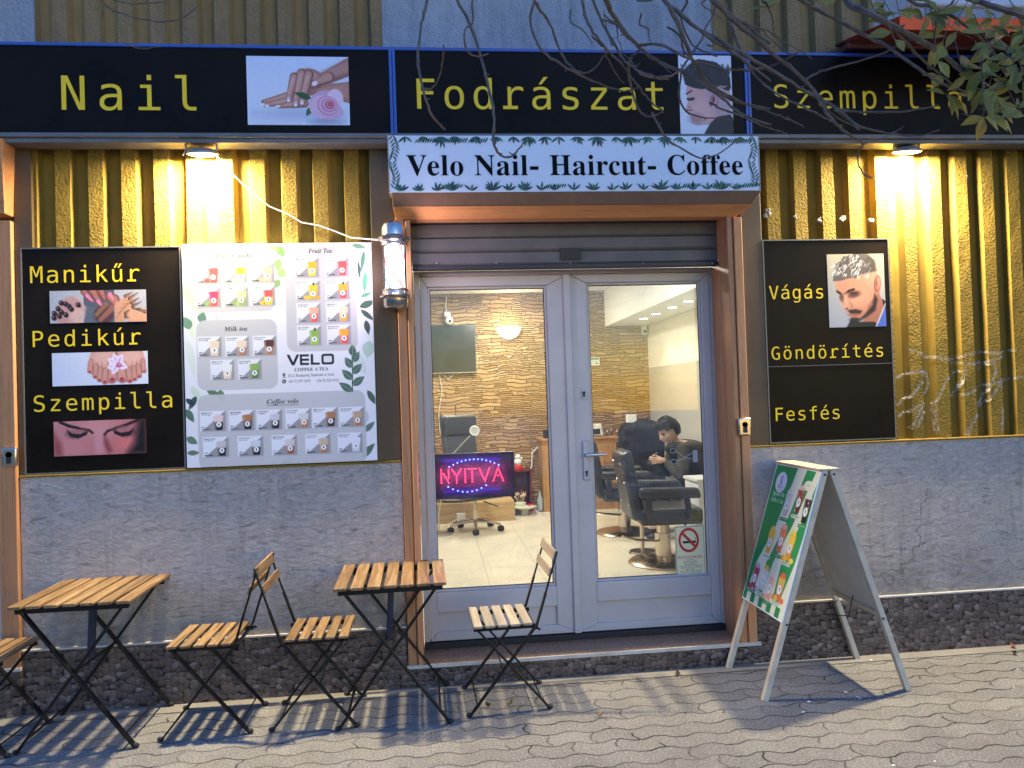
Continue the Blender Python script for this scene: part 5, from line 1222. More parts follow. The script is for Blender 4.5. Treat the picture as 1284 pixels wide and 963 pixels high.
def paint_lashes():
    p = Paint(1100, 390, .13).grad(C3(196, 128, 128), C3(190, 104, 104), False)
    p.ell(520, 60, 260, 130, C3(212, 146, 142), .7, 150); p.ell(540, 260, 60, 170, C3(210, 150, 154), .7, 60); p.ell(880, 270, 150, 90, C3(222, 120, 112), .8, 110); p.ell(230, 300, 170, 110, C3(206, 130, 130), .7, 110)
    p.poly([(0, 120), (90, 250), (110, 390), (0, 390)], C3(130, 52, 48), .7, 70); p.poly([(600, 150), (640, 240), (690, 350), (640, 380), (590, 260)], C3(120, 44, 48), .75, 50)
    dk = C3(24, 12, 16)
    for pts in ([(80, 10), (180, 55), (300, 85), (420, 110), (460, 140)], [(1010, 10), (860, 65), (740, 95), (640, 125), (600, 165)]): p.line(pts, 13, dk, .85, 10); p.line(pts[:3], 17, dk, .6, 12)
    p.ell(280, 120, 110, 30, C3(150, 96, 100), .7, 30); p.ell(820, 105, 100, 34, C3(160, 100, 100), .7, 30)
    for cx, s_ in ((280, 1), (830, -1)):
        p.poly([(cx - 130 * s_, 90), (cx - 60 * s_, 140), (cx + 40 * s_, 150), (cx + 130 * s_, 120), (cx + 110 * s_, 160), (cx + 20 * s_, 195), (cx - 80 * s_, 180)], dk, .95, 10)
        for i in range(16):
            t = i / 15; x = cx - 125 * s_ + 230 * s_ * t; y = 110 + 60 * math.sin(PI * min(1, t * .9 + .1)); p.cap((x, y), (x - 28 * s_ * (1 - 1.4 * t), y + 40), 5, 1, dk, .9, 4)
    p.poly([(0, 390), (0, 372), (1100, 340), (1100, 390)], C3(196, 120, 112), .3, 20); p.poly([(1010, -10), (1110, -10), (1110, 400), (860, 400), (960, 260)], C3(14, 8, 9), 1, 120)
    return p.grain(.012)


def fascia(name, label, pxa, pxb, txt, ca, cb, base, top, ztop=3.566, zbot=3.078, pic=None):
    xa, xb = P(pxa, 110, SGY).x, P(pxb, 110, SGY).x
    t = thing(name, label, 'sign', ((xa + xb) / 2, SGY, zbot)); L = t.location.copy()
    m = MB(); m.box(xa + .018, xb - .018, SGY + .001, .018, zbot + .004, ztop - .018); m.build('panel', BLACKP, t, L)
    m = MB()
    m.box(xa + .001, xa + .017, SGY - .010, .018, zbot, ztop); m.box(xb - .017, xb - .001, SGY - .010, .018, zbot, ztop)
    m.box(xa + .017, xb - .017, SGY - .010, .018, ztop - .017, ztop); m.build('frame', BLUEF, t, L, bevel=.002)
    m = MB()
    m.box(xa, xb, SGY - .030, .016, zbot - .026, zbot - .001); m.box(xa, xb, SGY - .016, .016, zbot - .052, zbot - .0265)
    m.build('bottom_rail', GREYT, t, L, bevel=.004)
    m = MB(); baseline(m, txt, ca, cb, base, top, SGY - .001); m.build('lettering', LETTER, t, L, fix=False)
    if pic:
        a, b, c = photo_quad(pic[1], pic[2], SGY - .002)
        pic[0]().sheet('photo_print', PRINT, t, Vector(a) - L, Vector(b) - L, Vector(c) - L)
    return t


fascia('fascia_sign', 'long black fascia sign reading Nail with a photo of hands and a rose', -6, 492.3, 'Nail', 92, 234, 138, 95.4, pic=(paint_hands, (308.5, 70), (439, 157)))
fascia('fascia_sign', 'black fascia sign reading Fodrászat with a photo of a dark haired fade haircut', 492.5, 937, 'Fodrászat', 533, 822, 137, 100, pic=(paint_fade_cut, (850, 69), (920, 168)))
fascia('fascia_sign', 'black fascia sign reading Szempilla half hidden by branches and leaves', 937.2, 1345, 'Szempilla', 980, 1198, 136, 107)

# white banner above the door
VY = -.128
va, vb = P(487, 171, VY), P(953, 243, VY)
vzb, vzt = 2.742, P(700, 170, VY).z
t = thing('shop_banner', 'white sign with green leaf border reading Velo Nail- Haircut- Coffee above the door', 'sign', ((va.x + vb.x) / 2, VY, vzb)); L = t.location.copy()
m = MB(); m.box(va.x, vb.x, VY + .002, .019, vzb + .001, vzt); m.build('panel', WHITEP, t, L, bevel=.002)
for q in ((va.x - .006, va.x), (vb.x, vb.x + .006)):
    m = MB(); m.box(q[0], q[1], VY, .019, vzb, vzt); m.build('edge_trim', M('banner_edge', (.45, .40, .36), .5), t, L)
m = MB(); q0, q1 = P(511, 221, VY), P(933, 218, VY)
cap = P(700, 194, VY).z - P(700, 219, VY).z


def serif_line(mb, txt, cap, o, width):
    # hyphens of the serif face are plain bars
    items = []; x = 0.0; k = cap / 455.0
    for c in txt:
        if c == ' ': x += 215 * k; continue
        if c == '-':
            items.append(('bar', x)); x += 260 * k; continue
        items.append((c, x)); x += glyph('S' + c)[0] * k + 8 * k
    sx = width / x
    for c, xx in items:
        if c == 'bar':
            mb.add([(o[0] + (xx + 25 * k) * sx, o[1], o[2] + .27 * cap), (o[0] + (xx + 225 * k) * sx, o[1], o[2] + .27 * cap), (o[0] + (xx + 225 * k) * sx, o[1], o[2] + .44 * cap), (o[0] + (xx + 25 * k) * sx, o[1], o[2] + .44 * cap)], [(0, 1, 2, 3)])
        else:
            fill(mb, glyph('S' + c)[1], lambda p: (o[0] + (xx + p[0] * k) * sx, o[1], o[2] + p[1] * k))


serif_line(m, 'Velo Nail- Haircut- Coffee', cap, (q0.x, VY, P(700, 219.5, VY).z), q1.x - q0.x)
m.build('lettering', INK, t, L, fix=False)


def leaf_poly(mb, x, z, L_, wd, ang, y, mi):
    a = math.radians(ang); d = (math.cos(a), math.sin(a)); n = (-d[1], d[0])
    pr = [(0, 0), (.25, .75), (.5, 1), (.75, .7), (1, 0)]
    pts = [(x + d[0] * L_ * t_ + n[0] * wd * s_, y, z + d[1] * L_ * t_ + n[1] * wd * s_) for t_, s_ in pr]
    pts += [(x + d[0] * L_ * t_ - n[0] * wd * s_, y, z + d[1] * L_ * t_ - n[1] * wd * s_) for t_, s_ in pr[-2:0:-1]]
    mb.add(pts, [tuple(range(len(pts)))], mi)


m = MB(); r = random.Random(11); VH = vzt - vzb; VW = vb.x - va.x


def tuft(x, z, up, big):
    n = r.choice([3, 3, 4, 5]) if not big else 7
    for i in range(n):
        a = (90 if up else -90) + (i - (n - 1) / 2) * (150 / n) + r.uniform(-8, 8)
        leaf_poly(m, x, z, r.uniform(.035, .055) * (1.3 if big else 1), .0065, a, VY - .0002 - .0001 * i, r.choice([0, 0, 1, 1, 2]))


def frond(x, z, dx, up):
    for i in range(8):
        xx = x + dx * i * .014; zz = z + (.004 * i if up else -.004 * i) * .4
        leaf_poly(m, xx, zz, .04 - .002 * i, .0048, (60 if up else -60) if dx > 0 else (120 if up else -120), VY - .0002 - .0001 * (i % 3), i % 2)


x = va.x + .06
while x < vb.x - .05:
    tuft(x, vzb + .008, True, r.random() < .2); tuft(x + .03, vzt - .006, False, r.random() < .2)
    if r.random() < .4:
        frond(x + .03, vzb + .012, 1, True)
    if r.random() < .4:
        frond(x + .1, vzt - .010, -1, False)
    x += r.uniform(.075, .115)
for xx, sg in ((va.x + .03, 1), (vb.x - .03, -1)):
    for i in range(15):
        z = vzb + .02 + (VH - .055) * i / 14
        for s_ in (1, -1):
            leaf_poly(m, xx + .010 * math.sin(i * .7) - .004, z + (0 if i < 8 else .035), .038, .0042, 90 + s_ * 38 if i < 8 else -90 + s_ * 38, VY - .0002 - .0001 * (i % 3), (i + (s_ > 0)) % 3)
LG = [M('leaf_print_dark', (.012, .05, .035), .5), M('leaf_print_green', (.03, .16, .085), .5), M('leaf_print_teal', (.02, .10, .09), .5)]
m.build('leaf_border', LG, t, L, fix=False)

# ------------------------------------------------------------------ wall boards
BY = -.004


def board(name, label, x0, x1, z0, z1, lines, pics, seam=None):
    t = thing(name, label, 'sign board', ((x0 + x1) / 2, BY, z0)); L = t.location.copy()
    m = MB(); m.box(x0, x1, BY, .021, z0, z1); m.build('panel', BLACKP, t, L, bevel=.002)
    m = MB(); e = .007
    m.box(x0 - .0005, x0 + e, BY - .003, BY - .0002, z0, z1); m.box(x0 + e, x1 - e, BY - .003, BY - .0002, z1 - e, z1); m.box(x1 - e, x1 + .0005, BY - .003, BY - .0002, z0, z1); m.box(x0 + e, x1 - e, BY - .003, BY - .0002, z0, z0 + e)
    m.build('edge_trim', M('board_edge', (.16, .15, .13), .5, .3), t, L)
    for ln in lines:
        m = MB(); baseline(m, ln[0], *ln[1:], BY - .001); m.build('lettering', LETTER, t, L, fix=False)
    for fn, tl, br in pics:
        a, b, c = photo_quad(tl, br, BY - .0015)
        fn().sheet('photo_print', PRINT, t, Vector(a) - L, Vector(b) - L, Vector(c) - L)
    if seam:
        m = MB(); m.box(x0 + e, x1 - e, BY - .002, BY - .0005, seam - .002, seam + .002); m.build('panel_seam', M('seam', (.12, .11, .10), .5), t, L)


board('wall_board', 'black board with yellow words Manikűr, Pedikúr and Szempilla and three beauty photos', -2.192, -1.364, 1.271, 2.488,
      [('Manikűr', 45.7, 167, 353.8, 333), ('Pedikúr', 47, 169, 433.5, 413.6), ('Szempilla', 49.4, 210, 513.5, 493.5)],
      [(paint_nails, (62, 365), (184, 403)), (paint_feet, (65, 443), (186, 481)), (paint_lashes, (67, 529), (184, 568))])
board('wall_board', 'black board with yellow words Vágás, Göndörítés and Fesfés and a bearded haircut photo', 1.952, 2.742, 1.276, 2.482,
      [('Vágás', 970.6, 1028, 374.5, 358), ('Göndörítés', 973, 1103.5, 449, 433), ('Fesfés', 977, 1048.7, 526.5, 510)],
      [(paint_beard_cut, (1036.5, 319), (1111.5, 409))], seam=P(1030, 458, BY).z)


def paint_menu():
    W, H = 745.0, 855.0
    p = Paint(W, H, .56, C3(224, 223, 226))

    def T(x, y): return (x - 22 - (y - 50) * .026, (y - 50) / (868 - 28 * (x - 22) / 745.0) * 855)
    gr = C3(180, 178, 176)
    # leaves around the edge
    r = random.Random(2)
    for x, y, L_, w_, a, c in ((40, 80, 120, 26, 80, C3(206, 218, 186)), (30, 200, 150, 28, 60, C3(196, 212, 170)), (35, 320, 110, 20, 70, C3(210, 222, 196)), (60, 600, 90, 14, 60, C3(200, 214, 190)),
                               (45, 420, 150, 16, 80, C3(206, 216, 206)), (395, 60, 50, 16, 60, C3(110, 156, 80)), (400, 110, 46, 16, 100, C3(130, 172, 96)), (395, 150, 50, 18, 40, C3(150, 186, 110)), (402, 190, 40, 14, 120, C3(120, 160, 90)), (360, 60, 50, 10, 20, C3(140, 176, 110)),
                               (55, 380, 50, 18, 250, C3(96, 136, 112)), (95, 355, 44, 18, 290, C3(90, 130, 106)), (45, 360, 36, 14, 230, C3(110, 150, 120)),
                               (740, 80, 90, 9, 100, C3(60, 110, 84)), (745, 160, 90, 10, 95, C3(70, 150, 110)), (715, 120, 80, 6, 85, C3(50, 70, 64)), (720, 300, 70, 14, -20, C3(54, 86, 66)), (725, 310, 70, 10, 40, C3(50, 74, 60)), (745, 350, 60, 12, 80, C3(48, 66, 58)), (725, 260, 50, 8, -20, C3(70, 140, 110)),
                               (690, 60, 60, 10, 10, C3(90, 130, 100)), (760, 430, 70, 26, 100, C3(176, 198, 180)), (690, 470, 110, 26, 60, C3(204, 214, 208)),
                               (40, 690, 60, 14, 60, C3(70, 100, 76)), (42, 800, 50, 14, 30, C3(84, 112, 86)), (45, 860, 50, 10, 0, C3(84, 112, 86)), (120, 620, 60, 12, 20, C3(76, 110, 76)), (170, 615, 50, 14, 80, C3(84, 120, 80)), (750, 620, 70, 12, 60, C3(60, 84, 66)), (735, 780, 60, 12, -40, C3(84, 104, 92)), (725, 880, 80, 14, -45, C3(70, 96, 80)), (745, 700, 60, 14, 100, C3(180, 190, 190)), (410, 900, 40, 10, -20, C3(80, 120, 90)), (440, 905, 30, 10, -90, C3(70, 110, 80)),
                               (80, 640, 60, 12, 120, C3(40, 60, 56)), (40, 650, 40, 10, 40, C3(36, 50, 50))):
        q = T(x, y); p.leaf(q[0], q[1], L_, w_, a, c, .9)
    # rounded grey panels
    for x0, y0, x1, y1 in ((64, 62, 386, 312), (422, 60, 714, 466), (78, 346, 398, 612), (84, 636, 748, 900)):
        a = T(x0, y0); b = T(x1, y1); p.rrect(a[0], a[1], b[0], b[1], 34, C3(190, 188, 188), .93)
    a = T(690, 625); b = T(692, 455)
    p.line([a, b], 2.2, C3(40, 54, 46))
    for i, (dx, an) in enumerate(((-1, 215), (1, -35), (-1, 225), (1, -45), (-1, 235), (1, -55), (0, 270))):
        t_ = i / 6; x, y = a[0] + (b[0] - a[0]) * t_ * .8, a[1] + (b[1] - a[1]) * t_ * .8; p.leaf(x, y, 64 - 3 * i, 15, an, C3(74, 104, 88)); p.line([(x, y), (x + 50 * math.cos(math.radians(an)), y + 50 * math.sin(math.radians(an)))], 1, C3(140, 160, 146))
    RED, ORA, PEA, GRN, YEL_, BRN, DRK, CRM = C3(232, 84, 80), C3(240, 166, 50), C3(232, 172, 140), C3(140, 170, 80), C3(240, 190, 60), C3(176, 120, 80), C3(40, 26, 24), C3(226, 206, 180)
    cards = []
    for cc, xs in (((123, 164), (RED, RED)), ((228, 163), (ORA, CRM)), ((335, 162), (PEA, PEA)), ((125, 255), (C3(224, 70, 104), RED)), ((232, 254), (C3(190, 206, 150), GRN)), ((338, 252), (RED, YEL_)),
                   ((510, 143), (ORA, YEL_)), ((630, 142), (RED, RED)), ((514, 232), (YEL_, ORA)), ((632, 230), (ORA, RED)), ((517, 320), (PEA, RED)), ((634, 318), (CRM, ORA)), ((519, 408), (GRN, C3(150, 190, 60))), ((637, 405), (ORA, RED))):
        cards.append((cc[0], cc[1], 94, 77, xs))
    for cc, xs in (((130, 448), (CRM, CRM)), ((237, 447), (CRM, BRN)), ((343, 445), (C3(90, 50, 40), BRN)), ((180, 538), (C3(230, 230, 226), CRM)), ((286, 537), (GRN, C3(90, 120, 60)))):
        cards.append((cc[0], cc[1], 90, 77, xs))
    for cc, xs in (((143, 736), (C3(230, 200, 196), DRK)), ((254, 734), (BRN, DRK)), ((362, 731), (C3(200, 200, 204), DRK)), ((475, 728), (C3(210, 206, 204), BRN)), ((580, 724), (BRN, C3(60, 24, 24))), ((687, 722), (C3(190, 160, 130), BRN)),
                   ((155, 836), (C3(200, 190, 184), DRK)), ((288, 833), (C3(206, 210, 214), DRK)), ((420, 829), (C3(210, 200, 196), C3(160, 86, 60))), ((552, 825), (C3(200, 176, 150), BRN)), ((680, 821), (C3(224, 226, 232), C3(206, 206, 212)))):
        cards.append((cc[0], cc[1], 98, 77, xs))
    for i, (x, y, w_, h_, (c1, c2)) in enumerate(cards):
        cx, cy = T(x, y); x0, x1, y0, y1 = cx - w_ / 2, cx + w_ / 2, cy - h_ / 2, cy + h_ / 2
        p.rect(x0 + 2, y0 + 3, x1 + 3, y1 + 3, C3(150, 150, 154), .5, 4)
        p.rect(x0, y0, x1, y1, C3(226, 226, 230)); p.poly([(x0 + 6, y1), (x1, y0), (x1, y1)], C3(150, 148, 150))
        p.dash(x0 + 5, x0 + 48, y0 + 6, 4, C3(50, 50, 56), .8, i); p.dash(x0 + 5, x0 + 40, y0 + 13, 4, C3(50, 50, 56), .55, i + 50)
        p.dash(x0 + 5, x0 + 18, y1 - 17, 4, C3(50, 50, 56), .8, i + 90); p.dash(x0 + 5, x0 + 38, y1 - 9, 5, C3(30, 30, 34), .85, i + 130)
        ux = x1 - 26; cupw = 19; yt, yb = y0 + 22, y1 - 3
        if i < 6: p.ell(ux - 22, yb - 8, 12, 8, c2 if i != 3 else C3(130, 190, 80), 1, 3); p.ell(ux - 8, yb - 6, 11, 7, c1, 1, 3)
        p.poly([(ux - cupw, yt), (ux + cupw, yt), (ux + cupw * .72, yb), (ux - cupw * .72, yb)], c2)
        p.poly([(ux - cupw, yt), (ux + cupw, yt), (ux + cupw * .88, yt + (yb - yt) * .42), (ux - cupw * .88, yt + (yb - yt) * .42)], c1, 1, 6)
        p.ell(ux, yt, cupw, 5, c1); p.line([(ux - cupw * .8, yt + 4), (ux - cupw * .6, yb - 4)], 1.6, (1, 1, 1), .4)
        if i in (8, 12, 9): p.leaf(ux, yt, 16, 5, -70, C3(60, 100, 40))
        if i == 8: p.ell(ux - 24, yb - 6, 14, 8, YEL_); p.ell(ux + 18, yb - 5, 10, 7, ORA)
        p.ell(ux, (yt + yb) / 2 + 5, 10, 10, C3(240, 240, 240)); p.ell(ux, (yt + yb) / 2 + 5, 3, 5, C3(70, 70, 74))
    ink = C3(26, 24, 28)
    for txt, x0, x1, y, cap in (('Yogurt shake', 152, 298, 103, 17), ('Fruit Tea', 518, 612, 89, 17), ('Milk tea', 188, 278, 388, 17), ('Coffee velo', 352, 478, 670, 17)):
        q = T((x0 + x1) / 2, y); p.text(txt, 'I', cap, q[0], q[1], ink, width=x1 - x0)
        if txt[0] in 'C': p.rect(q[0] - 62, q[1] + 5, q[0] + 62, q[1] + 6.6, ink)
    # VELO word mark in wide square letters
    q0 = T(430, 482); q1 = T(616, 520); x0, y0, x1, y1 = q0[0], q0[1], q1[0], q1[1]; t_ = 8.5; lw = (x1 - x0) / 4
    p.poly([(x0, y0), (x0 + 11, y0), (x0 + 25, y1 - 12), (x0 + 39, y0), (x0 + 50, y0), (x0 + 30, y1), (x0 + 20, y1)], ink)
    ex = x0 + lw * 1.12
    for yy in (y0, (y0 + y1 - t_) / 2, y1 - t_): p.rect(ex, yy, ex + lw * .78, yy + t_, ink)
    p.rect(ex, y0, ex + t_, y1, ink); lx = x0 + lw * 2.05; p.rect(lx, y0, lx + t_ + 1, y1, ink); p.rect(lx, y1 - t_, lx + lw * .76, y1, ink)
    ox = x0 + lw * 2.96; p.rrect(ox, y0, x1 + 2, y1, 10, ink); p.rrect(ox + t_, y0 + t_, x1 + 2 - t_, y1 - t_, 5, C3(214, 214, 220))
    q = T(522, 545); p.text('COFFEE', 'S', 13, q[0] - 24, q[1], ink, width=74); p.text('&', 'A', 12, q[0] + 26, q[1], ink); p.text('TEA', 'S', 13, q[0] + 54, q[1], ink, width=38)
    q = T(526, 566); p.text('1111 Budapest, Budafoki út 16/A', 'A', 10.5, q[0], q[1], ink, width=184)
    q = T(480, 589); p.text('+36 70 397 4893', 'A', 10.5, q[0], q[1], ink, width=90); q = T(592, 587); p.text('+36 70 333 9973', 'A', 10.5, q[0], q[1], ink, width=90)
    q = T(420, 560); p.ell(q[0], q[1] - 2, 5.5, 5.5, ink); p.poly([(q[0] - 5, q[1]), (q[0] + 5, q[1]), (q[0], q[1] + 9)], ink); p.ell(q[0], q[1] - 2, 2, 2, C3(214, 214, 220)); p.rect(q[0] - 7, q[1] + 9, q[0] + 7, q[1] + 10.5, ink)
    q = T(420, 585); p.ell(q[0], q[1], 8, 8, ink); p.line([(q[0] - 3, q[1] - 3), (q[0] - 1, q[1] + 2), (q[0] + 3, q[1] + 3)], 1.4, C3(230, 230, 234))
    for x0, y0, x1, y1 in ((155, 318, 157, 345), (385, 190, 420, 192)): a = T(x0, y0); b = T(x1, y1); p.rect(a[0], a[1], b[0] + 1, b[1] + 1, C3(220, 150, 120), .8)
    return p


mx0, mx1, mz0, mz1 = -1.356, -.332, 1.273, 2.494
t = thing('menu_board', 'white drinks menu board with grey panels, cups and green leaves beside the black board', 'menu board', ((mx0 + mx1) / 2, -.014, mz0)); L = t.location.copy()
m = MB(); m.box(mx0, mx1, -.013, .021, mz0, mz1); m.build('panel', WHITEP, t, L, bevel=.002)
paint_menu().sheet('menu_print', PRINT, t, Vector((mx0 + .002, -.0145, mz1 - .002)) - L, Vector((mx1 - .002, -.0145, mz1 - .002)) - L, Vector((mx0 + .002, -.0145, mz0 + .002)) - L)

# ------------------------------------------------------------------ floodlights under the fascia
LEDW = m_emit('lamp_lens', (1.0, .93, .78), 26.0)
LBODY = M('lamp_body', (.30, .28, .25), .45, .4)


def floodlight(label, px, py):
    c = P(px, py, -.062)
    t = thing('floodlight', label, 'lamp', c, 0, 'floodlights under the fascia signs')
    t.rotation_euler = (math.radians(11), 0, 0)
    m = MB(); m.lathe([(.02, .034), (.055, .030), (.082, .012), (.084, .002), (.078, 0)], (0, 0, 0)); m.build('housing', LBODY, t, smooth=True)
    m = MB(); m.lathe([(.074, -.0005), (.060, -.005), (.03, -.008), (.002, -.009)], (0, 0, 0), n=28); m.build('lens', LEDW, t, smooth=True)
    m = MB()
    m.tube([(-.075, .0, .02), (-.09, .01, .055), (-.085, .04, .075)], .006, 6); m.tube([(.075, .0, .02), (.08, .01, .06), (.075, .04, .075)], .006, 6)
    m.tube([(-.10, -.01, -.005), (-.085, .0, .03), (-.06, .05, .045), (.0, .05, .05)], .004, 6)
    m.box(-.1, .1, .03, .10, .072, .078); m.build('bracket', LBODY, t)
    ld = bpy.data.lights.new('flood_light', 'AREA'); ld.shape = 'DISK'; ld.size = .13; ld.energy = LAMP_W; ld.color = LAMP_COL
    lo = bpy.data.objects.new('flood_light', ld); COL.objects.link(lo); lo.parent = t; lo.location = (0, 0, -.012)
    return t, c


_, lampL = floodlight('round floodlight shining on the wall under the Nail sign', 254, 194)
_, lampR = floodlight('round floodlight shining on the wall under the Szempilla sign', 1137, 191)
m = MB()
m.tube([lampL + Vector((.06, .01, .01))] + [P(x, y, Yq) for x, y, Yq in ((284, 210, -.07), (300, 226, -.03), (318, 243, -.02), (338, 259, .0), (362, 269, .0), (378, 279, .005), (400, 283, .005), (420, 290, .0), (440, 298, .0), (474, 301, -.05))], .0042, 6)
tag(m.build('power_cable', M('white_cable', (.62, .6, .56), .5), smooth=True), 'thin white cable sagging from the floodlight to the barber pole', 'cable')

# ------------------------------------------------------------------ barber pole
c = P(495, 333, -.105); pz0, pz1 = P(495, 388, -.105).z, P(495, 278, -.105).z
t = thing('barber_pole', 'lit barber pole lamp with chrome caps beside the door', 'barber pole', (c.x, c.y, pz0)); H = pz1 - pz0
m = MB(); m.lathe([(.02, 0), (.058, .006), (.066, .02), (.068, .055), (.084, .062), (.086, .072), (.072, .082), (.07, .098), (.074, .104), (.066, .112)], (0, 0, 0), n=32); m.build('bottom_cap', CHROME, t, smooth=True)
m = MB(); z = H
m.lathe([(.066, z - .138), (.074, z - .132), (.07, z - .118), (.082, z - .11), (.087, z - .092), (.07, z - .08), (.068, z - .04), (.058, z - .016), (.034, z - .003), (.003, z)], (0, 0, 0), n=32); m.build('top_cap', CHROME, t, smooth=True)


def m_pole():
    k = NT('barber_stripes'); v = k.obj(); s = k.n('ShaderNodeSeparateXYZ'); k.l(v, s.inputs[0])
    an = k.math('DIVIDE', k.math('ARCTAN2', s.outputs[1], s.outputs[0]), 2 * PI)
    u = k.math('FRACT', k.math('ADD', k.math('MULTIPLY', an, 2.0), k.math('MULTIPLY', s.outputs[2], 5.0)))
    c_ = k.ramp(u, [(.0, (.85, .9, 1)), (.30, (.85, .9, 1)), (.34, (1.0, .08, .08)), (.5, (1.0, .12, .10)), (.54, (.9, .95, 1)), (.80, (.9, .95, 1)), (.84, (.10, .18, 1.0)), (.97, (.10, .18, 1.0)), (1.0, (.85, .9, 1))])
    e = k.n('ShaderNodeEmission'); k.l(c_, e.inputs[0]); e.inputs[1].default_value = 4.5
    k.l(e.outputs[0], k.out.inputs[0])
    return k.m


m = MB(); m.lathe([(.052, .11), (.052, H - .134)], (0, 0, 0), n=40); m.build('striped_drum', m_pole(), t, smooth=True)
m = MB(); m.lathe([(.0635, .111), (.0635, H - .136)], (0, 0, 0), n=40); m.f = m.f[:-2]; m.mi = m.mi[:-2]; m.build('glass_tube', GLASS, t, smooth=True)
for z in (.02, H - .07):
    m = MB(); m.box(-.03, .03, .05, .10, z, z + .03); m.build('wall_bracket', CHROME, t)
ld = bpy.data.lights.new('pole_light', 'POINT'); ld.energy = 7.0; ld.shadow_soft_size = .05; ld.color = (1.0, .76, .95)
lo = bpy.data.objects.new('pole_light', ld); COL.objects.link(lo); lo.parent = t; lo.location = (0, -.11, H / 2)

# ------------------------------------------------------------------ shutter key switches
for px, py, lb in ((13, 573, 'chrome key switch on the left neighbouring door post'), (933, 535, 'chrome key switch on the right post of the salon door')):
    c = P(px, py, -.04)
    t = thing('key_switch', lb, 'key switch', c, 0, 'shutter key switches')
    m = MB(); m.box(-.040, .040, -.016, .004, -.052, .052); m.build('housing', CHROME, t, bevel=.014, seg=3, smooth=True)
    m = MB(); m.lathe([(.017, 0), (.017, .004), (.012, .006)], (0, -.016, .012), 'Y'); m.xf(Matrix.Identity(4)); m.box(-.012, .012, -.020, -.0165, -.034, .0); m.build('keyhole', PVCD, t)

# ------------------------------------------------------------------ lit open sign
ny = .305
a, b = P(541, 570, ny), P(646, 622, ny)
t = thing('open_sign', 'lit sign reading NYITVA in red dots inside a blue dotted oval', 'led sign', ((a.x + b.x) / 2, ny, b.z)); L = t.location.copy(); SW, SH = b.x - a.x, a.z - b.z
m = MB(); m.box(-SW / 2 + .008, SW / 2 - .008, .003, .02, .008, SH - .008); m.build('panel', M('led_panel', (.05, .012, .05), .3), t)
m = MB(); e = .010
for q in ((-SW / 2, -SW / 2 + e, 0, SH), (SW / 2 - e, SW / 2, 0, SH), (-SW / 2 + e, SW / 2 - e, 0, e), (-SW / 2 + e, SW / 2 - e, SH - e, SH)): m.box(q[0], q[1], -.006, .022, q[2], q[3])
m.build('frame', M('led_frame', (.02, .015, .022), .4), t, bevel=.002)
seg = {'N': [(0, 0, 0, 1), (0, 1, 1, 0), (1, 0, 1, 1)], 'Y': [(0, 1, .5, .5), (1, 1, .5, .5), (.5, .5, .5, 0)], 'I': [(.5, 0, .5, 1)], 'T': [(0, 1, 1, 1), (.5, 1, .5, 0)], 'V': [(0, 1, .5, 0), (.5, 0, 1, 1)], 'A': [(0, 0, .5, 1), (.5, 1, 1, 0), (.22, .4, .78, .4)]}
mr = MB()


def dots(mb, pts, r_):
    for x, z in pts: mb.sphere((x, .001, z), r_, 8, 6)


cx = {'N': .152, 'Y': .29, 'I': .405, 'T': .50, 'V': .645, 'A': .81}
x_at = lambda f_: -SW / 2 + f_ * SW
for i, ch in enumerate('NYITVA'):
    f_ = (.155, .295, .40, .485, .635, .80)[i]; wl = (.09, .11, .0, .10, .12, .12)[i] * SW; hl = .29 * SH; z0 = .36 * SH
    done = []
    for x0, y0, x1, y1 in seg[ch]:
        Ls = math.hypot((x1 - x0) * wl, (y1 - y0) * hl); n = max(1, int(round(Ls / .0135)))
        for j in range(n + 1):
            q = (x_at(f_) + (x0 + (x1 - x0) * j / n - .5) * wl, z0 + (y0 + (y1 - y0) * j / n) * hl)
            if all((q[0] - w_[0]) ** 2 + (q[1] - w_[1]) ** 2 > .009 ** 2 for w_ in done): done.append(q)
    dots(mr, done, .0036)
mr.build('lettering', m_emit('red_led', (1.0, .03, .07), 7.0), t)
mb_ = MB(); pts = []
for i in range(13): u_ = -1 + i / 6; pts.append((x_at(.51 + .30 * u_), SH * (.71 + .15 * (1 - u_ * u_))))
for i in range(9): u_ = -1 + i / 4; pts.append((x_at(.42 + .23 * u_), SH * (.27 - .13 * (1 - u_ * u_))))
dots(mb_, pts, .0038); mb_.build('led_oval', m_emit('blue_led', (.06, .10, 1.0), 14.0), t)


def glow_panel(col, e_, loc, sz):
    ld = bpy.data.lights.new('led_light', 'AREA'); ld.shape = 'RECTANGLE'; ld.size, ld.size_y = sz; ld.energy = e_; ld.color = col
    lo = bpy.data.objects.new('led_light', ld); COL.objects.link(lo); lo.parent = t; lo.location = loc; lo.rotation_euler = (math.radians(-90), 0, 0)


glow_panel((1.0, .12, .45), 2.2, (0, -.012, SH / 2), (SW * .8, SH * .5))
# added area lamps just before the sign tint its face red and blue
for (col, e_, z) in (((1.0, .03, .12), .05, .50), ((.04, .05, 1.0), .11, .84), ((.04, .05, 1.0), .10, .16)):
    ld = bpy.data.lights.new('led_light', 'AREA'); ld.shape = 'RECTANGLE'; ld.size = SW * .7; ld.size_y = .01; ld.energy = e_; ld.color = col
    lo = bpy.data.objects.new('led_light', ld); COL.objects.link(lo); lo.parent = t; lo.location = (-.01, -.02, SH * z); lo.rotation_euler = (math.radians(90), 0, 0)

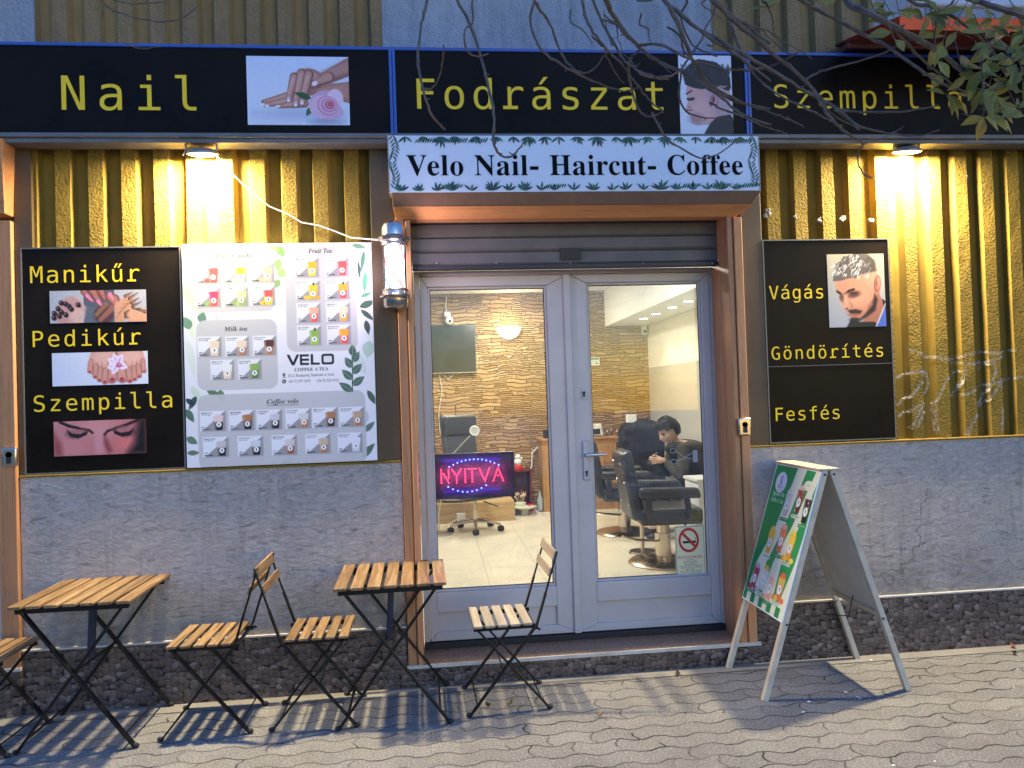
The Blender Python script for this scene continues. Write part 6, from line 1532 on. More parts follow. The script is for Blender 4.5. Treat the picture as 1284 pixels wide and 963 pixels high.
# ------------------------------------------------------------------ no smoking notice behind the right pane
p = Paint(480, 690, .16, C3(240, 228, 176))
p.line([(12, 12), (458, 12), (458, 675), (12, 675), (12, 12)], 3, C3(90, 90, 80))
p.ell(215, 200, 165, 172, C3(206, 52, 46)); p.ell(215, 200, 128, 134, C3(240, 228, 176)); p.rect(120, 212, 330, 244, C3(24, 22, 22)); p.rect(318, 170, 326, 214, C3(60, 60, 60))
p.cap((110, 95), (325, 300), 20, 20, C3(206, 52, 46))
p.text('TILOS A DOHÁNYZÁS!', 'A', 34, 228, 455, C3(206, 60, 50), width=400)
for i, (x0, x1) in enumerate(((170, 290), (110, 340), (130, 330), (130, 330), (40, 420), (70, 400), (150, 300), (60, 420), (60, 400))): p.dash(x0, x1, 472 + i * 22, 8, C3(60, 60, 56), .75, i)
a, b = P(846, 660, .262), P(886, 720, .262)
t = thing('no_smoking_notice', 'cream no smoking notice with red ring on the right glass pane', 'notice', ((a.x + b.x) / 2, .262, b.z)); L = t.location.copy()
m = MB(); m.box(a.x, b.x, .263, .2655, b.z, a.z); m.build('notice_card', M('notice_card', (.72, .70, .56), .5), t, L)
p.sheet('notice_print', PRINT, t, Vector((a.x + .002, .2625, a.z - .002)) - L, Vector((b.x - .002, .2625, a.z - .002)) - L, Vector((a.x + .002, .2625, b.z + .002)) - L)

# price list lettering and scissors stuck to the right pane
DECY = DY + .0185
DEC = M('grey_decal', (.16, .16, .16), .6)
DECL = M('pale_decal', (.42, .42, .41), .6)
m = MB()
for txt, px, py in (('hajvágás', 757, 583), ('hajvágás', 790, 597), ('hajvágás', 787, 610), ('13.000Ft', 829, 601), ('20.000Ft', 831, 614)):
    q = P(px, py, DECY); text_mesh(m, txt, 'A', .026, q, width=.135, uz=(0, 0, 1))
tag(m.build('price_lettering', DEC, fix=False), 'faint grey price lettering on the right door pane', 'lettering')
m = MB(); q = P(858, 574, DECY)
for s_ in (1, -1):
    m.tube([q + Vector((-.05, 0, .03 * s_ + .012)), q + Vector((.005, 0, .0)), q + Vector((.05, 0, -.02 * s_ + .01))], .0022, 5)
    ring = [q + Vector((-.068 + .02 * math.cos(i * PI / 6), 0, .034 * s_ + .012 + .014 * math.sin(i * PI / 6))) for i in range(13)]
    m.tube(ring, .0022, 5)
m.box(q.x + .055, q.x + .085, DECY - .001, DECY + .001, q.z - .03, q.z + .045)
tag(m.build('scissors_decal', DECL), 'pale scissors and comb decal on the right door pane', 'decal')

# ------------------------------------------------------------------ folding tables and chairs
ACA = m_wood('acacia_slats', (.10, .052, .021), (.24, .140, .060), (.41, .265, .125), 'Y', 1.3, .5)
ACAP = m_wood('pale_acacia_slats', (.26, .20, .13), (.38, .305, .21), (.47, .39, .28), 'Y', 1.0, .55)


def make_table(rng):
    t = thing('folding_table', '', 'table', (0, 0, 0), 0, 'folding wooden cafe tables')
    m = MB(); n = 7; W_, D_ = .545, .555
    sw = .062; gap = (W_ - n * sw) / (n - 1)
    for i in range(n):
        x = -W_ / 2 + i * (sw + gap); m.box(x, x + sw, -D_ / 2, D_ / 2, .689 + rng.uniform(-.0008, .0008), .704 + rng.uniform(-.0008, .0008))
    m.build('tabletop', ACA, t, bevel=.003)
    for y in (-.235, .235):
        m = MB(); m.box(-.255, .255, y - .010, y + .010, .660, .6885); m.build('rail', BLACKM, t, bevel=.002)
    for s_, y0, y1 in ((1, -.243, .243), (-1, -.222, .222)):
        for y in (y0, y1):
            m = MB(); m.bar((-.225 * s_, y, .672), (.27 * s_, y, .008), .011, .031, (0, 1, 0)); lg = m.build('leg', BLACKM, t, bevel=.002)
            m = MB(); m.sphere((.272 * s_, y, .013), .014, 10, 7, sc=(1.25, .85, .9)); m.build('foot_cap', RUBBER, lg, smooth=True)
        m = MB(); m.tube([(.225 * s_, y0, .068), (.225 * s_, y1, .068)], .0055, 8); m.build('crossbar', BLACKM, t)
    m = MB(); m.tube([(0, -.243, .369), (0, .243, .369)], .006, 8); m.build('pivot_bar', BLACKM, t)
    m = MB(); m.bar((-.01, .03, .685), (-.03, .03, .37), .024, .005, (0, 1, 0)); m.bar((.0, -.03, .685), (-.02, -.03, .37), .024, .005, (0, 1, 0)); m.build('brace', M('blue_black_metal', (.016, .02, .04), .35), t)
    return t


def make_chair(slat):
    """faces +X; rail A runs from the front foot up to the back rest, rail B from the seat front to the rear foot"""
    t = thing('folding_chair', '', 'chair', (0, 0, 0), 0, 'folding wooden cafe chairs')
    m = MB(); sw = .047; n = 5; x0 = -.130; W_ = .305; gap = (W_ - n * sw) / (n - 1)
    for i in range(n): m.box(x0 + i * (sw + gap), x0 + i * (sw + gap) + sw, -.185, .185, .437, .450)
    m.build('seat', slat, t, bevel=.003)
    for y in (-.150, .150):
        m = MB(); m.box(x0 - .03, x0 + W_ - .004, y - .007, y + .007, .415, .4365); m.build('seat_rail', BLACKM, t, bevel=.002)
    bx = lambda z: -.150 - (z - .44) * .32
    for y in (-.187, .187):
        m = MB(); m.bar((.205, y, .006), (-.150, y, .44), .009, .029, (0, 1, 0)); m.bar((-.148, y, .436), (bx(.60), y, .60), .009, .031, (0, 1, 0)); m.bar((bx(.595), y, .595), (bx(.805), y, .805), .008, .016, (0, 1, 0))
        lg = m.build('back_leg', BLACKM, t, bevel=.002)
        m = MB(); m.sphere((.207, y, .013), .0135, 10, 7, sc=(1.25, .85, .9)); m.build('foot_cap', RUBBER, lg, smooth=True)
        m = MB(); yb = y * .90; m.bar((.150, yb, .425), (-.205, yb, .008), .009, .029, (0, 1, 0)); lg = m.build('front_leg', BLACKM, t, bevel=.002)
        m = MB(); m.sphere((-.207, yb, .013), .0135, 10, 7, sc=(1.25, .85, .9)); m.build('foot_cap', RUBBER, lg, smooth=True)
    for z_, hh in ((.700, .042), (.785, .050)):
        m = MB(); d = Vector((-.32, 0, 1)).normalized(); c_ = Vector((bx(z_) + .008, 0, z_))
        m.bar(c_ - Vector((0, .192, 0)), c_ + Vector((0, .192, 0)), .011, hh, Vector((d.x, 0, d.z))); m.build('back_slat', slat, t, bevel=.003)
    for x_, y_, z_, r_ in ((-.145, .187, .42, .005), (-.165, .168, .055, .004), (.165, .187, .055, .004), (.03, .187, .225, .004)):
        m = MB(); m.tube([(x_, -y_, z_), (x_, y_, z_)], r_, 8); m.build('stretcher', BLACKM, t)
    for s_ in (-1, 1):
        m = MB(); m.tube([(-.13, s_ * .150, .43), (-.165, s_ * .19, .415)], .006, 6); m.build('hinge_bar', BLACKM, t)
    return t


rt = random.Random(4)
tb = make_table(rt); tb.location = (-1.735, -.275, 0); tb['label'] = 'folding table by the left wall between two chairs, under the Manikűr board'
copy_thing(tb, (-.253, -.275, 0), .02, 'folding table beside the salon door, left of the pale chair')
ch = make_chair(ACA); ch.location = (-1.158, -.285, 0); ch.rotation_euler = (0, 0, PI); ch['label'] = 'folding chair facing the left table, its back against the other chair'
copy_thing(ch, (-.642, -.287, 0), .01, 'folding chair facing the table by the door, back to back with another chair')
copy_thing(ch, (-2.235, -.33, 0), -.02, 'folding chair cut off by the left edge of the photo')
c3 = make_chair(ACAP); c3.location = (.322, -.27, 0); c3.rotation_euler = (0, 0, PI + .03); c3['label'] = 'folding chair with pale grey seat standing in front of the glass door'

# ------------------------------------------------------------------ A-frame board
WH = M('painted_board_wood', (.62, .53, .39), .6, var=((.46, .385, .275), 12), bump=(90, .2, .002))
GREYB = M('board_back', (.62, .57, .50), .7, var=((.52, .48, .42), 5))
AT = thing('a_board', 'wooden A-frame pavement board with a green striped drinks poster', 'a-board', (2.02, -.29, 0)); L = AT.location.copy()
AW = .255           # half width
TX, TZ = .0, 1.165
FX, RXX = -.39, .39


def side(sg):
    a_ = Vector((sg * .018, 0, TZ)); b_ = Vector((sg * .39, 0, 0))
    return a_, b_


for sg, nm in ((-1, 'front'), (1, 'rear')):
    a_, b_ = side(sg); d = (b_ - a_).normalized(); nrm = Vector((d.z, 0, -d.x)) * (1 if sg < 0 else -1)
    if nrm.x * sg < 0: nrm = -nrm
    for y in (-AW + .016, AW - .016):
        m = MB(); m.bar(a_ + Vector((0, y, 0)), b_ + Vector((0, y, 0)), .032, .030, nrm); m.build('leg', WH, AT, bevel=.003)
    pa, pb = a_ + d * .01, a_ + d * (.815 if sg < 0 else .80)
    m = MB(); w_ = AW - (.0 if sg < 0 else .033)
    off = nrm * (.0165 if sg < 0 else .002)
    vs = []
    for q, yy in ((pa, -w_), (pa, w_), (pb, w_), (pb, -w_)): vs.append(q + off + Vector((0, yy, 0)))
    vs2 = [v_ + nrm * .006 for v_ in vs]
    m.hull8(vs + vs2); o = m.build('poster_board' if sg < 0 else 'back_board', WHITEP if sg < 0 else GREYB, AT, bevel=.001)
    if sg < 0: poster_corners = [Vector(v_) + nrm * .0005 for v_ in vs2]
    m = MB(); q = a_ + d * .80; m.bar(q + Vector((0, -AW + .033, 0)), q + Vector((0, AW - .033, 0)), .028, .026, nrm); m.build('crossbar', WH, AT, bevel=.003)
m = MB(); m.box(-.055, .055, -AW, AW, TZ, TZ + .012); m.build('top_cap', M('cap_wood', (.62, .50, .34), .6, var=((.5, .38, .24), 10)), AT, bevel=.003)
for x_, z_ in ((-.025, TZ - .02), (.025, TZ - .02), (-.262, .385), (.262, .385)):
    m = MB(); m.tube([(x_, -AW + .001, z_), (x_, -AW - .004, z_)], .006, 8); m.build('bolt', RUBBER, AT)
m = MB(); m.tube([(.13, -AW + .05, .50), (.16, -.1, .36), (.10, .06, .33), (.262, .2, .36)], .003, 6); m.build('cord', RUBBER, AT)


def paint_aboard():
    # drawn in the crop frame of the poster, carried to the flat sheet by a homography
    src = [(235, 42), (495, 95), (250, 955), (15, 800)]
    W, H = 500.0, 815.0; dst = [(0, 0), (W, 0), (W, H), (0, H)]
    A_ = []; b_ = []
    for (x, y), (u, v) in zip(src, dst):
        A_.append([x, y, 1, 0, 0, 0, -u * x, -u * y]); b_.append(u); A_.append([0, 0, 0, x, y, 1, -v * x, -v * y]); b_.append(v)
    h = np.linalg.solve(np.array(A_, float), np.array(b_, float))

    def T(x, y):
        w_ = h[6] * x + h[7] * y + 1
        return ((h[0] * x + h[1] * y + h[2]) / w_, (h[3] * x + h[4] * y + h[5]) / w_)
    p = Paint(W, H, .5, C3(30, 146, 78)); cream = C3(226, 226, 200)
    for q in ([(362, 66), (415, 78), (275, 400), (165, 600), (85, 850), (10, 800), (40, 775), (105, 600), (220, 400)],
              [(470, 88), (500, 95), (365, 400), (255, 600), (170, 900), (120, 860), (125, 805), (205, 600), (320, 400)],
              [(415, 380), (330, 620), (215, 880), (215, 960), (260, 970), (300, 800)]):
        p.poly([T(*z_) for z_ in q], cream)
    q = T(60, 785); q2 = T(160, 880)
    for i in range(5): p.rect(i * 100, H - 62, i * 100 + 50, H, C3(34, 132, 72)); p.rect(i * 100 + 50, H - 62, i * 100 + 100, H, cream)
    r = random.Random(8)
    q = T(258, 150); p.ell(q[0], q[1], 64, 60, C3(222, 226, 236)); p.ell(q[0], q[1] - 14, 12, 26, C3(90, 110, 130)); p.ell(q[0] + 3, q[1] - 16, 5, 16, C3(222, 226, 236)); p.text('VELO', 'A', 20, q[0], q[1] + 34, C3(40, 50, 56), width=66); p.dash(q[0] - 26, q[0] + 26, q[1] + 42, 4, C3(80, 90, 96), .8, 3)
    q = T(236, 226); q2 = T(228, 262); p.text('Special Velo', 'S', 24, q[0] + 6, q[1], C3(226, 236, 220), width=140); gx = q2[0] + 6
    p.text('Coffee', 'S', 24, gx - 40, q2[1], C3(226, 236, 220), width=72); p.text('&', 'A', 20, gx + 12, q2[1], C3(226, 236, 220)); p.text('Tea', 'S', 24, gx + 50, q2[1], C3(226, 236, 220), width=40)
    q = T(418, 176); p.ell(q[0], q[1], 46, 28, cream); p.ell(q[0] - 34, q[1] + 10, 18, 14, cream); p.ell(q[0] - 52, q[1] + 34, 9, 8, cream); p.ell(q[0] - 62, q[1] + 50, 6, 5, cream); p.dash(q[0] - 22, q[0] + 22, q[1] - 4, 6, C3(150, 160, 130), .8, 1)
    cups = [(290, 280, 118, C3(214, 206, 196), C3(190, 176, 160), C3(226, 222, 214)), (360, 265, 118, C3(150, 70, 60), C3(110, 44, 36), C3(214, 190, 180)), (400, 320, 118, C3(70, 40, 36), C3(30, 16, 18), C3(220, 214, 214)),
            (186, 488, 118, C3(246, 196, 70), C3(236, 160, 50), C3(250, 200, 80)), (252, 483, 124, C3(236, 130, 90), C3(226, 100, 70), C3(240, 176, 150)), (303, 525, 128, C3(248, 204, 60), C3(240, 150, 50), C3(250, 214, 90)),
            (94, 688, 108, C3(190, 70, 100), C3(150, 50, 80), C3(200, 170, 190)), (146, 705, 108, C3(236, 226, 214), C3(214, 206, 206), C3(246, 180, 70)), (180, 752, 112, C3(240, 190, 160), C3(236, 160, 130), C3(240, 214, 196)), (240, 758, 112, C3(240, 190, 80), C3(226, 120, 60), C3(244, 110, 60))]
    for i, (x, y, hh, c1, c2, c3_) in enumerate(cups):
        cx_, cy_ = T(x, y); hw = 35; h2 = hh * .53
        p.ell(cx_, cy_ - h2 - 8, hw * .86, 22, c3_, 1, 6)
        p.poly([(cx_ - hw, cy_ - h2), (cx_ + hw, cy_ - h2), (cx_ + hw * .7, cy_ + h2), (cx_ - hw * .7, cy_ + h2)], c2)
        p.poly([(cx_ - hw, cy_ - h2), (cx_ + hw, cy_ - h2), (cx_ + hw * .85, cy_), (cx_ - hw * .85, cy_)], c1, 1, 14)
        for _ in range(14): p.ell(cx_ + r.uniform(-.6, .6) * hw, cy_ + r.uniform(-.9, .9) * h2, r.uniform(4, 9), r.uniform(4, 9), r.choice([c1, c2, c3_]), .6, 4)
        p.line([(cx_ - hw * .8, cy_ - h2 + 8), (cx_ - hw * .58, cy_ + h2 - 8)], 3, (1, 1, 1), .5, 3)
        p.ell(cx_ - 2, cy_ + 4, 20, 26, C3(238, 238, 238)); p.ell(cx_ - 2, cy_ + 2, 5, 12, C3(110, 120, 130))
        if i in (5, 6, 8, 9):
            for dx, cc in ((-46, c2), (-24, c1), (30, c2), (48, c3_)): p.ell(cx_ + dx, cy_ + h2 - 4, 20, 15, cc, 1, 4)
        p.rect(cx_ - 44, cy_ + h2 + 10, cx_ + 44, cy_ + h2 + 30, C3(34, 132, 72) if i % 2 == 0 else C3(214, 220, 196)); p.dash(cx_ - 36, cx_ + 36, cy_ + h2 + 16, 6, C3(214, 226, 206) if i % 2 == 0 else C3(60, 110, 70), .9, i)
    e = 8
    for q in ((0, 0, W, e), (0, H - e, W, H), (0, 0, e, H), (W - e, 0, W, H)): p.rect(*q, C3(232, 234, 236))
    return p


# corners of the board as read from the street: top edge runs from the far (wall) side to the near side
pc = poster_corners
paint_aboard().sheet('poster', PRINT, AT, pc[1], pc[0], pc[2])

# ------------------------------------------------------------------ awning of the shop next door, upper right
ORF = M('orange_fabric', (1.0, .115, .006), .6, var=((.88, .09, .005), 3), bump=(220, .1, .001))
REDF = M('dark_red_underside', (.16, .018, .008), .7)
aw = thing('awning', 'orange awning of the neighbouring shop at the top right corner', 'awning', (4.0, -.4, 3.3)); L = aw.location.copy()
AY = -.55
z0_, z1_ = P(1240, 39, AY).z, P(1240, 22, AY).z; xl = P(1128, 30, AY).x
m = MB(); m.hull8([(xl, AY + .004, z1_ - .004), (7, AY + .004, z1_ - .004), (7, .02, z1_ + .10), (xl - .04, .02, z1_ + .10), (xl, AY + .004, z1_), (7, AY + .004, z1_), (7, .02, z1_ + .115), (xl - .04, .02, z1_ + .115)]); m.build('canopy_fabric', REDF, aw, L)
m = MB(); m.box(xl, 7, AY - .004, AY, z0_, z1_ - .006); m.build('valance', ORF, aw, L)
m = MB(); m.box(xl + .03, 7, AY - .05, AY - .01, z1_ + .035, z1_ + .09); m.build('front_bar', M('bar_grey', (.55, .58, .62), .4), aw, L, bevel=.012)
m = MB(); m.box(xl - .02, 7, -.10, .02, 3.60, 3.66); m.build('cassette', M('cassette_brown', (.20, .07, .045), .6), aw, L, bevel=.01)
for x_ in (3.2, 4.6):
    m = MB(); m.tube([(x_, AY + .02, z1_ - .02), (x_ + .1, -.08, 3.57)], .014, 8); m.build('arm', M('bar_grey', (.55, .58, .62)), aw, L)

# ------------------------------------------------------------------ silver graffiti over the ribs
GRAF = None
k = NT('silver_paint'); v = k.obj()
tr = k.n('ShaderNodeBsdfTransparent'); pb_ = k.n('ShaderNodeBsdfPrincipled'); pb_.inputs['Base Color'].default_value = (.46, .46, .44, 1); pb_.inputs['Roughness'].default_value = .5
mx = k.n('ShaderNodeMixShader'); k.l(k.ramp(k.noise(v, 60, 4, .7), [(.42, .0), (.62, .6)]), mx.inputs[0]); k.l(tr.outputs[0], mx.inputs[1]); k.l(pb_.outputs[0], mx.inputs[2]); k.l(mx.outputs[0], k.out.inputs[0])
GRAF = k.m
m = MB(); gr_off = Vector((900, 270, 0)); S_ = 2.919
strokes = [[(690, 490), (760, 515), (850, 530), (910, 510), (960, 500), (1020, 505), (1085, 492)], [(650, 600), (700, 575), (770, 570), (720, 640), (660, 700), (655, 760)], [(770, 575), (780, 620), (730, 720), (700, 780)],
           [(800, 800), (790, 690), (830, 600), (900, 560), (880, 640), (850, 660)], [(850, 660), (900, 655), (980, 620), (1060, 600), (1121, 590)], [(960, 560), (1000, 530), (1010, 570), (960, 700), (900, 800)], [(1020, 600), (1040, 650), (1030, 790)],
           [(905, 810), (930, 740), (990, 670), (1030, 610)], [(660, 740), (740, 690), (760, 690), (720, 780)], [(860, 540), (930, 545), (1000, 530), (1060, 510)]]
for st in strokes:
    pts = []
    for i in range(len(st) - 1):
        n = max(2, int(math.hypot(st[i + 1][0] - st[i][0], st[i + 1][1] - st[i][1]) / 5))
        for j in range(n): pts.append((st[i][0] + (st[i + 1][0] - st[i][0]) * j / n, st[i][1] + (st[i + 1][1] - st[i][1]) * j / n))
    pts.append(st[-1])
    wp = [P(900 + x / S_, 270 + y / S_, .04) for x, y in pts]
    vs = []; hw = .009
    for i, q in enumerate(wp):
        d = wp[min(i + 1, len(wp) - 1)] - wp[max(i - 1, 0)]; nx, nz = -d.z, d.x; ln = math.hypot(nx, nz) or 1
        for s_ in (1, -1):
            x_ = q.x + s_ * nx / ln * hw; z_ = q.z + s_ * nz / ln * hw
            vs.append((x_, min(rib_y(x_ + o_, PHR) for o_ in (-.006, 0, .006)) - .004, z_))
    m.add(vs, [(2 * i, 2 * i + 1, 2 * i + 3, 2 * i + 2) for i in range(len(wp) - 1)])
tag(m.build('graffiti', GRAF, fix=False), 'faded silver graffiti scrawl on the yellow ribs beside the right black board', 'graffiti')
# plaster blobs plugging old fixings
m = MB(); rr = random.Random(6)
for px, py, s_ in ((962, 266, .040), (998, 273, .020), (1028, 275, .022), (1057, 274, .024), (1093, 276, .028), (1213, 222, .014)):
    q = P(px, py, .02)
    m = MB()
    for _ in range(7): m.sphere((q.x + rr.uniform(-1, 1) * s_ * .5, .024, q.z + rr.uniform(-1, 1) * s_ * .5), s_ * rr.uniform(.22, .48), 8, 6, sc=(1, .45, 1))
    m.build('plaster_patch', M('raw_plaster', (.27, .245, .20), .95, bump=(60, .8, .01)), B)


# ------------------------------------------------------------------ street tree: bare twigs and a few leaf sprays hang before the signs
BARK = M('twig_bark', (.16, .13, .105), .85, var=((.08, .065, .052), 30), bump=(140, .5, .004))
TRK = M('trunk_bark', (.07, .058, .046), .9, var=((.035, .03, .025), 9), bump=(26, .9, .02))


def m_leaf():
    k = NT('tree_leaf'); v = k.obj(); ri = k.n('ShaderNodeNewGeometry').outputs['Random Per Island']
    c = k.ramp(ri, [(.0, (.14, .15, .032)), (.5, (.23, .25, .05)), (.85, (.31, .31, .07)), (1.0, (.38, .29, .08))])
    c = k.mix(k.math('MULTIPLY', k.noise(v, 50, 3), .4), c, (.03, .05, .014))
    p_ = k.n('ShaderNodeBsdfPrincipled'); k.l(c, p_.inputs['Base Color']); p_.inputs['Roughness'].default_value = .5
    tl = k.n('ShaderNodeBsdfTranslucent'); k.l(c, tl.inputs[0]); mx = k.n('ShaderNodeMixShader'); mx.inputs[0].default_value = .4
    k.l(p_.outputs[0], mx.inputs[1]); k.l(tl.outputs[0], mx.inputs[2]); k.l(mx.outputs[0], k.out.inputs[0])
    return k.m


LEAFM = m_leaf()
TR = thing('street_tree', 'street tree whose thin bare twigs and green leaves hang in front of the fascia', 'tree', (4.6, -2.6, 0)); L = TR.location.copy()
m = MB(); rt = random.Random(21)
m.tube([(4.6, -2.6, -.02), (4.62, -2.62, .12), (4.58, -2.58, .8), (4.6, -2.55, 1.8), (4.52, -2.5, 2.7), (4.35, -2.4, 3.5)], [.21, .16, .14, .13, .12, .10], 14); m.build('trunk', TRK, TR, L, smooth=True)
m = MB()
limb = [Vector(q) for q in ((4.35, -2.4, 3.4), (3.6, -2.0, 3.85), (2.6, -1.6, 3.95), (1.6, -1.4, 3.85), (.6, -1.35, 3.7), (-.4, -1.3, 3.55), (-1.5, -1.3, 3.5))]
limb2 = [Vector(q) for q in ((4.4, -2.4, 3.3), (3.7, -1.9, 3.5), (3.2, -1.5, 3.45), (2.75, -1.3, 3.42))]
m.tube(limb, [.085, .065, .05, .04, .03, .022, .012], 10); m.tube(limb2, [.06, .045, .035, .022], 8)
m.tube([(4.4, -2.4, 3.45), (4.8, -2.9, 4.3), (5.0, -3.2, 5.4)], [.09, .07, .03], 8); m.tube([(4.4, -2.4, 3.4), (5.3, -2.0, 4.2), (6.0, -1.7, 5.0)], [.08, .06, .03], 8)
TW = [  # frame offset x, y, zoom, start radius (m), end radius, depth Y, points in the zoomed crop
    (480, 2.675, .0085, .004, -1.15, [(152, -70), (148, 0), (130, 80), (118, 200), (135, 300), (165, 385), (208, 435)]),
    (480, 2.675, .005, .003, -1.12, [(118, 215), (128, 270), (140, 298), (175, 285), (200, 215), (204, 150)]),
    (480, 2.675, .0085, .004, -1.2, [(222, -70), (250, 0), (300, 100), (345, 260), (372, 380), (372, 480), (395, 520), (430, 525), (465, 490)]),
    (480, 2.675, .005, .003, -1.2, [(305, -60), (300, 0), (300, 80), (275, 100), (280, 170), (320, 190), (355, 178)]),
    (480, 2.675, .007, .003, -1.25, [(515, -70), (510, 0), (495, 70), (530, 165), (590, 210), (660, 250), (740, 285), (810, 305), (860, 290)]),
    (480, 2.675, .0065, .003, -1.25, [(508, 5), (525, 30), (560, 80), (600, 180), (650, 238), (705, 235), (740, 185)]),
    (480, 2.675, .0075, .0035, -1.3, [(672, -80), (668, 0), (690, 80), (740, 150), (800, 215), (850, 280), (890, 330), (940, 375)]),
    (480, 2.675, .0075, .004, -1.3, [(690, -70), (705, 0), (750, 100), (800, 190), (830, 215), (880, 255), (960, 265)]),
    (480, 2.675, .012, .004, -1.35, [(730, -80), (750, 0), (780, 60), (850, 150), (930, 210), (1020, 250), (1140, 330), (1200, 380), (1300, 420)]),
    (480, 2.675, .006, .003, -1.33, [(870, 165), (830, 200), (830, 280), (860, 370), (900, 390), (940, 375)]),
    (480, 2.675, .012, .005, -1.4, [(900, -80), (945, 0), (1000, 50), (1100, 130), (1180, 180), (1300, 270)]),
    (480, 2.675, .008, .004, -1.37, [(955, 8), (1010, 130), (1050, 220), (1100, 290), (1180, 340), (1300, 365)]),
    (480, 2.675, .010, .006, -1.45, [(1050, -80), (1110, 0), (1180, 60), (1300, 145)]),
    (480, 2.675, .006, .003, -1.35, [(852, 152), (930, 150), (1010, 190), (1080, 215), (1170, 235), (1284, 225)]),
    (480, 2.675, .0055, .003, -1.33, [(865, 240), (930, 260), (990, 240), (1060, 150), (1080, 100), (1110, 40), (1130, -40)]),
    (480, 2.675, .005, .0025, -1.3, [(905, 380), (930, 430), (960, 470), (1050, 525), (1120, 520), (1200, 460)]),
    (480, 2.675, .005, .0025, -1.32, [(1000, 245), (1000, 350), (1060, 390), (1180, 400)]),
    (480, 2.675, .005, .003, -1.4, [(1010, -40), (1000, 60), (1040, 150), (1120, 190)]),
    (480, 2.675, .004, .0025, -1.4, [(840, -30), (860, 3), (900, 0), (930, -20)]),
    (480, 2.675, .004, .002, -1.3, [(1090, 150), (1110, 155), (1130, 130)]), (480, 2.675, .004, .002, -1.3, [(770, 150), (758, 120), (740, 40)]),
    (900, 3.344, .012, .005, -1.45, [(-80, -60), (0, 20), (60, 80), (180, 180), (370, 340), (430, 410), (520, 470), (590, 540)]),
    (900, 3.344, .009, .003, -1.4, [(-60, 140), (0, 165), (130, 240), (250, 310), (400, 400), (500, 455), (600, 470), (740, 470), (860, 455), (925, 440)]),
    (900, 3.344, .005, .003, -1.43, [(370, 335), (430, 300), (560, 265), (700, 220), (840, 150)]),
    (900, 3.344, .009, .005, -1.45, [(320, -60), (380, 20), (480, 75), (620, 150), (700, 190), (820, 270), (920, 340), (1000, 380)]),
    (900, 3.344, .006, .003, -1.38, [(-30, 360), (0, 375), (100, 430), (220, 470), (320, 510), (360, 530)]),
    (900, 3.344, .005, .0025, -1.38, [(-30, 430), (0, 450), (100, 490), (200, 530), (290, 560)]),
    (900, 3.344, .0065, .003, -1.42, [(400, 385), (470, 490), (540, 560), (605, 600), (590, 640), (590, 690), (620, 736), (650, 745)]),
    (900, 3.344, .0055, .003, -1.41, [(490, 460), (600, 530), (700, 555), (830, 570), (930, 545)]),
    (900, 3.344, .006, .003, -1.4, [(40, 50), (90, 200), (160, 320), (260, 400), (380, 460), (480, 510), (520, 530)]),
    (900, 3.344, .007, .004, -1.5, [(740, 120), (800, 190), (880, 270), (980, 350), (1080, 420)]),
    (900, 3.344, .017, .007, -1.5, [(520, -50), (560, 20), (660, 70), (760, 120), (900, 200), (1020, 290), (1110, 340)]),
    (900, 3.344, .016, .010, -1.55, [(1000, -60), (1080, 0), (1160, 30), (1260, 60), (1340, 90)]), (900, 3.344, .010, .004, -1.5, [(780, -30), (900, 30), (1020, 90), (1120, 180), (1210, 300)]),
    (900, 3.344, .005, .003, -1.4, [(90, 290), (150, 295), (240, 270), (340, 220)]), (900, 3.344, .004, .002, -1.42, [(605, 600), (680, 585), (780, 530)]), (900, 3.344, .004, .002, -1.4, [(430, 400), (470, 470), (600, 545)]),
    (900, 3.344, .005, .003, -1.5, [(980, -40), (920, 60), (910, 180)]), (900, 3.344, .006, .003, -1.5, [(1110, 330), (1120, 420), (1112, 485)]),
    (0, 2.568, .0035, .002, -1.2, [(300, -60), (330, 10), (400, 45), (500, 68), (580, 60), (640, 20)]), (0, 2.568, .003, .002, -1.2, [(385, 120), (400, 135), (450, 155), (515, 150)]), (0, 2.568, .003, .002, -1.2, [(335, 15), (330, 60)]), (0, 2.568, .003, .002, -1.2, [(330, -10), (430, 12), (540, 5)])]


def smooth_path(pts, n=5):
    out = []
    for i in range(len(pts) - 1):
        p0 = pts[max(i - 1, 0)]; p1 = pts[i]; p2 = pts[i + 1]; p3 = pts[min(i + 2, len(pts) - 1)]
        for j in range(n):
            t_ = j / n
            out.append(.5 * ((2 * p1) + (p2 - p0) * t_ + (2 * p0 - 5 * p1 + 4 * p2 - p3) * t_ ** 2 + (3 * p1 - p0 - 3 * p2 + p3) * t_ ** 3))
    out.append(pts[-1])
    return out


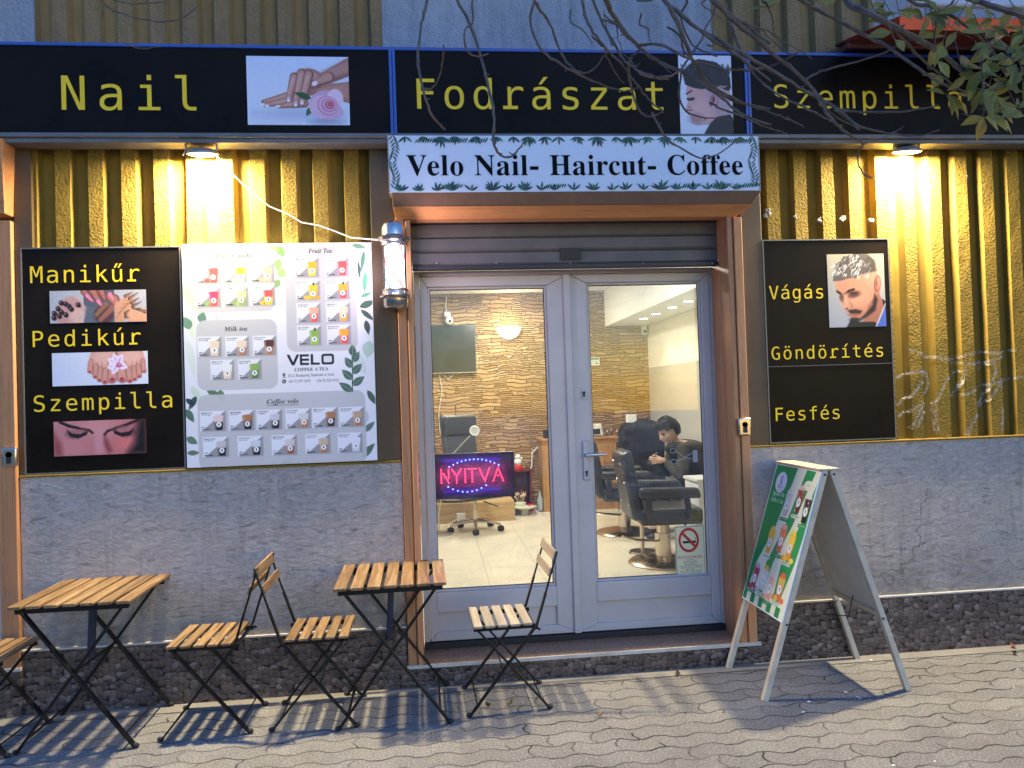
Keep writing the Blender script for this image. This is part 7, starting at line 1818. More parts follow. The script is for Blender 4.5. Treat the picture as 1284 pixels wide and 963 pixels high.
rq = random.Random(77)
for _ in range(11):      # finer hanging twigs
    x0 = rq.uniform(560, 1300); y0 = rq.uniform(-40, 120); pts = [(x0, y0)]; dx = rq.uniform(10, 45)
    for _k in range(rq.randint(3, 6)):
        pts.append((pts[-1][0] + dx + rq.uniform(-25, 25), pts[-1][1] + rq.uniform(15, 55))); dx *= rq.uniform(.8, 1.25)
    TW.append((480, 2.675, rq.uniform(.003, .005), .0018, rq.uniform(-1.5, -1.25), pts))
for ox, zf, r0, r1, Yq, pts in TW:
    w_ = []
    ph = rt.uniform(0, 6)
    for i, (x, y) in enumerate(pts): w_.append(P(ox + x / zf, y / zf, Yq + .10 * math.sin(i * .9 + ph)))
    if pts[0][1] <= -20:         # rises out of view to the limb above
        near = min(limb[1:], key=lambda q: (q - w_[0]).length)
        w_ = [near, (near + w_[0]) / 2 + Vector((0, 0, .03))] + w_
    sp = smooth_path(w_)
    sp = [q + Vector((rt.uniform(-1, 1), rt.uniform(-1, 1), rt.uniform(-1, 1))) * .0025 for q in sp]
    rs = [(r0 + (r1 - r0) * i / (len(sp) - 1)) * rt.uniform(.85, 1.2) * 1.0 for i in range(len(sp))]
    m.tube(sp, rs, 6)
    for i in range(4, len(sp) - 2, 7):     # buds and spur twigs
        if rt.random() < .35:
            d = Vector((rt.uniform(-1, 1), rt.uniform(-1, 1), rt.uniform(-.6, .8))).normalized()
            m.tube([sp[i], sp[i] + d * .012, sp[i] + d * rt.uniform(.015, .03)], [rs[i] * .7, rs[i] * .6, .001], 5)
m.build('branch', BARK, TR, L, smooth=True)

m = MB()


def leaf3(c, d, up, L_, wd):
    d = d.normalized(); s_ = d.cross(up)
    s_ = s_.normalized() if s_.length > 1e-4 else Vector((1, 0, 0)); n = s_.cross(d)
    pr = [(0, 0), (.12, .35), (.32, .85), (.52, 1), (.75, .62), (.92, .2), (1, 0)]
    vs = [c + d * (L_ * t_) - n * (.12 * L_ * t_ * t_) for t_, _ in pr]
    for sg in (1, -1): vs += [c + d * (L_ * t_) + s_ * (sg * wd * q) + n * (wd * q * .32) - n * (.12 * L_ * t_ * t_) for t_, q in pr[1:-1]]
    f = []
    k_ = len(pr)
    for sg in (0, 1):
        o_ = k_ + sg * (k_ - 2); e_ = [0] + [o_ + i for i in range(k_ - 2)] + [k_ - 1]
        for i in range(k_ - 1):
            q = [i, i + 1, e_[i + 1], e_[i]]; q = [a for j, a in enumerate(q) if a not in q[:j]]
            f.append(tuple(q) if sg == 0 else tuple(reversed(q)))
    m.add(vs, f)


CL = [(900, 100, 3), (950, 160, 3), (1030, 40, 4), (1110, 140, 5), (1150, 200, 4), (1210, 330, 5), (1110, 340, 5), (1060, 400, 4), (1160, 420, 5), (970, 400, 4), (1040, 320, 4), (1240, 420, 4), (760, 50, 3), (735, 150, 2), (1010, 240, 3), (920, 235, 3), (1240, 160, 4), (1250, 40, 4), (250, 10, 2),
      (700, 10, 3), (1112, 495, 4), (870, 20, 3), (1180, 90, 4), (1140, 300, 3), (1260, 210, 3), (1130, 380, 3), (1275, 120, 4), (930, 330, 2), (1270, 280, 5), (1100, 270, 4), (1170, 270, 4), (1000, 130, 3), (1230, 250, 4), (420, 5, 1), (650, 30, 2), (1280, 350, 4), (1090, 30, 3), (820, 10, 2), (1190, 470, 3), (960, 60, 2)]
for x, y, n in CL:
    Yq = -1.5 + rt.uniform(-.14, .14); c_ = P(900 + x / 3.344, y / 3.344, Yq)
    st = Vector((rt.uniform(-1, 1), rt.uniform(-.6, .6), rt.uniform(-1, .1))).normalized() * .05
    m.tube([c_ - st * 1.5 + Vector((0, 0, .02)), c_, c_ + st * 1.4], [.002, .0017, .001], 5, mi=1)
    for i in range(n):
        a = rt.uniform(0, 2 * PI); d = Vector((math.cos(a), rt.uniform(-.5, .5), math.sin(a) * .7 - .35))
        leaf3(c_ + st * rt.uniform(-.8, 1.3), d, Vector((rt.uniform(-.5, .5), -1, rt.uniform(-.4, .9))), rt.uniform(.05, .12), rt.uniform(.012, .025))
for x, y, dx, dy in ((1115, 490, -1.0, -.28), (1115, 492, -.25, -1), (1118, 490, .85, -.55)): leaf3(P(900 + x / 3.344, y / 3.344, -1.45), Vector((dx, .1, dy)), Vector((0, -1, .5)), .095, .022)
# out of frame crown above the street
for _ in range(900):
    a = rt.uniform(0, 2 * PI); q = Vector((5.2 + rt.gauss(0, .9), -2.4 + rt.gauss(0, .8), 5.0 + rt.gauss(0, .6)))
    leaf3(q, Vector((math.cos(a), math.sin(a), rt.uniform(-.8, .2))), Vector((rt.uniform(-.5, .5), rt.uniform(-.5, .5), 1)), rt.uniform(.08, .13), .03)
m.build('foliage', [LEAFM, BARK], TR, L, fix=False)

# ------------------------------------------------------------------ inside the salon
LEATH = M('black_leather', (.022, .022, .024), .38, var=((.03, .03, .032), 12), bump=(150, .25, .002))
LEATHG = M('grey_leather', (.075, .078, .09), .4, var=((.06, .062, .072), 6), bump=(110, .25, .002))
WOODC = m_wood('oak_cabinet', (.40, .20, .075), (.52, .28, .11), (.60, .35, .15), 'Z', .5, .4)
WOODP = m_wood('pale_platform', (.46, .28, .12), (.62, .42, .20), (.72, .54, .30), 'X', .45, .35)
WHITEC = M('white_plastic', (.75, .75, .74), .3)
CER = M('cream_ceramic', (.62, .63, .50), .25)


def ceiling_lamp(x, y, sx, sy, W_, lb):
    t = thing('ceiling_panel_light', lb, 'ceiling light', (x, y, ZC - .03))
    m = MB(); m.box(-sx / 2, sx / 2, -sy / 2, sy / 2, .0, .029); m.build('frame', WHITEC, t)
    m = MB(); m.box(-sx / 2 + .02, sx / 2 - .02, -sy / 2 + .02, sy / 2 - .02, -.004, -.0005); m.build('diffuser', m_emit('panel_glow', (1, .95, .86), 9.0), t)
    ld = bpy.data.lights.new('panel_lamp', 'AREA'); ld.shape = 'RECTANGLE'; ld.size = sx; ld.size_y = sy; ld.energy = W_ * ROOM_W; ld.color = (1.0, .94, .84)
    lo = bpy.data.objects.new('panel_lamp', ld); COL.objects.link(lo); lo.parent = t; lo.location = (0, 0, -.012)


ceiling_lamp(.62, 4.6, .6, .6, 75, 'bright square panel light on the salon ceiling above the office chair')
ceiling_lamp(.9, 2.2, .6, .6, 95, 'square panel light on the salon ceiling nearer the door')
for i, (px, py) in enumerate(((806, 399), (823, 393), (843, 385), (863, 377))):
    c = G(px, py, 2.509); c.x = 2.55
    t = thing('downlight', '%s round downlight in the white soffit counted from the stone wall' % ('first', 'second', 'third', 'fourth')[i], 'downlight', c, 0, 'downlights in the soffit')
    m = MB(); m.lathe([(.062, 0), (.062, -.006), (.048, -.007)], (0, 0, 0)); m.build('ring', WHITEC, t)
    m = MB(); m.lathe([(.047, -.0075), (.002, -.011)], (0, 0, 0)); m.build('lens', m_emit('downlight_glow', (1, .86, .6), 16.0), t)
    ld = bpy.data.lights.new('downlight_lamp', 'SPOT'); ld.energy = 26 * ROOM_W; ld.spot_size = math.radians(110); ld.spot_blend = .7; ld.shadow_soft_size = .04; ld.color = (1, .80, .52)
    lo = bpy.data.objects.new('downlight_lamp', ld); COL.objects.link(lo); lo.parent = t; lo.location = (0, 0, -.03)

c = P(638, 413, SY - .02)
t = thing('wall_sconce', 'half bowl uplight glowing on the stone wall right of the television', 'wall lamp', c)
m = MB(); n = 16; vs = []; fs = []
for i in range(7):
    r_ = .16 * math.cos(i / 6 * PI / 2); z_ = -.16 * math.sin(i / 6 * PI / 2) + .03
    for j in range(n + 1): a = PI + PI * j / n; vs.append((r_ * math.cos(a), r_ * .7 * math.sin(a), z_))
for i in range(6):
    for j in range(n): b_ = i * (n + 1) + j; fs.append((b_, b_ + 1, b_ + n + 2, b_ + n + 1))
m.add(vs, fs); m.build('bowl', m_emit('sconce_glow', (1, .86, .62), 2.6), t, smooth=True, fix=False)
m = MB(); m.box(-.05, .05, .0, .015, -.06, .04); m.build('back_plate', WHITEC, t)
ld = bpy.data.lights.new('sconce_lamp', 'POINT'); ld.energy = 14 * ROOM_W; ld.color = (1, .8, .5); ld.shadow_soft_size = .05
lo = bpy.data.objects.new('sconce_lamp', ld); COL.objects.link(lo); lo.parent = t; lo.location = (0, -.2, .08)

a, b = P(540, 408, SY - .06), P(597.5, 467, SY - .06)
t = thing('television', 'flat television hanging on the stone wall, switched off', 'television', (b.x - .55, SY - .06, b.z)); hT = a.z - b.z
m = MB(); m.box(-.55, .55, .0, .05, 0, hT); m.build('bezel', M('tv_bezel', (.05, .05, .055), .4), t, bevel=.004)
m = MB(); m.box(-.54, .54, -.003, -.0005, .015, hT - .01); m.build('screen', M('tv_screen', (.028, .028, .03), .15, spec=.5), t)
m = MB(); m.box(-.55, .55, -.005, -.001, .0, .010); m.build('bottom_strip', STEEL, t)
m = MB()
m.tube([P(551, 470, SY - .02), P(554, 490, SY - .02), P(550, 520, SY - .02), P(552, 545, SY - .02)], .006, 6); m.tube([P(556, 470, SY - .02), P(562, 476, SY - .02), P(568, 470, SY - .02)], .006, 6)
tag(m.build('tv_cable', M('white_cable', (.62, .6, .56))), 'white cable dangling below the television', 'cable')
c = P(563, 400, SY - .12)
t = thing('security_camera', 'white ball security camera above the television', 'camera', c)
m = MB(); m.sphere((0, 0, -.02), .055, 14, 10); m.build('ball', WHITEC, t, smooth=True)
m = MB(); m.box(-.06, .02, -.03, .1, .03, .09); m.build('body', WHITEC, t, bevel=.012)
m = MB(); m.sphere((.012, -.048, -.03), .02, 10, 8); m.build('lens', M('dark_lens', (.01, .01, .012), .1), t, smooth=True)
m = MB(); m.tube([(-.03, .08, .09), (-.035, .08, .2), (-.02, .09, .3)], .005, 6); m.build('cord', WHITEC, t)

# wooden platform with a basin, power sockets
a = G(545, 662, ZF); b = G(647, 652, ZF); py_ = 4.72; pzt = P(645, 628, py_).z
t = thing('pedicure_platform', 'low wooden platform behind the office chair carrying a white basin', 'platform', (.2, py_, ZF))
m = MB(); m.box(-1.0, .70, 0, .6, 0, pzt - ZF); m.build('box', WOODP, t, bevel=.004)
m = MB(); c = P(572, 622, py_ + .25); m.lathe([(.16, 0), (.22, .03), (.25, .10), (.235, .10), (.2, .04), (.01, .03)], (c.x - .2, .28, pzt - ZF + .001), n=24); m.build('basin', WHITEC, t, smooth=True)
c = P(578, 648, py_)
t = thing('power_socket', 'white double power socket with a lead on the platform front', 'socket', (c.x, py_, c.z))
m = MB(); m.box(-.05, .05, -.035, -.001, -.045, .045); m.build('socket_box', WHITEC, t, bevel=.006)
m = MB(); m.tube([(-.05, -.02, -.02), (-.1, -.02, -.05), (-.18, -.02, -.085), (-.3, -.02, -.09)], .006, 6); m.build('lead', WHITEC, t)

# office chair
c = G(597, 660, ZF)
t = thing('office_chair', 'grey leather office chair with chrome base behind the lit open sign', 'office chair', (.40, 4.15, ZF), .55)
m = MB()
m.hull8([(-.245, .12, .46), (.20, .12, .46), (.20, .20, .46), (-.245, .20, .46), (-.24, .27, 1.30), (.205, .27, 1.30), (.205, .34, 1.28), (-.24, .34, 1.28)]); m.build('backrest', LEATHG, t, bevel=.035, seg=3, smooth=True)
m = MB(); m.box(-.235, .195, .19, .245, 1.06, 1.285); m.build('headrest', LEATHG, t, bevel=.03, seg=3, smooth=True)
m = MB(); m.box(-.25, .22, -.28, .2, .37, .47); m.build('seat', LEATH, t, bevel=.03, seg=3, smooth=True)
m = MB()
for s_ in (-.27, .25): m.tube([(s_ * .6, -.02, .36), (s_ * .95, -.02, .40), (s_, .0, .56), (s_, -.2, .60), (s_, .1, .62)], .014, 8)
m.build('arm_frame', CHROME, t, smooth=True)
m = MB(); m.box(-.30, -.23, -.2, .12, .61, .64); m.box(.21, .28, -.2, .12, .61, .64); m.build('armrest', LEATH, t, bevel=.01)
m = MB(); m.tube([(0, 0, .09), (0, 0, .24), (0, 0, .241), (0, 0, .37)], [.03, .03, .018, .018], 12); m.build('gas_column', CHROME, t, smooth=True)
m = MB(); m.bar((.05, -.1, .33), (.2, -.16, .26), .02, .012); m.build('lever', RUBBER, t)
m = MB()
for i in range(5):
    a = math.radians(20 + 72 * i); m.tube([(0, 0, .115), (.16 * math.cos(a), .16 * math.sin(a), .105), (.29 * math.cos(a), .29 * math.sin(a), .075)], [.022, .018, .013], 8)
m.build('star_base', CHROME, t, smooth=True)
for i in range(5):
    a = math.radians(20 + 72 * i); x_, y_ = .29 * math.cos(a), .29 * math.sin(a)
    m = MB(); m.tube([(x_ - .026, y_, .031), (x_ - .006, y_, .031)], .03, 14); m.tube([(x_ + .006, y_, .031), (x_ + .026, y_, .031)], .03, 14); m.tube([(x_, y_, .04), (x_, y_, .07)], .008, 6); m.build('caster', RUBBER, t, smooth=True)
# magnifier lamp
c = P(595, 540, 4.0)
t = thing('magnifier_lamp', 'round white magnifier lamp beside the office chair headrest', 'magnifier lamp', c)
m = MB(); m.tube([(.048 * math.cos(i * PI / 12), 0, .048 * math.sin(i * PI / 12)) for i in range(25)], .009, 8, False); m.build('ring', WHITEC, t, smooth=True)
m = MB(); m.lathe([(.042, 0), (.001, .008)], (0, 0, 0), 'Y'); m.build('lens', M('lens_glass', (.5, .52, .52), .25), t)
m = MB(); m.tube([(-.05, .01, -.05), (-.3, .02, -.30), (-.42, .02, -.9), (-.42, .02, ZF - c.z + .03)], .008, 6); m.lathe([(.14, ZF - c.z), (.14, ZF - c.z + .02), (.02, ZF - c.z + .04)], (-.42, .02, 0)); m.build('arm', STEEL, t, smooth=True)

# little altar, bowls, cup
a = P(646, 590, 5.25)
AZ = a.z
t = thing('altar_shelf', 'small dark red altar shelf against the stone wall', 'altar', (1.02, 5.3, ZF))
RD = M('dark_red_wood', (.12, .012, .016), .35)
m = MB(); m.box(-.12, .17, -.05, .3, AZ - ZF - .02, AZ - ZF); m.build('top_board', RD, t)
m = MB(); m.box(-.12, -.10, -.04, .3, .02, AZ - ZF - .021); m.box(.14, .16, -.04, .3, .02, AZ - ZF - .021); m.box(-.1, .14, .26, .28, .02, AZ - ZF - .021); m.build('side_board', RD, t)
m = MB(); m.box(-.16, .22, -.10, .3, 0, .019); m.build('base_board', M('cream_board', (.6, .52, .42), .5), t)
c = P(650, 577, 5.3)
t = thing('lucky_figurine', 'small white figurine with a red base on the altar shelf', 'figurine', (c.x, 5.36, AZ + .001))
m = MB(); m.lathe([(.055, 0), (.06, .03), (.05, .055)], (0, 0, 0)); m.build('base', M('bright_red', (.6, .03, .03), .35), t, smooth=True)
m = MB(); m.sphere((0, 0, .095), .05, 12, 8); m.sphere((0, 0, .16), .038, 12, 8); m.sphere((.045, 0, .14), .018, 8, 6); m.build('figure', WHITEC, t, smooth=True)
for nm, lb, cat, px, py, yy, z0, prof, mt in (
        ('incense_pot', 'cream incense pot holding sticks under the altar shelf', 'pot', 652, 618, 5.28, .02, [(.05, 0), (.075, .03), (.075, .11), (.06, .12)], CER),
        ('offering_cup', 'red offering cup under the altar shelf', 'cup', 665, 618, 5.26, .02, [(.035, 0), (.045, .09), (.043, .09)], M('cup_red', (.55, .02, .04), .3)),
        ('offering_bowl', 'pale green bowl on a foot in front of the altar', 'bowl', 657, 626, 5.12, .0, [(.05, 0), (.05, .05), (.16, .10), (.15, .10), (.02, .06)], CER),
        ('glass_bottle', 'clear glass bottle standing right of the altar', 'bottle', 677, 620, 5.3, .02, [(.035, 0), (.038, .14), (.014, .19), (.014, .24)], M('bottle_glass', (.35, .4, .42), .15))):
    c = P(px, py, yy)
    t = thing(nm, lb, cat, (c.x, yy, ZF + z0))
    m = MB(); m.lathe(prof, (0, 0, 0), n=20); m.build('body', mt, t, smooth=True)
    if nm == 'incense_pot':
        m = MB()
        for i in range(12): a = i * 2.4; m.tube([(.03 * math.cos(a), .03 * math.sin(a), .10), (.08 * math.cos(a), .05 * math.sin(a), .24 + .06 * math.sin(i * 3.1))], .003, 5)
        for i in range(8): a = i * 1.9; m.sphere((.06 * math.cos(a), .03 * math.sin(a), .2 + .02 * math.sin(i)), .018, 6, 5)
        m.build('incense_sticks', M('stick_cream', (.65, .5, .35), .6), t)
m = MB(); m.tube([P(675, 560, SY - .03), P(667, 568, SY - .03), P(667, 584, SY - .03), P(664, 590, SY - .03)], .010, 6)
tag(m.build('wall_pipe', WHITEC), 'thin white bent pipe on the stone wall above the altar', 'pipe')

# reception desk
dzt = P(690, 550, 5.25).z
t = thing('reception_desk', 'oak desk by the stone wall half hidden by the door mullion', 'desk', (1.85, 5.25, ZF))
dl = P(679, 600, 5.25).x - 1.85; dr = P(776, 600, 5.25).x - 1.85
m = MB(); m.box(dl + .02, dr - .02, .01, .4, 0, dzt - ZF - .03); m.build('carcass', WOODC, t, bevel=.003)
m = MB(); m.box(dl, dr, -.01, .42, dzt - ZF - .029, dzt - ZF); m.build('top', WOODC, t, bevel=.003)
m = MB(); m.box(dl + .12, dr - .08, .0, .0095, .08, dzt - ZF - .1); m.build('front_panel', WOODC, t, bevel=.003)
c = P(687, 541, 5.3)
m = MB(); m.box(c.x - .05, c.x + .10, 5.30, 5.44, dzt + .001, dzt + .11); tag(m.build('black_box', LEATH, bevel=.006), 'small black box on the left end of the oak desk', 'box')
c = P(748, 538, 5.3)
t = thing('card_terminal', 'silver grey machine on the right end of the oak desk', 'machine', (c.x, 5.4, dzt + .001))
m = MB(); m.hull8([(-.09, -.1, 0), (.1, -.1, 0), (.1, .12, 0), (-.09, .12, 0), (-.08, -.04, .17), (.09, -.04, .17), (.09, .1, .17), (-.08, .1, .17)]); m.build('body', STEEL, t, bevel=.02)
m = MB(); m.box(-.05, .05, -.095, -.088, .03, .10); m.build('panel', PVCD, t)
for i, dx in enumerate((.16, .22, .29, .34)):
    m = MB(); m.lathe([(.022, dzt + .001), (.022, dzt + .05 + .02 * (i % 2)), (.01, dzt + .07 + .02 * (i % 2))], (c.x + dx, 5.38 + .03 * (i % 2), 0), n=10)
    tag(m.build('small_bottle', M('brown_bottle', (.16, .09, .05), .25)), 'small brown bottle beside the silver machine on the desk', 'bottle', 'small bottles on the desk')
a, b = P(738, 448, SY - .01), P(752, 458, SY - .01)
p = Paint(140, 100, .2, C3(226, 232, 226)); p.rect(8, 8, 132, 34, C3(110, 140, 130)); p.dash(14, 126, 46, 8, C3(90, 120, 110), .9, 1); p.poly([(90, 62), (126, 76), (90, 90)], C3(30, 90, 70)); p.dash(14, 80, 70, 8, C3(90, 120, 110), .9, 2)
t = thing('arrow_sign', 'small white sign with an arrow on the stone wall', 'sign', (a.x, SY - .012, b.z))
m = MB(); m.box(0, b.x - a.x, 0, .011, 0, a.z - b.z); m.build('plate', WHITEC, t); p.sheet('print', PRINT, t, (0.002, -.0008, a.z - b.z - .002), (b.x - a.x - .002, -.0008, a.z - b.z - .002), (.002, -.0008, .002))
c = P(808, 413, SY - .05)
t = thing('motion_sensor', 'white motion sensor in the corner under the soffit', 'sensor', c)
m = MB(); m.box(-.04, .04, -.03, .04, -.075, .075); m.build('body', WHITEC, t, bevel=.02, seg=3); m = MB(); m.sphere((0, -.03, -.03), .02, 8, 6); m.build('lens', PVCD, t)


def barber_chair(lb, x, y, rz):
    t = thing('barber_chair', lb, 'barber chair', (x, y, ZF), rz, 'black barber chairs')
    m = MB(); m.lathe([(.30, 0), (.305, .012), (.28, .03), (.16, .05), (.07, .07)], (0, 0, 0), n=40); m.build('base_plate', CHROME, t, smooth=True)
    m = MB(); m.lathe([(.068, .07), (.068, .26), (.05, .262), (.05, .36)], (0, 0, 0), n=24); m.build('column', CHROME, t, smooth=True)
    m = MB(); m.box(-.24, .29, -.26, .26, .36, .50); m.build('seat', LEATH, t, bevel=.035, seg=3, smooth=True)
    m = MB(); m.hull8([(-.30, -.25, .40), (-.18, -.25, .40), (-.18, .25, .40), (-.30, .25, .40), (-.39, -.21, .96), (-.29, -.21, 1.0), (-.29, .21, 1.0), (-.39, .21, .96)]); m.build('backrest', LEATH, t, bevel=.035, seg=3, smooth=True)
    m = MB()
    for y_ in (-.16, .16):
        for t_ in (.2, .55, .85): m.sphere((-.300 - .09 * t_, y_, .42 + .54 * t_), .010, 8, 6)
    m.bar((-.352, .02, .70), (-.362, .02, .765), .022, .008); m.build('studs', STEEL, t)
    for s_ in (-1, 1):
        m = MB(); m.hull8([(-.26, s_ * .30 - .045, .60), (.26, s_ * .30 - .045, .585), (.26, s_ * .30 + .045, .585), (-.26, s_ * .30 + .045, .60), (-.26, s_ * .30 - .04, .69), (.24, s_ * .30 - .04, .675), (.24, s_ * .30 + .04, .675), (-.26, s_ * .30 + .04, .69)]); m.build('armrest', LEATH, t, bevel=.03, seg=3, smooth=True)
        m = MB(); m.bar((-.18, s_ * .29, .42), (-.18, s_ * .30, .61), .05, .02); m.bar((.16, s_ * .29, .42), (.14, s_ * .30, .60), .05, .02); m.build('arm_support', LEATH, t)
    m = MB(); m.tube([(.26, -.12, .38), (.48, -.12, .16), (.52, -.12, .14)], .014, 8); m.tube([(.26, .12, .38), (.48, .12, .16), (.52, .12, .14)], .014, 8); m.box(.46, .60, -.2, .2, .12, .14); m.build('footrest', CHROME, t, smooth=True)
    m = MB(); m.tube([(-.05, -.05, .20), (-.30, -.28, .26), (-.42, -.36, .31)], .010, 8); m.build('pump_lever', CHROME, t, smooth=True)
    return t


b1, b2 = G(786, 668, ZF), G(828, 709, ZF)
barber_chair('black barber chair farther from the door, beside the oak desk', b1.x - .02, b1.y, -.12)
barber_chair('black barber chair nearer the door, above the no smoking notice', b2.x + .06, b2.y + .1, -.05)
c = P(812, 655, 2.35)
t = thing('foot_stool', 'small round black stool behind the nearer barber chair', 'stool', (c.x, 2.55, ZF))
m = MB(); m.lathe([(.06, .31), (.12, .32), (.135, .36), (.13, .43), (.09, .46), (.01, .465)], (0, 0, 0), n=20); m.build('seat', LEATH, t, smooth=True)
m = MB(); m.tube([(0, 0, .02), (0, 0, .31)], .02, 10); m.lathe([(.13, 0), (.12, .02), (.02, .03)], (0, 0, 0)); m.build('base', CHROME, t, smooth=True)

# coat heap on a chair by the wall
COAT = M('black_cloth', (.012, .012, .014), .9, bump=(60, .4, .01))
a, b = P(776, 528, 4.7), P(832, 580, 4.7)
t = thing('coat_rack', 'low rack heaped with black coats in front of the stone wall', 'coat rack', ((a.x + b.x) / 2, 4.7, ZF)); ctr = t.location
m = MB(); rr = random.Random(13); w_ = (b.x - a.x) / 2
n = 36; k_ = 22; vs = []; fs = []
for i in range(k_):
    q = i / (k_ - 1); zz = .34 + (a.z - ZF - .34) * q; f_ = 1.0 - .08 * q if q < .82 else math.sqrt(max(0, 1 - ((q - .82) / .18) ** 2)) * .93 + .02
    for j in range(n):
        an = 2 * PI * j / n; fold = 1 + .07 * math.sin(5 * an + q * 3) + .05 * math.sin(11 * an + 2 * math.sin(q * 6)) + rr.uniform(-.02, .02)
        sx = math.copysign(abs(math.cos(an)) ** .6, math.cos(an)); sy = math.copysign(abs(math.sin(an)) ** .6, math.sin(an))
        vs.append((w_ * f_ * fold * sx, .2 * f_ * fold * sy, zz + .03 * math.sin(3 * an + 1) * (q > .7)))
for i in range(k_ - 1):
    for j in range(n): fs.append((i * n + j, i * n + (j + 1) % n, (i + 1) * n + (j + 1) % n, (i + 1) * n + j))
fs.append(tuple(range((k_ - 1) * n, k_ * n)))
m.add(vs, fs); m.build('coats', COAT, t, smooth=True)
m = MB()
for x_ in (-w_ * .8, w_ * .8):
    for y_ in (-.15, .15): m.tube([(x_, y_, 0), (x_, y_, .5)], .014, 8)
m.tube([(w_ * .25, 0, a.z - ZF - .02), (w_ * .3, -.02, a.z - ZF + .03), (w_ * .38, -.02, a.z - ZF + .045), (w_ * .45, 0, a.z - ZF + .02)], .006, 6)
m.build('rack_frame', BLACKM, t)
c = P(793, 530, 4.6)
m = MB(); m.box(c.x - .055, c.x + .055, 4.60, 4.70, a.z - .02, a.z + .075); tag(m.build('tissue_box', WHITEC, bevel=.006), 'white tissue box on top of the black coats', 'box')
# white cabinet end at the right
a = P(875, 603, 2.2); t = thing('white_cabinet', 'white cabinet end at the right edge of the right glass pane', 'cabinet', (a.x, 2.2, ZF))
m = MB(); m.box(.0, .6, 0, .35, .02, a.z - ZF - .012); m.build('carcass', WHITEC, t, bevel=.003); m = MB(); m.box(-.012, .6, -.012, .36, a.z - ZF - .011, a.z - ZF + .012); m.build('top', WHITEC, t); m = MB(); m.box(.01, .6, .02, .34, 0, .019); m.build('base', PVCD, t)
# bench and the waiting person
bx0, bx1, by0, by1 = 2.36, RXW - .02, 2.9, 3.65
t = thing('waiting_bench', 'dark bench along the right salon wall carrying the person', 'bench', (2.6, 3.25, ZF))
m = MB(); m.box(bx0 - 2.6, bx1 - 2.6, by0 - 3.25, by1 - 3.25, .32, .43); m.build('seat', LEATH, t, bevel=.03, seg=3)
for x_ in (bx0 + .05, bx1 - .05):
    for y_ in (by0 + .05, by1 - .05): m = MB(); m.box(x_ - 2.62, x_ - 2.58, y_ - 3.27, y_ - 3.23, 0, .325); m.build('leg', BLACKM, t)


def skin_shape(vs, es, rad, sub=2):
    me = bpy.data.meshes.new('skin_tmp'); me.from_pydata(vs, es, []); o = bpy.data.objects.new('skin_tmp', me); COL.objects.link(o)
    o.modifiers.new('s', 'SKIN'); sl = me.skin_vertices[0].data
    for i, r_ in enumerate(rad): sl[i].radius = (r_, r_) if not isinstance(r_, tuple) else r_
    sl[0].use_root = True
    sb = o.modifiers.new('d', 'SUBSURF'); sb.levels = sub; sb.render_levels = sub
    dg = bpy.context.evaluated_depsgraph_get(); em = o.evaluated_get(dg).to_mesh()
    r = ([v_.co.copy() for v_ in em.vertices], [tuple(p_.vertices) for p_ in em.polygons]); o.evaluated_get(dg).to_mesh_clear()
    bpy.data.objects.remove(o)
    return r


YP = 3.2
hd = P(838, 540, YP - .05); sh = P(862, 575, YP)
PX, PZ = sh.x + .02, ZF
pel = Vector((2.66, YP, .64)); ches = Vector((2.60, YP, .96)); nk = Vector((hd.x + .075, YP - .01, hd.z - .115))
chs = Vector(((pel.x + nk.x) / 2 + .06, YP, .98)); top = Vector((nk.x + .05, YP, nk.z - .055))
hand = P(824, 578, YP - .12)
PER = thing('person', 'seated person in a dark olive jacket looking down at a phone in the salon', 'person', (pel.x, pel.y, ZF)); L = PER.location.copy()
SKIN = M('skin', (.50, .31, .22), .55); JACK = M('olive_jacket', (.050, .046, .034), .85, var=((.035, .033, .026), 9), bump=(80, .3, .004)); TROU = M('dark_trousers', (.02, .02, .025), .85)
HAIR = M('black_hair', (.010, .008, .008), .5, bump=(160, .6, .006)); SHOE = M('dark_shoe', (.03, .028, .027), .5)


def body(rk, arms=True, legs=True, torso=True, neck=True):
    vs, es, rd = [], [], []

    def add(v_, r_, par=None):
        vs.append(tuple(v_)); rd.append(r_ * rk)
        if par is not None: es.append((par, len(vs) - 1))
        return len(vs) - 1
    i0 = add(pel, .14); i1 = add((pel + chs) / 2 + Vector((.03, 0, 0)), .135, i0); i2 = add(chs, .15, i1); i3 = add(top, .11, i2)
    if not neck: add(nk + Vector((.035, 0, -.02)), .078, i3)
    if neck: i4 = add(nk, .058, i3); add(nk + Vector((-.02, 0, .06)), .055, i4)
    for s_ in (-1, 1):
        if arms:
            a1 = add(top + Vector((.0, s_ * .17, -.02)), .068, i3); el = Vector((top.x - .06, YP + s_ * .235, .74)); a2 = add((Vector(vs[a1]) + el) / 2, .056, a1); a3 = add(el, .048, a2)
            hw_ = Vector((hand.x + .09, YP - .02 + s_ * .075, hand.z - .005)); a4 = add((el + hw_) / 2, .043, a3); a5 = add(hw_, .032, a4)
        if legs:
            k0 = add(pel + Vector((-.06, s_ * .10, -.03)), .095, i0); kn = Vector((pel.x - .46, YP + s_ * .14, .62)); k1 = add((Vector(vs[k0]) + kn) / 2, .082, k0); k2 = add(kn, .064, k1)
            an = Vector((kn.x + .03, YP + s_ * .13, ZF + .09)); k3 = add((kn + an) / 2, .056, k2); k4 = add(an, .042, k3)
            if rk <= 1: add(an + Vector((-.13, 0, -.05)), .034, k4)
    return skin_shape(vs, es, rd)


m = MB(); v_, f_ = body(.84); m.add(v_, f_)
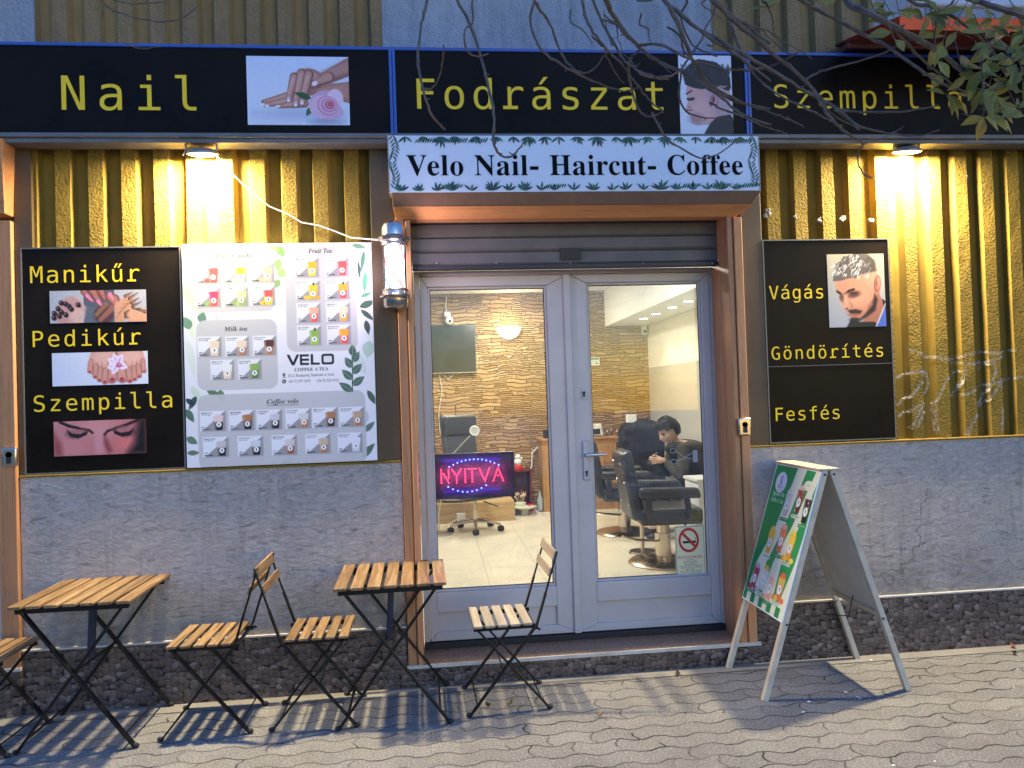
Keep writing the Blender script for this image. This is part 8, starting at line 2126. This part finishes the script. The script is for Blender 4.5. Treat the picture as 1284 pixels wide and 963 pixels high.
# head with face, joined into the body
hc = hd.copy(); fwd = Vector((-.80, -.30, -.52)).normalized(); sdv = Vector((0, -1, 0)).cross(Vector((0, 0, 1))); 
rt_ = fwd.cross(Vector((0, 0, 1))).normalized(); upv = rt_.cross(fwd).normalized()


def head_pt(a_, b_):      # a_ longitude from the face, b_ latitude
    x_ = math.cos(b_) * math.cos(a_); y_ = math.cos(b_) * math.sin(a_); z_ = math.sin(b_)
    r_ = Vector((x_ * .110, y_ * .079, z_ * .120))
    if x_ > 0:
        r_.x += .030 * math.exp(-((a_ / .20) ** 2 + ((b_ + .12) / .28) ** 2)) + .010 * math.exp(-((a_ / .35) ** 2 + ((b_ + .52) / .10) ** 2)) + .014 * math.exp(-((a_ / .5) ** 2 + ((b_ + .95) / .22) ** 2))
        r_.x -= .010 * math.exp(-(((abs(a_) - .42) / .20) ** 2 + ((b_ - .10) / .16) ** 2))
    if z_ < -.2: r_.y *= 1 - .28 * (-z_ - .2); r_.x *= 1 - (.0 if x_ > 0 else .25) * (-z_ - .2)
    return hc + fwd * r_.x + rt_ * r_.y + upv * r_.z


n, k_ = 36, 24; vs = []; fs = []
for i in range(k_ + 1):
    for j in range(n):
        a_ = 2 * PI * j / n; a_ = a_ - 2 * PI if a_ > PI else a_
        vs.append(head_pt(a_, -PI / 2 * .98 + PI * .98 * i / k_))
for i in range(k_):
    for j in range(n): fs.append((i * n + j, i * n + (j + 1) % n, (i + 1) * n + (j + 1) % n, (i + 1) * n + j))
m.add(vs, fs)
for s_ in (1, -1):
    e_ = hc + rt_ * (.074 * s_) - upv * .005 - fwd * .008; m.sphere(e_, .024, 10, 8, sc=(.8, .45, 1.15))
    hw_ = Vector((hand.x + .07, YP - .02 + s_ * .068, hand.z)); pm = Vector((hand.x + .03, YP - .02 + s_ * .055, hand.z + .0))
    m.tube([hw_ + Vector((.02, 0, 0)), hw_, pm, pm + Vector((-.025, -s_ * .004, .004))], [.026, .028, .034, .028], 10)
    for q in range(4):
        b_ = pm + Vector((-.02, 0, .028 - .018 * q)); ln = (.9, 1.0, .95, .75)[q]
        m.tube([b_, b_ + Vector((-.036 * ln, -s_ * .006, 0)), b_ + Vector((-.052 * ln, -s_ * .028, -.003)), b_ + Vector((-.044 * ln, -s_ * .048, -.005))], [.009, .0085, .008, .006], 8)
    m.tube([pm + Vector((.01, -s_ * .01, .026)), pm + Vector((-.016, -s_ * .026, .046)), pm + Vector((-.04, -s_ * .04, .048))], [.012, .010, .007], 8)
m.build('body', SKIN, PER, L, smooth=True)
m = MB(); v_, f_ = body(1.22, legs=False, neck=False); m.add(v_, f_)
m.tube([nk + Vector((.06, -.075, -.03)), nk + Vector((-.02, -.085, -.03)), nk + Vector((-.075, 0, -.07)), nk + Vector((-.02, .085, -.03)), nk + Vector((.06, .075, -.03)), nk + Vector((.095, 0, -.01)), nk + Vector((.06, -.075, -.03))], .034, 10)
m.build('jacket', JACK, PER, L, smooth=True)
m = MB(); v_, f_ = body(1.12, arms=False, neck=False)
vv_ = []
m.add(v_, f_); m.build('trousers', TROU, PER, L, smooth=True)
m = MB(); vs = []; fs = []
for i in range(13):
    for j in range(n):
        a_ = 2 * PI * j / n; a_ = a_ - 2 * PI if a_ > PI else a_
        lo = .52 if abs(a_) < .9 else (.25 if abs(a_) < 1.7 else -.55); b_ = lo + (PI / 2 - lo) * i / 12 * .99
        q = head_pt(a_, b_); d = (q - hc).normalized(); vs.append(q + d * (.022 + .008 * math.sin(9 * a_ + 4 * b_) + (.012 if b_ > .9 else 0)))
for i in range(12):
    for j in range(n): fs.append((i * n + j, i * n + (j + 1) % n, (i + 1) * n + (j + 1) % n, (i + 1) * n + j))
fs.append(tuple(range(12 * n, 13 * n)))
m.add(vs, fs); m.build('hair', HAIR, PER, L, smooth=True)
m = MB()
for s_ in (1, -1): m.sphere(head_pt(.42 * s_, .08) - fwd * .004, .011, 8, 6)
m.build('eye', M('eye_dark', (.02, .015, .012), .2), PER, L, smooth=True)
m = MB()
for s_ in (1, -1): m.tube([head_pt(.22 * s_, .24) + fwd * .003, head_pt(.45 * s_, .27) + fwd * .003, head_pt(.66 * s_, .20) + fwd * .003], .005, 6)
m.build('eyebrow', HAIR, PER, L)
m = MB(); m.tube([head_pt(-.26, -.50) + fwd * .002, head_pt(0, -.50) + fwd * .003, head_pt(.26, -.50) + fwd * .002], .005, 6); m.build('mouth', M('lips', (.36, .15, .12), .5), PER, L)
m = MB()
for s_ in (-1, 1):
    q = Vector((pel.x - .43, YP + s_ * .13, ZF)); m.sphere((q.x - .07, q.y, ZF + .04), .06, 12, 8, sc=(2.1, .8, .68))
m.build('shoe', SHOE, PER, L, smooth=True)
c = Vector((hand.x - .02, YP - .02, hand.z + .02))
m = MB(); m.box(-.004, .004, -.036, .036, -.075, .075); m.xf(Matrix.Translation(c) @ Euler((0, math.radians(38), 0)).to_matrix().to_4x4())
tag(m.build('phone', M('phone_black', (.012, .012, .014), .2), bevel=.003), 'dark phone held in the seated person\'s hands', 'phone')

# ------------------------------------------------------------------ litter on the pavement
LIT = [(612, 886, 'curled dry brown leaf lying under the table by the door', 'brown'), (640, 883, 'small yellowed leaf under the table by the door', 'yellow'), (752, 898, 'dry leaf on the paving right of the pale chair', 'tan'), (850, 846, 'tiny dark leaf near the door step', 'brown'),
       (1270, 812, 'reddish leaf by the plinth at the far right', 'red'), (1272, 820, 'dark crumpled leaf by the plinth at the far right', 'brown')]
LC = {'brown': M('dry_leaf_brown', (.10, .06, .03), .8), 'yellow': M('dry_leaf_yellow', (.30, .22, .06), .8), 'tan': M('dry_leaf_tan', (.32, .20, .11), .8), 'red': M('dry_leaf_red', (.36, .10, .05), .8)}
for i, (px, py, lb, cl) in enumerate(LIT):
    m = MB(); c = G(px, py, .006); rr = random.Random(i); a = rr.uniform(0, 6); L_ = .055 if i < 1 else .038
    d = Vector((math.cos(a), math.sin(a), 0)); s_ = Vector((-d.y, d.x, 0)); vs = []
    for j in range(7):
        t_ = j / 6; w_ = .013 * math.sin(PI * t_ ** .8) + .0006
        for q in (-1, 0, 1): vs.append(c + d * (L_ * (t_ - .5)) + s_ * (w_ * q) + Vector((0, 0, .010 * abs(q) + .012 * (t_ - .4) ** 2 * 4)))
    m.add(vs, [(j * 3 + q, j * 3 + q + 1, j * 3 + q + 4, j * 3 + q + 3) for j in range(6) for q in range(2)])
    o = m.build('dry_leaf', LC[cl], fix=False); tag(o, lb, 'leaf', 'dry leaves on the pavement')
    sm = o.modifiers.new('thick', 'SOLIDIFY'); sm.thickness = .0012
rr = random.Random(17); SCR = M('scrap_white', (.7, .68, .64), .8)
for px, py in ((999, 828), (1092, 828), (1060, 868), (1078, 876), (1075, 874), (1007, 893), (1120, 960), (1276, 839), (1271, 862), (1172, 955), (1014, 880), (420, 852)):
    c = G(px, py, .003); s_ = rr.uniform(.004, .010)
    m = MB(); m.add([c + Vector((-s_, -s_ * .5, 0)), c + Vector((s_, -s_ * .7, .001)), c + Vector((s_ * .8, s_ * .6, .004)), c + Vector((-s_ * .7, s_ * .5, .002))], [(0, 1, 2, 3)])
    tag(m.build('paper_scrap', SCR, fix=False), 'tiny white paper scrap lying on the paving near the wall', 'scrap', 'paper scraps on the pavement')
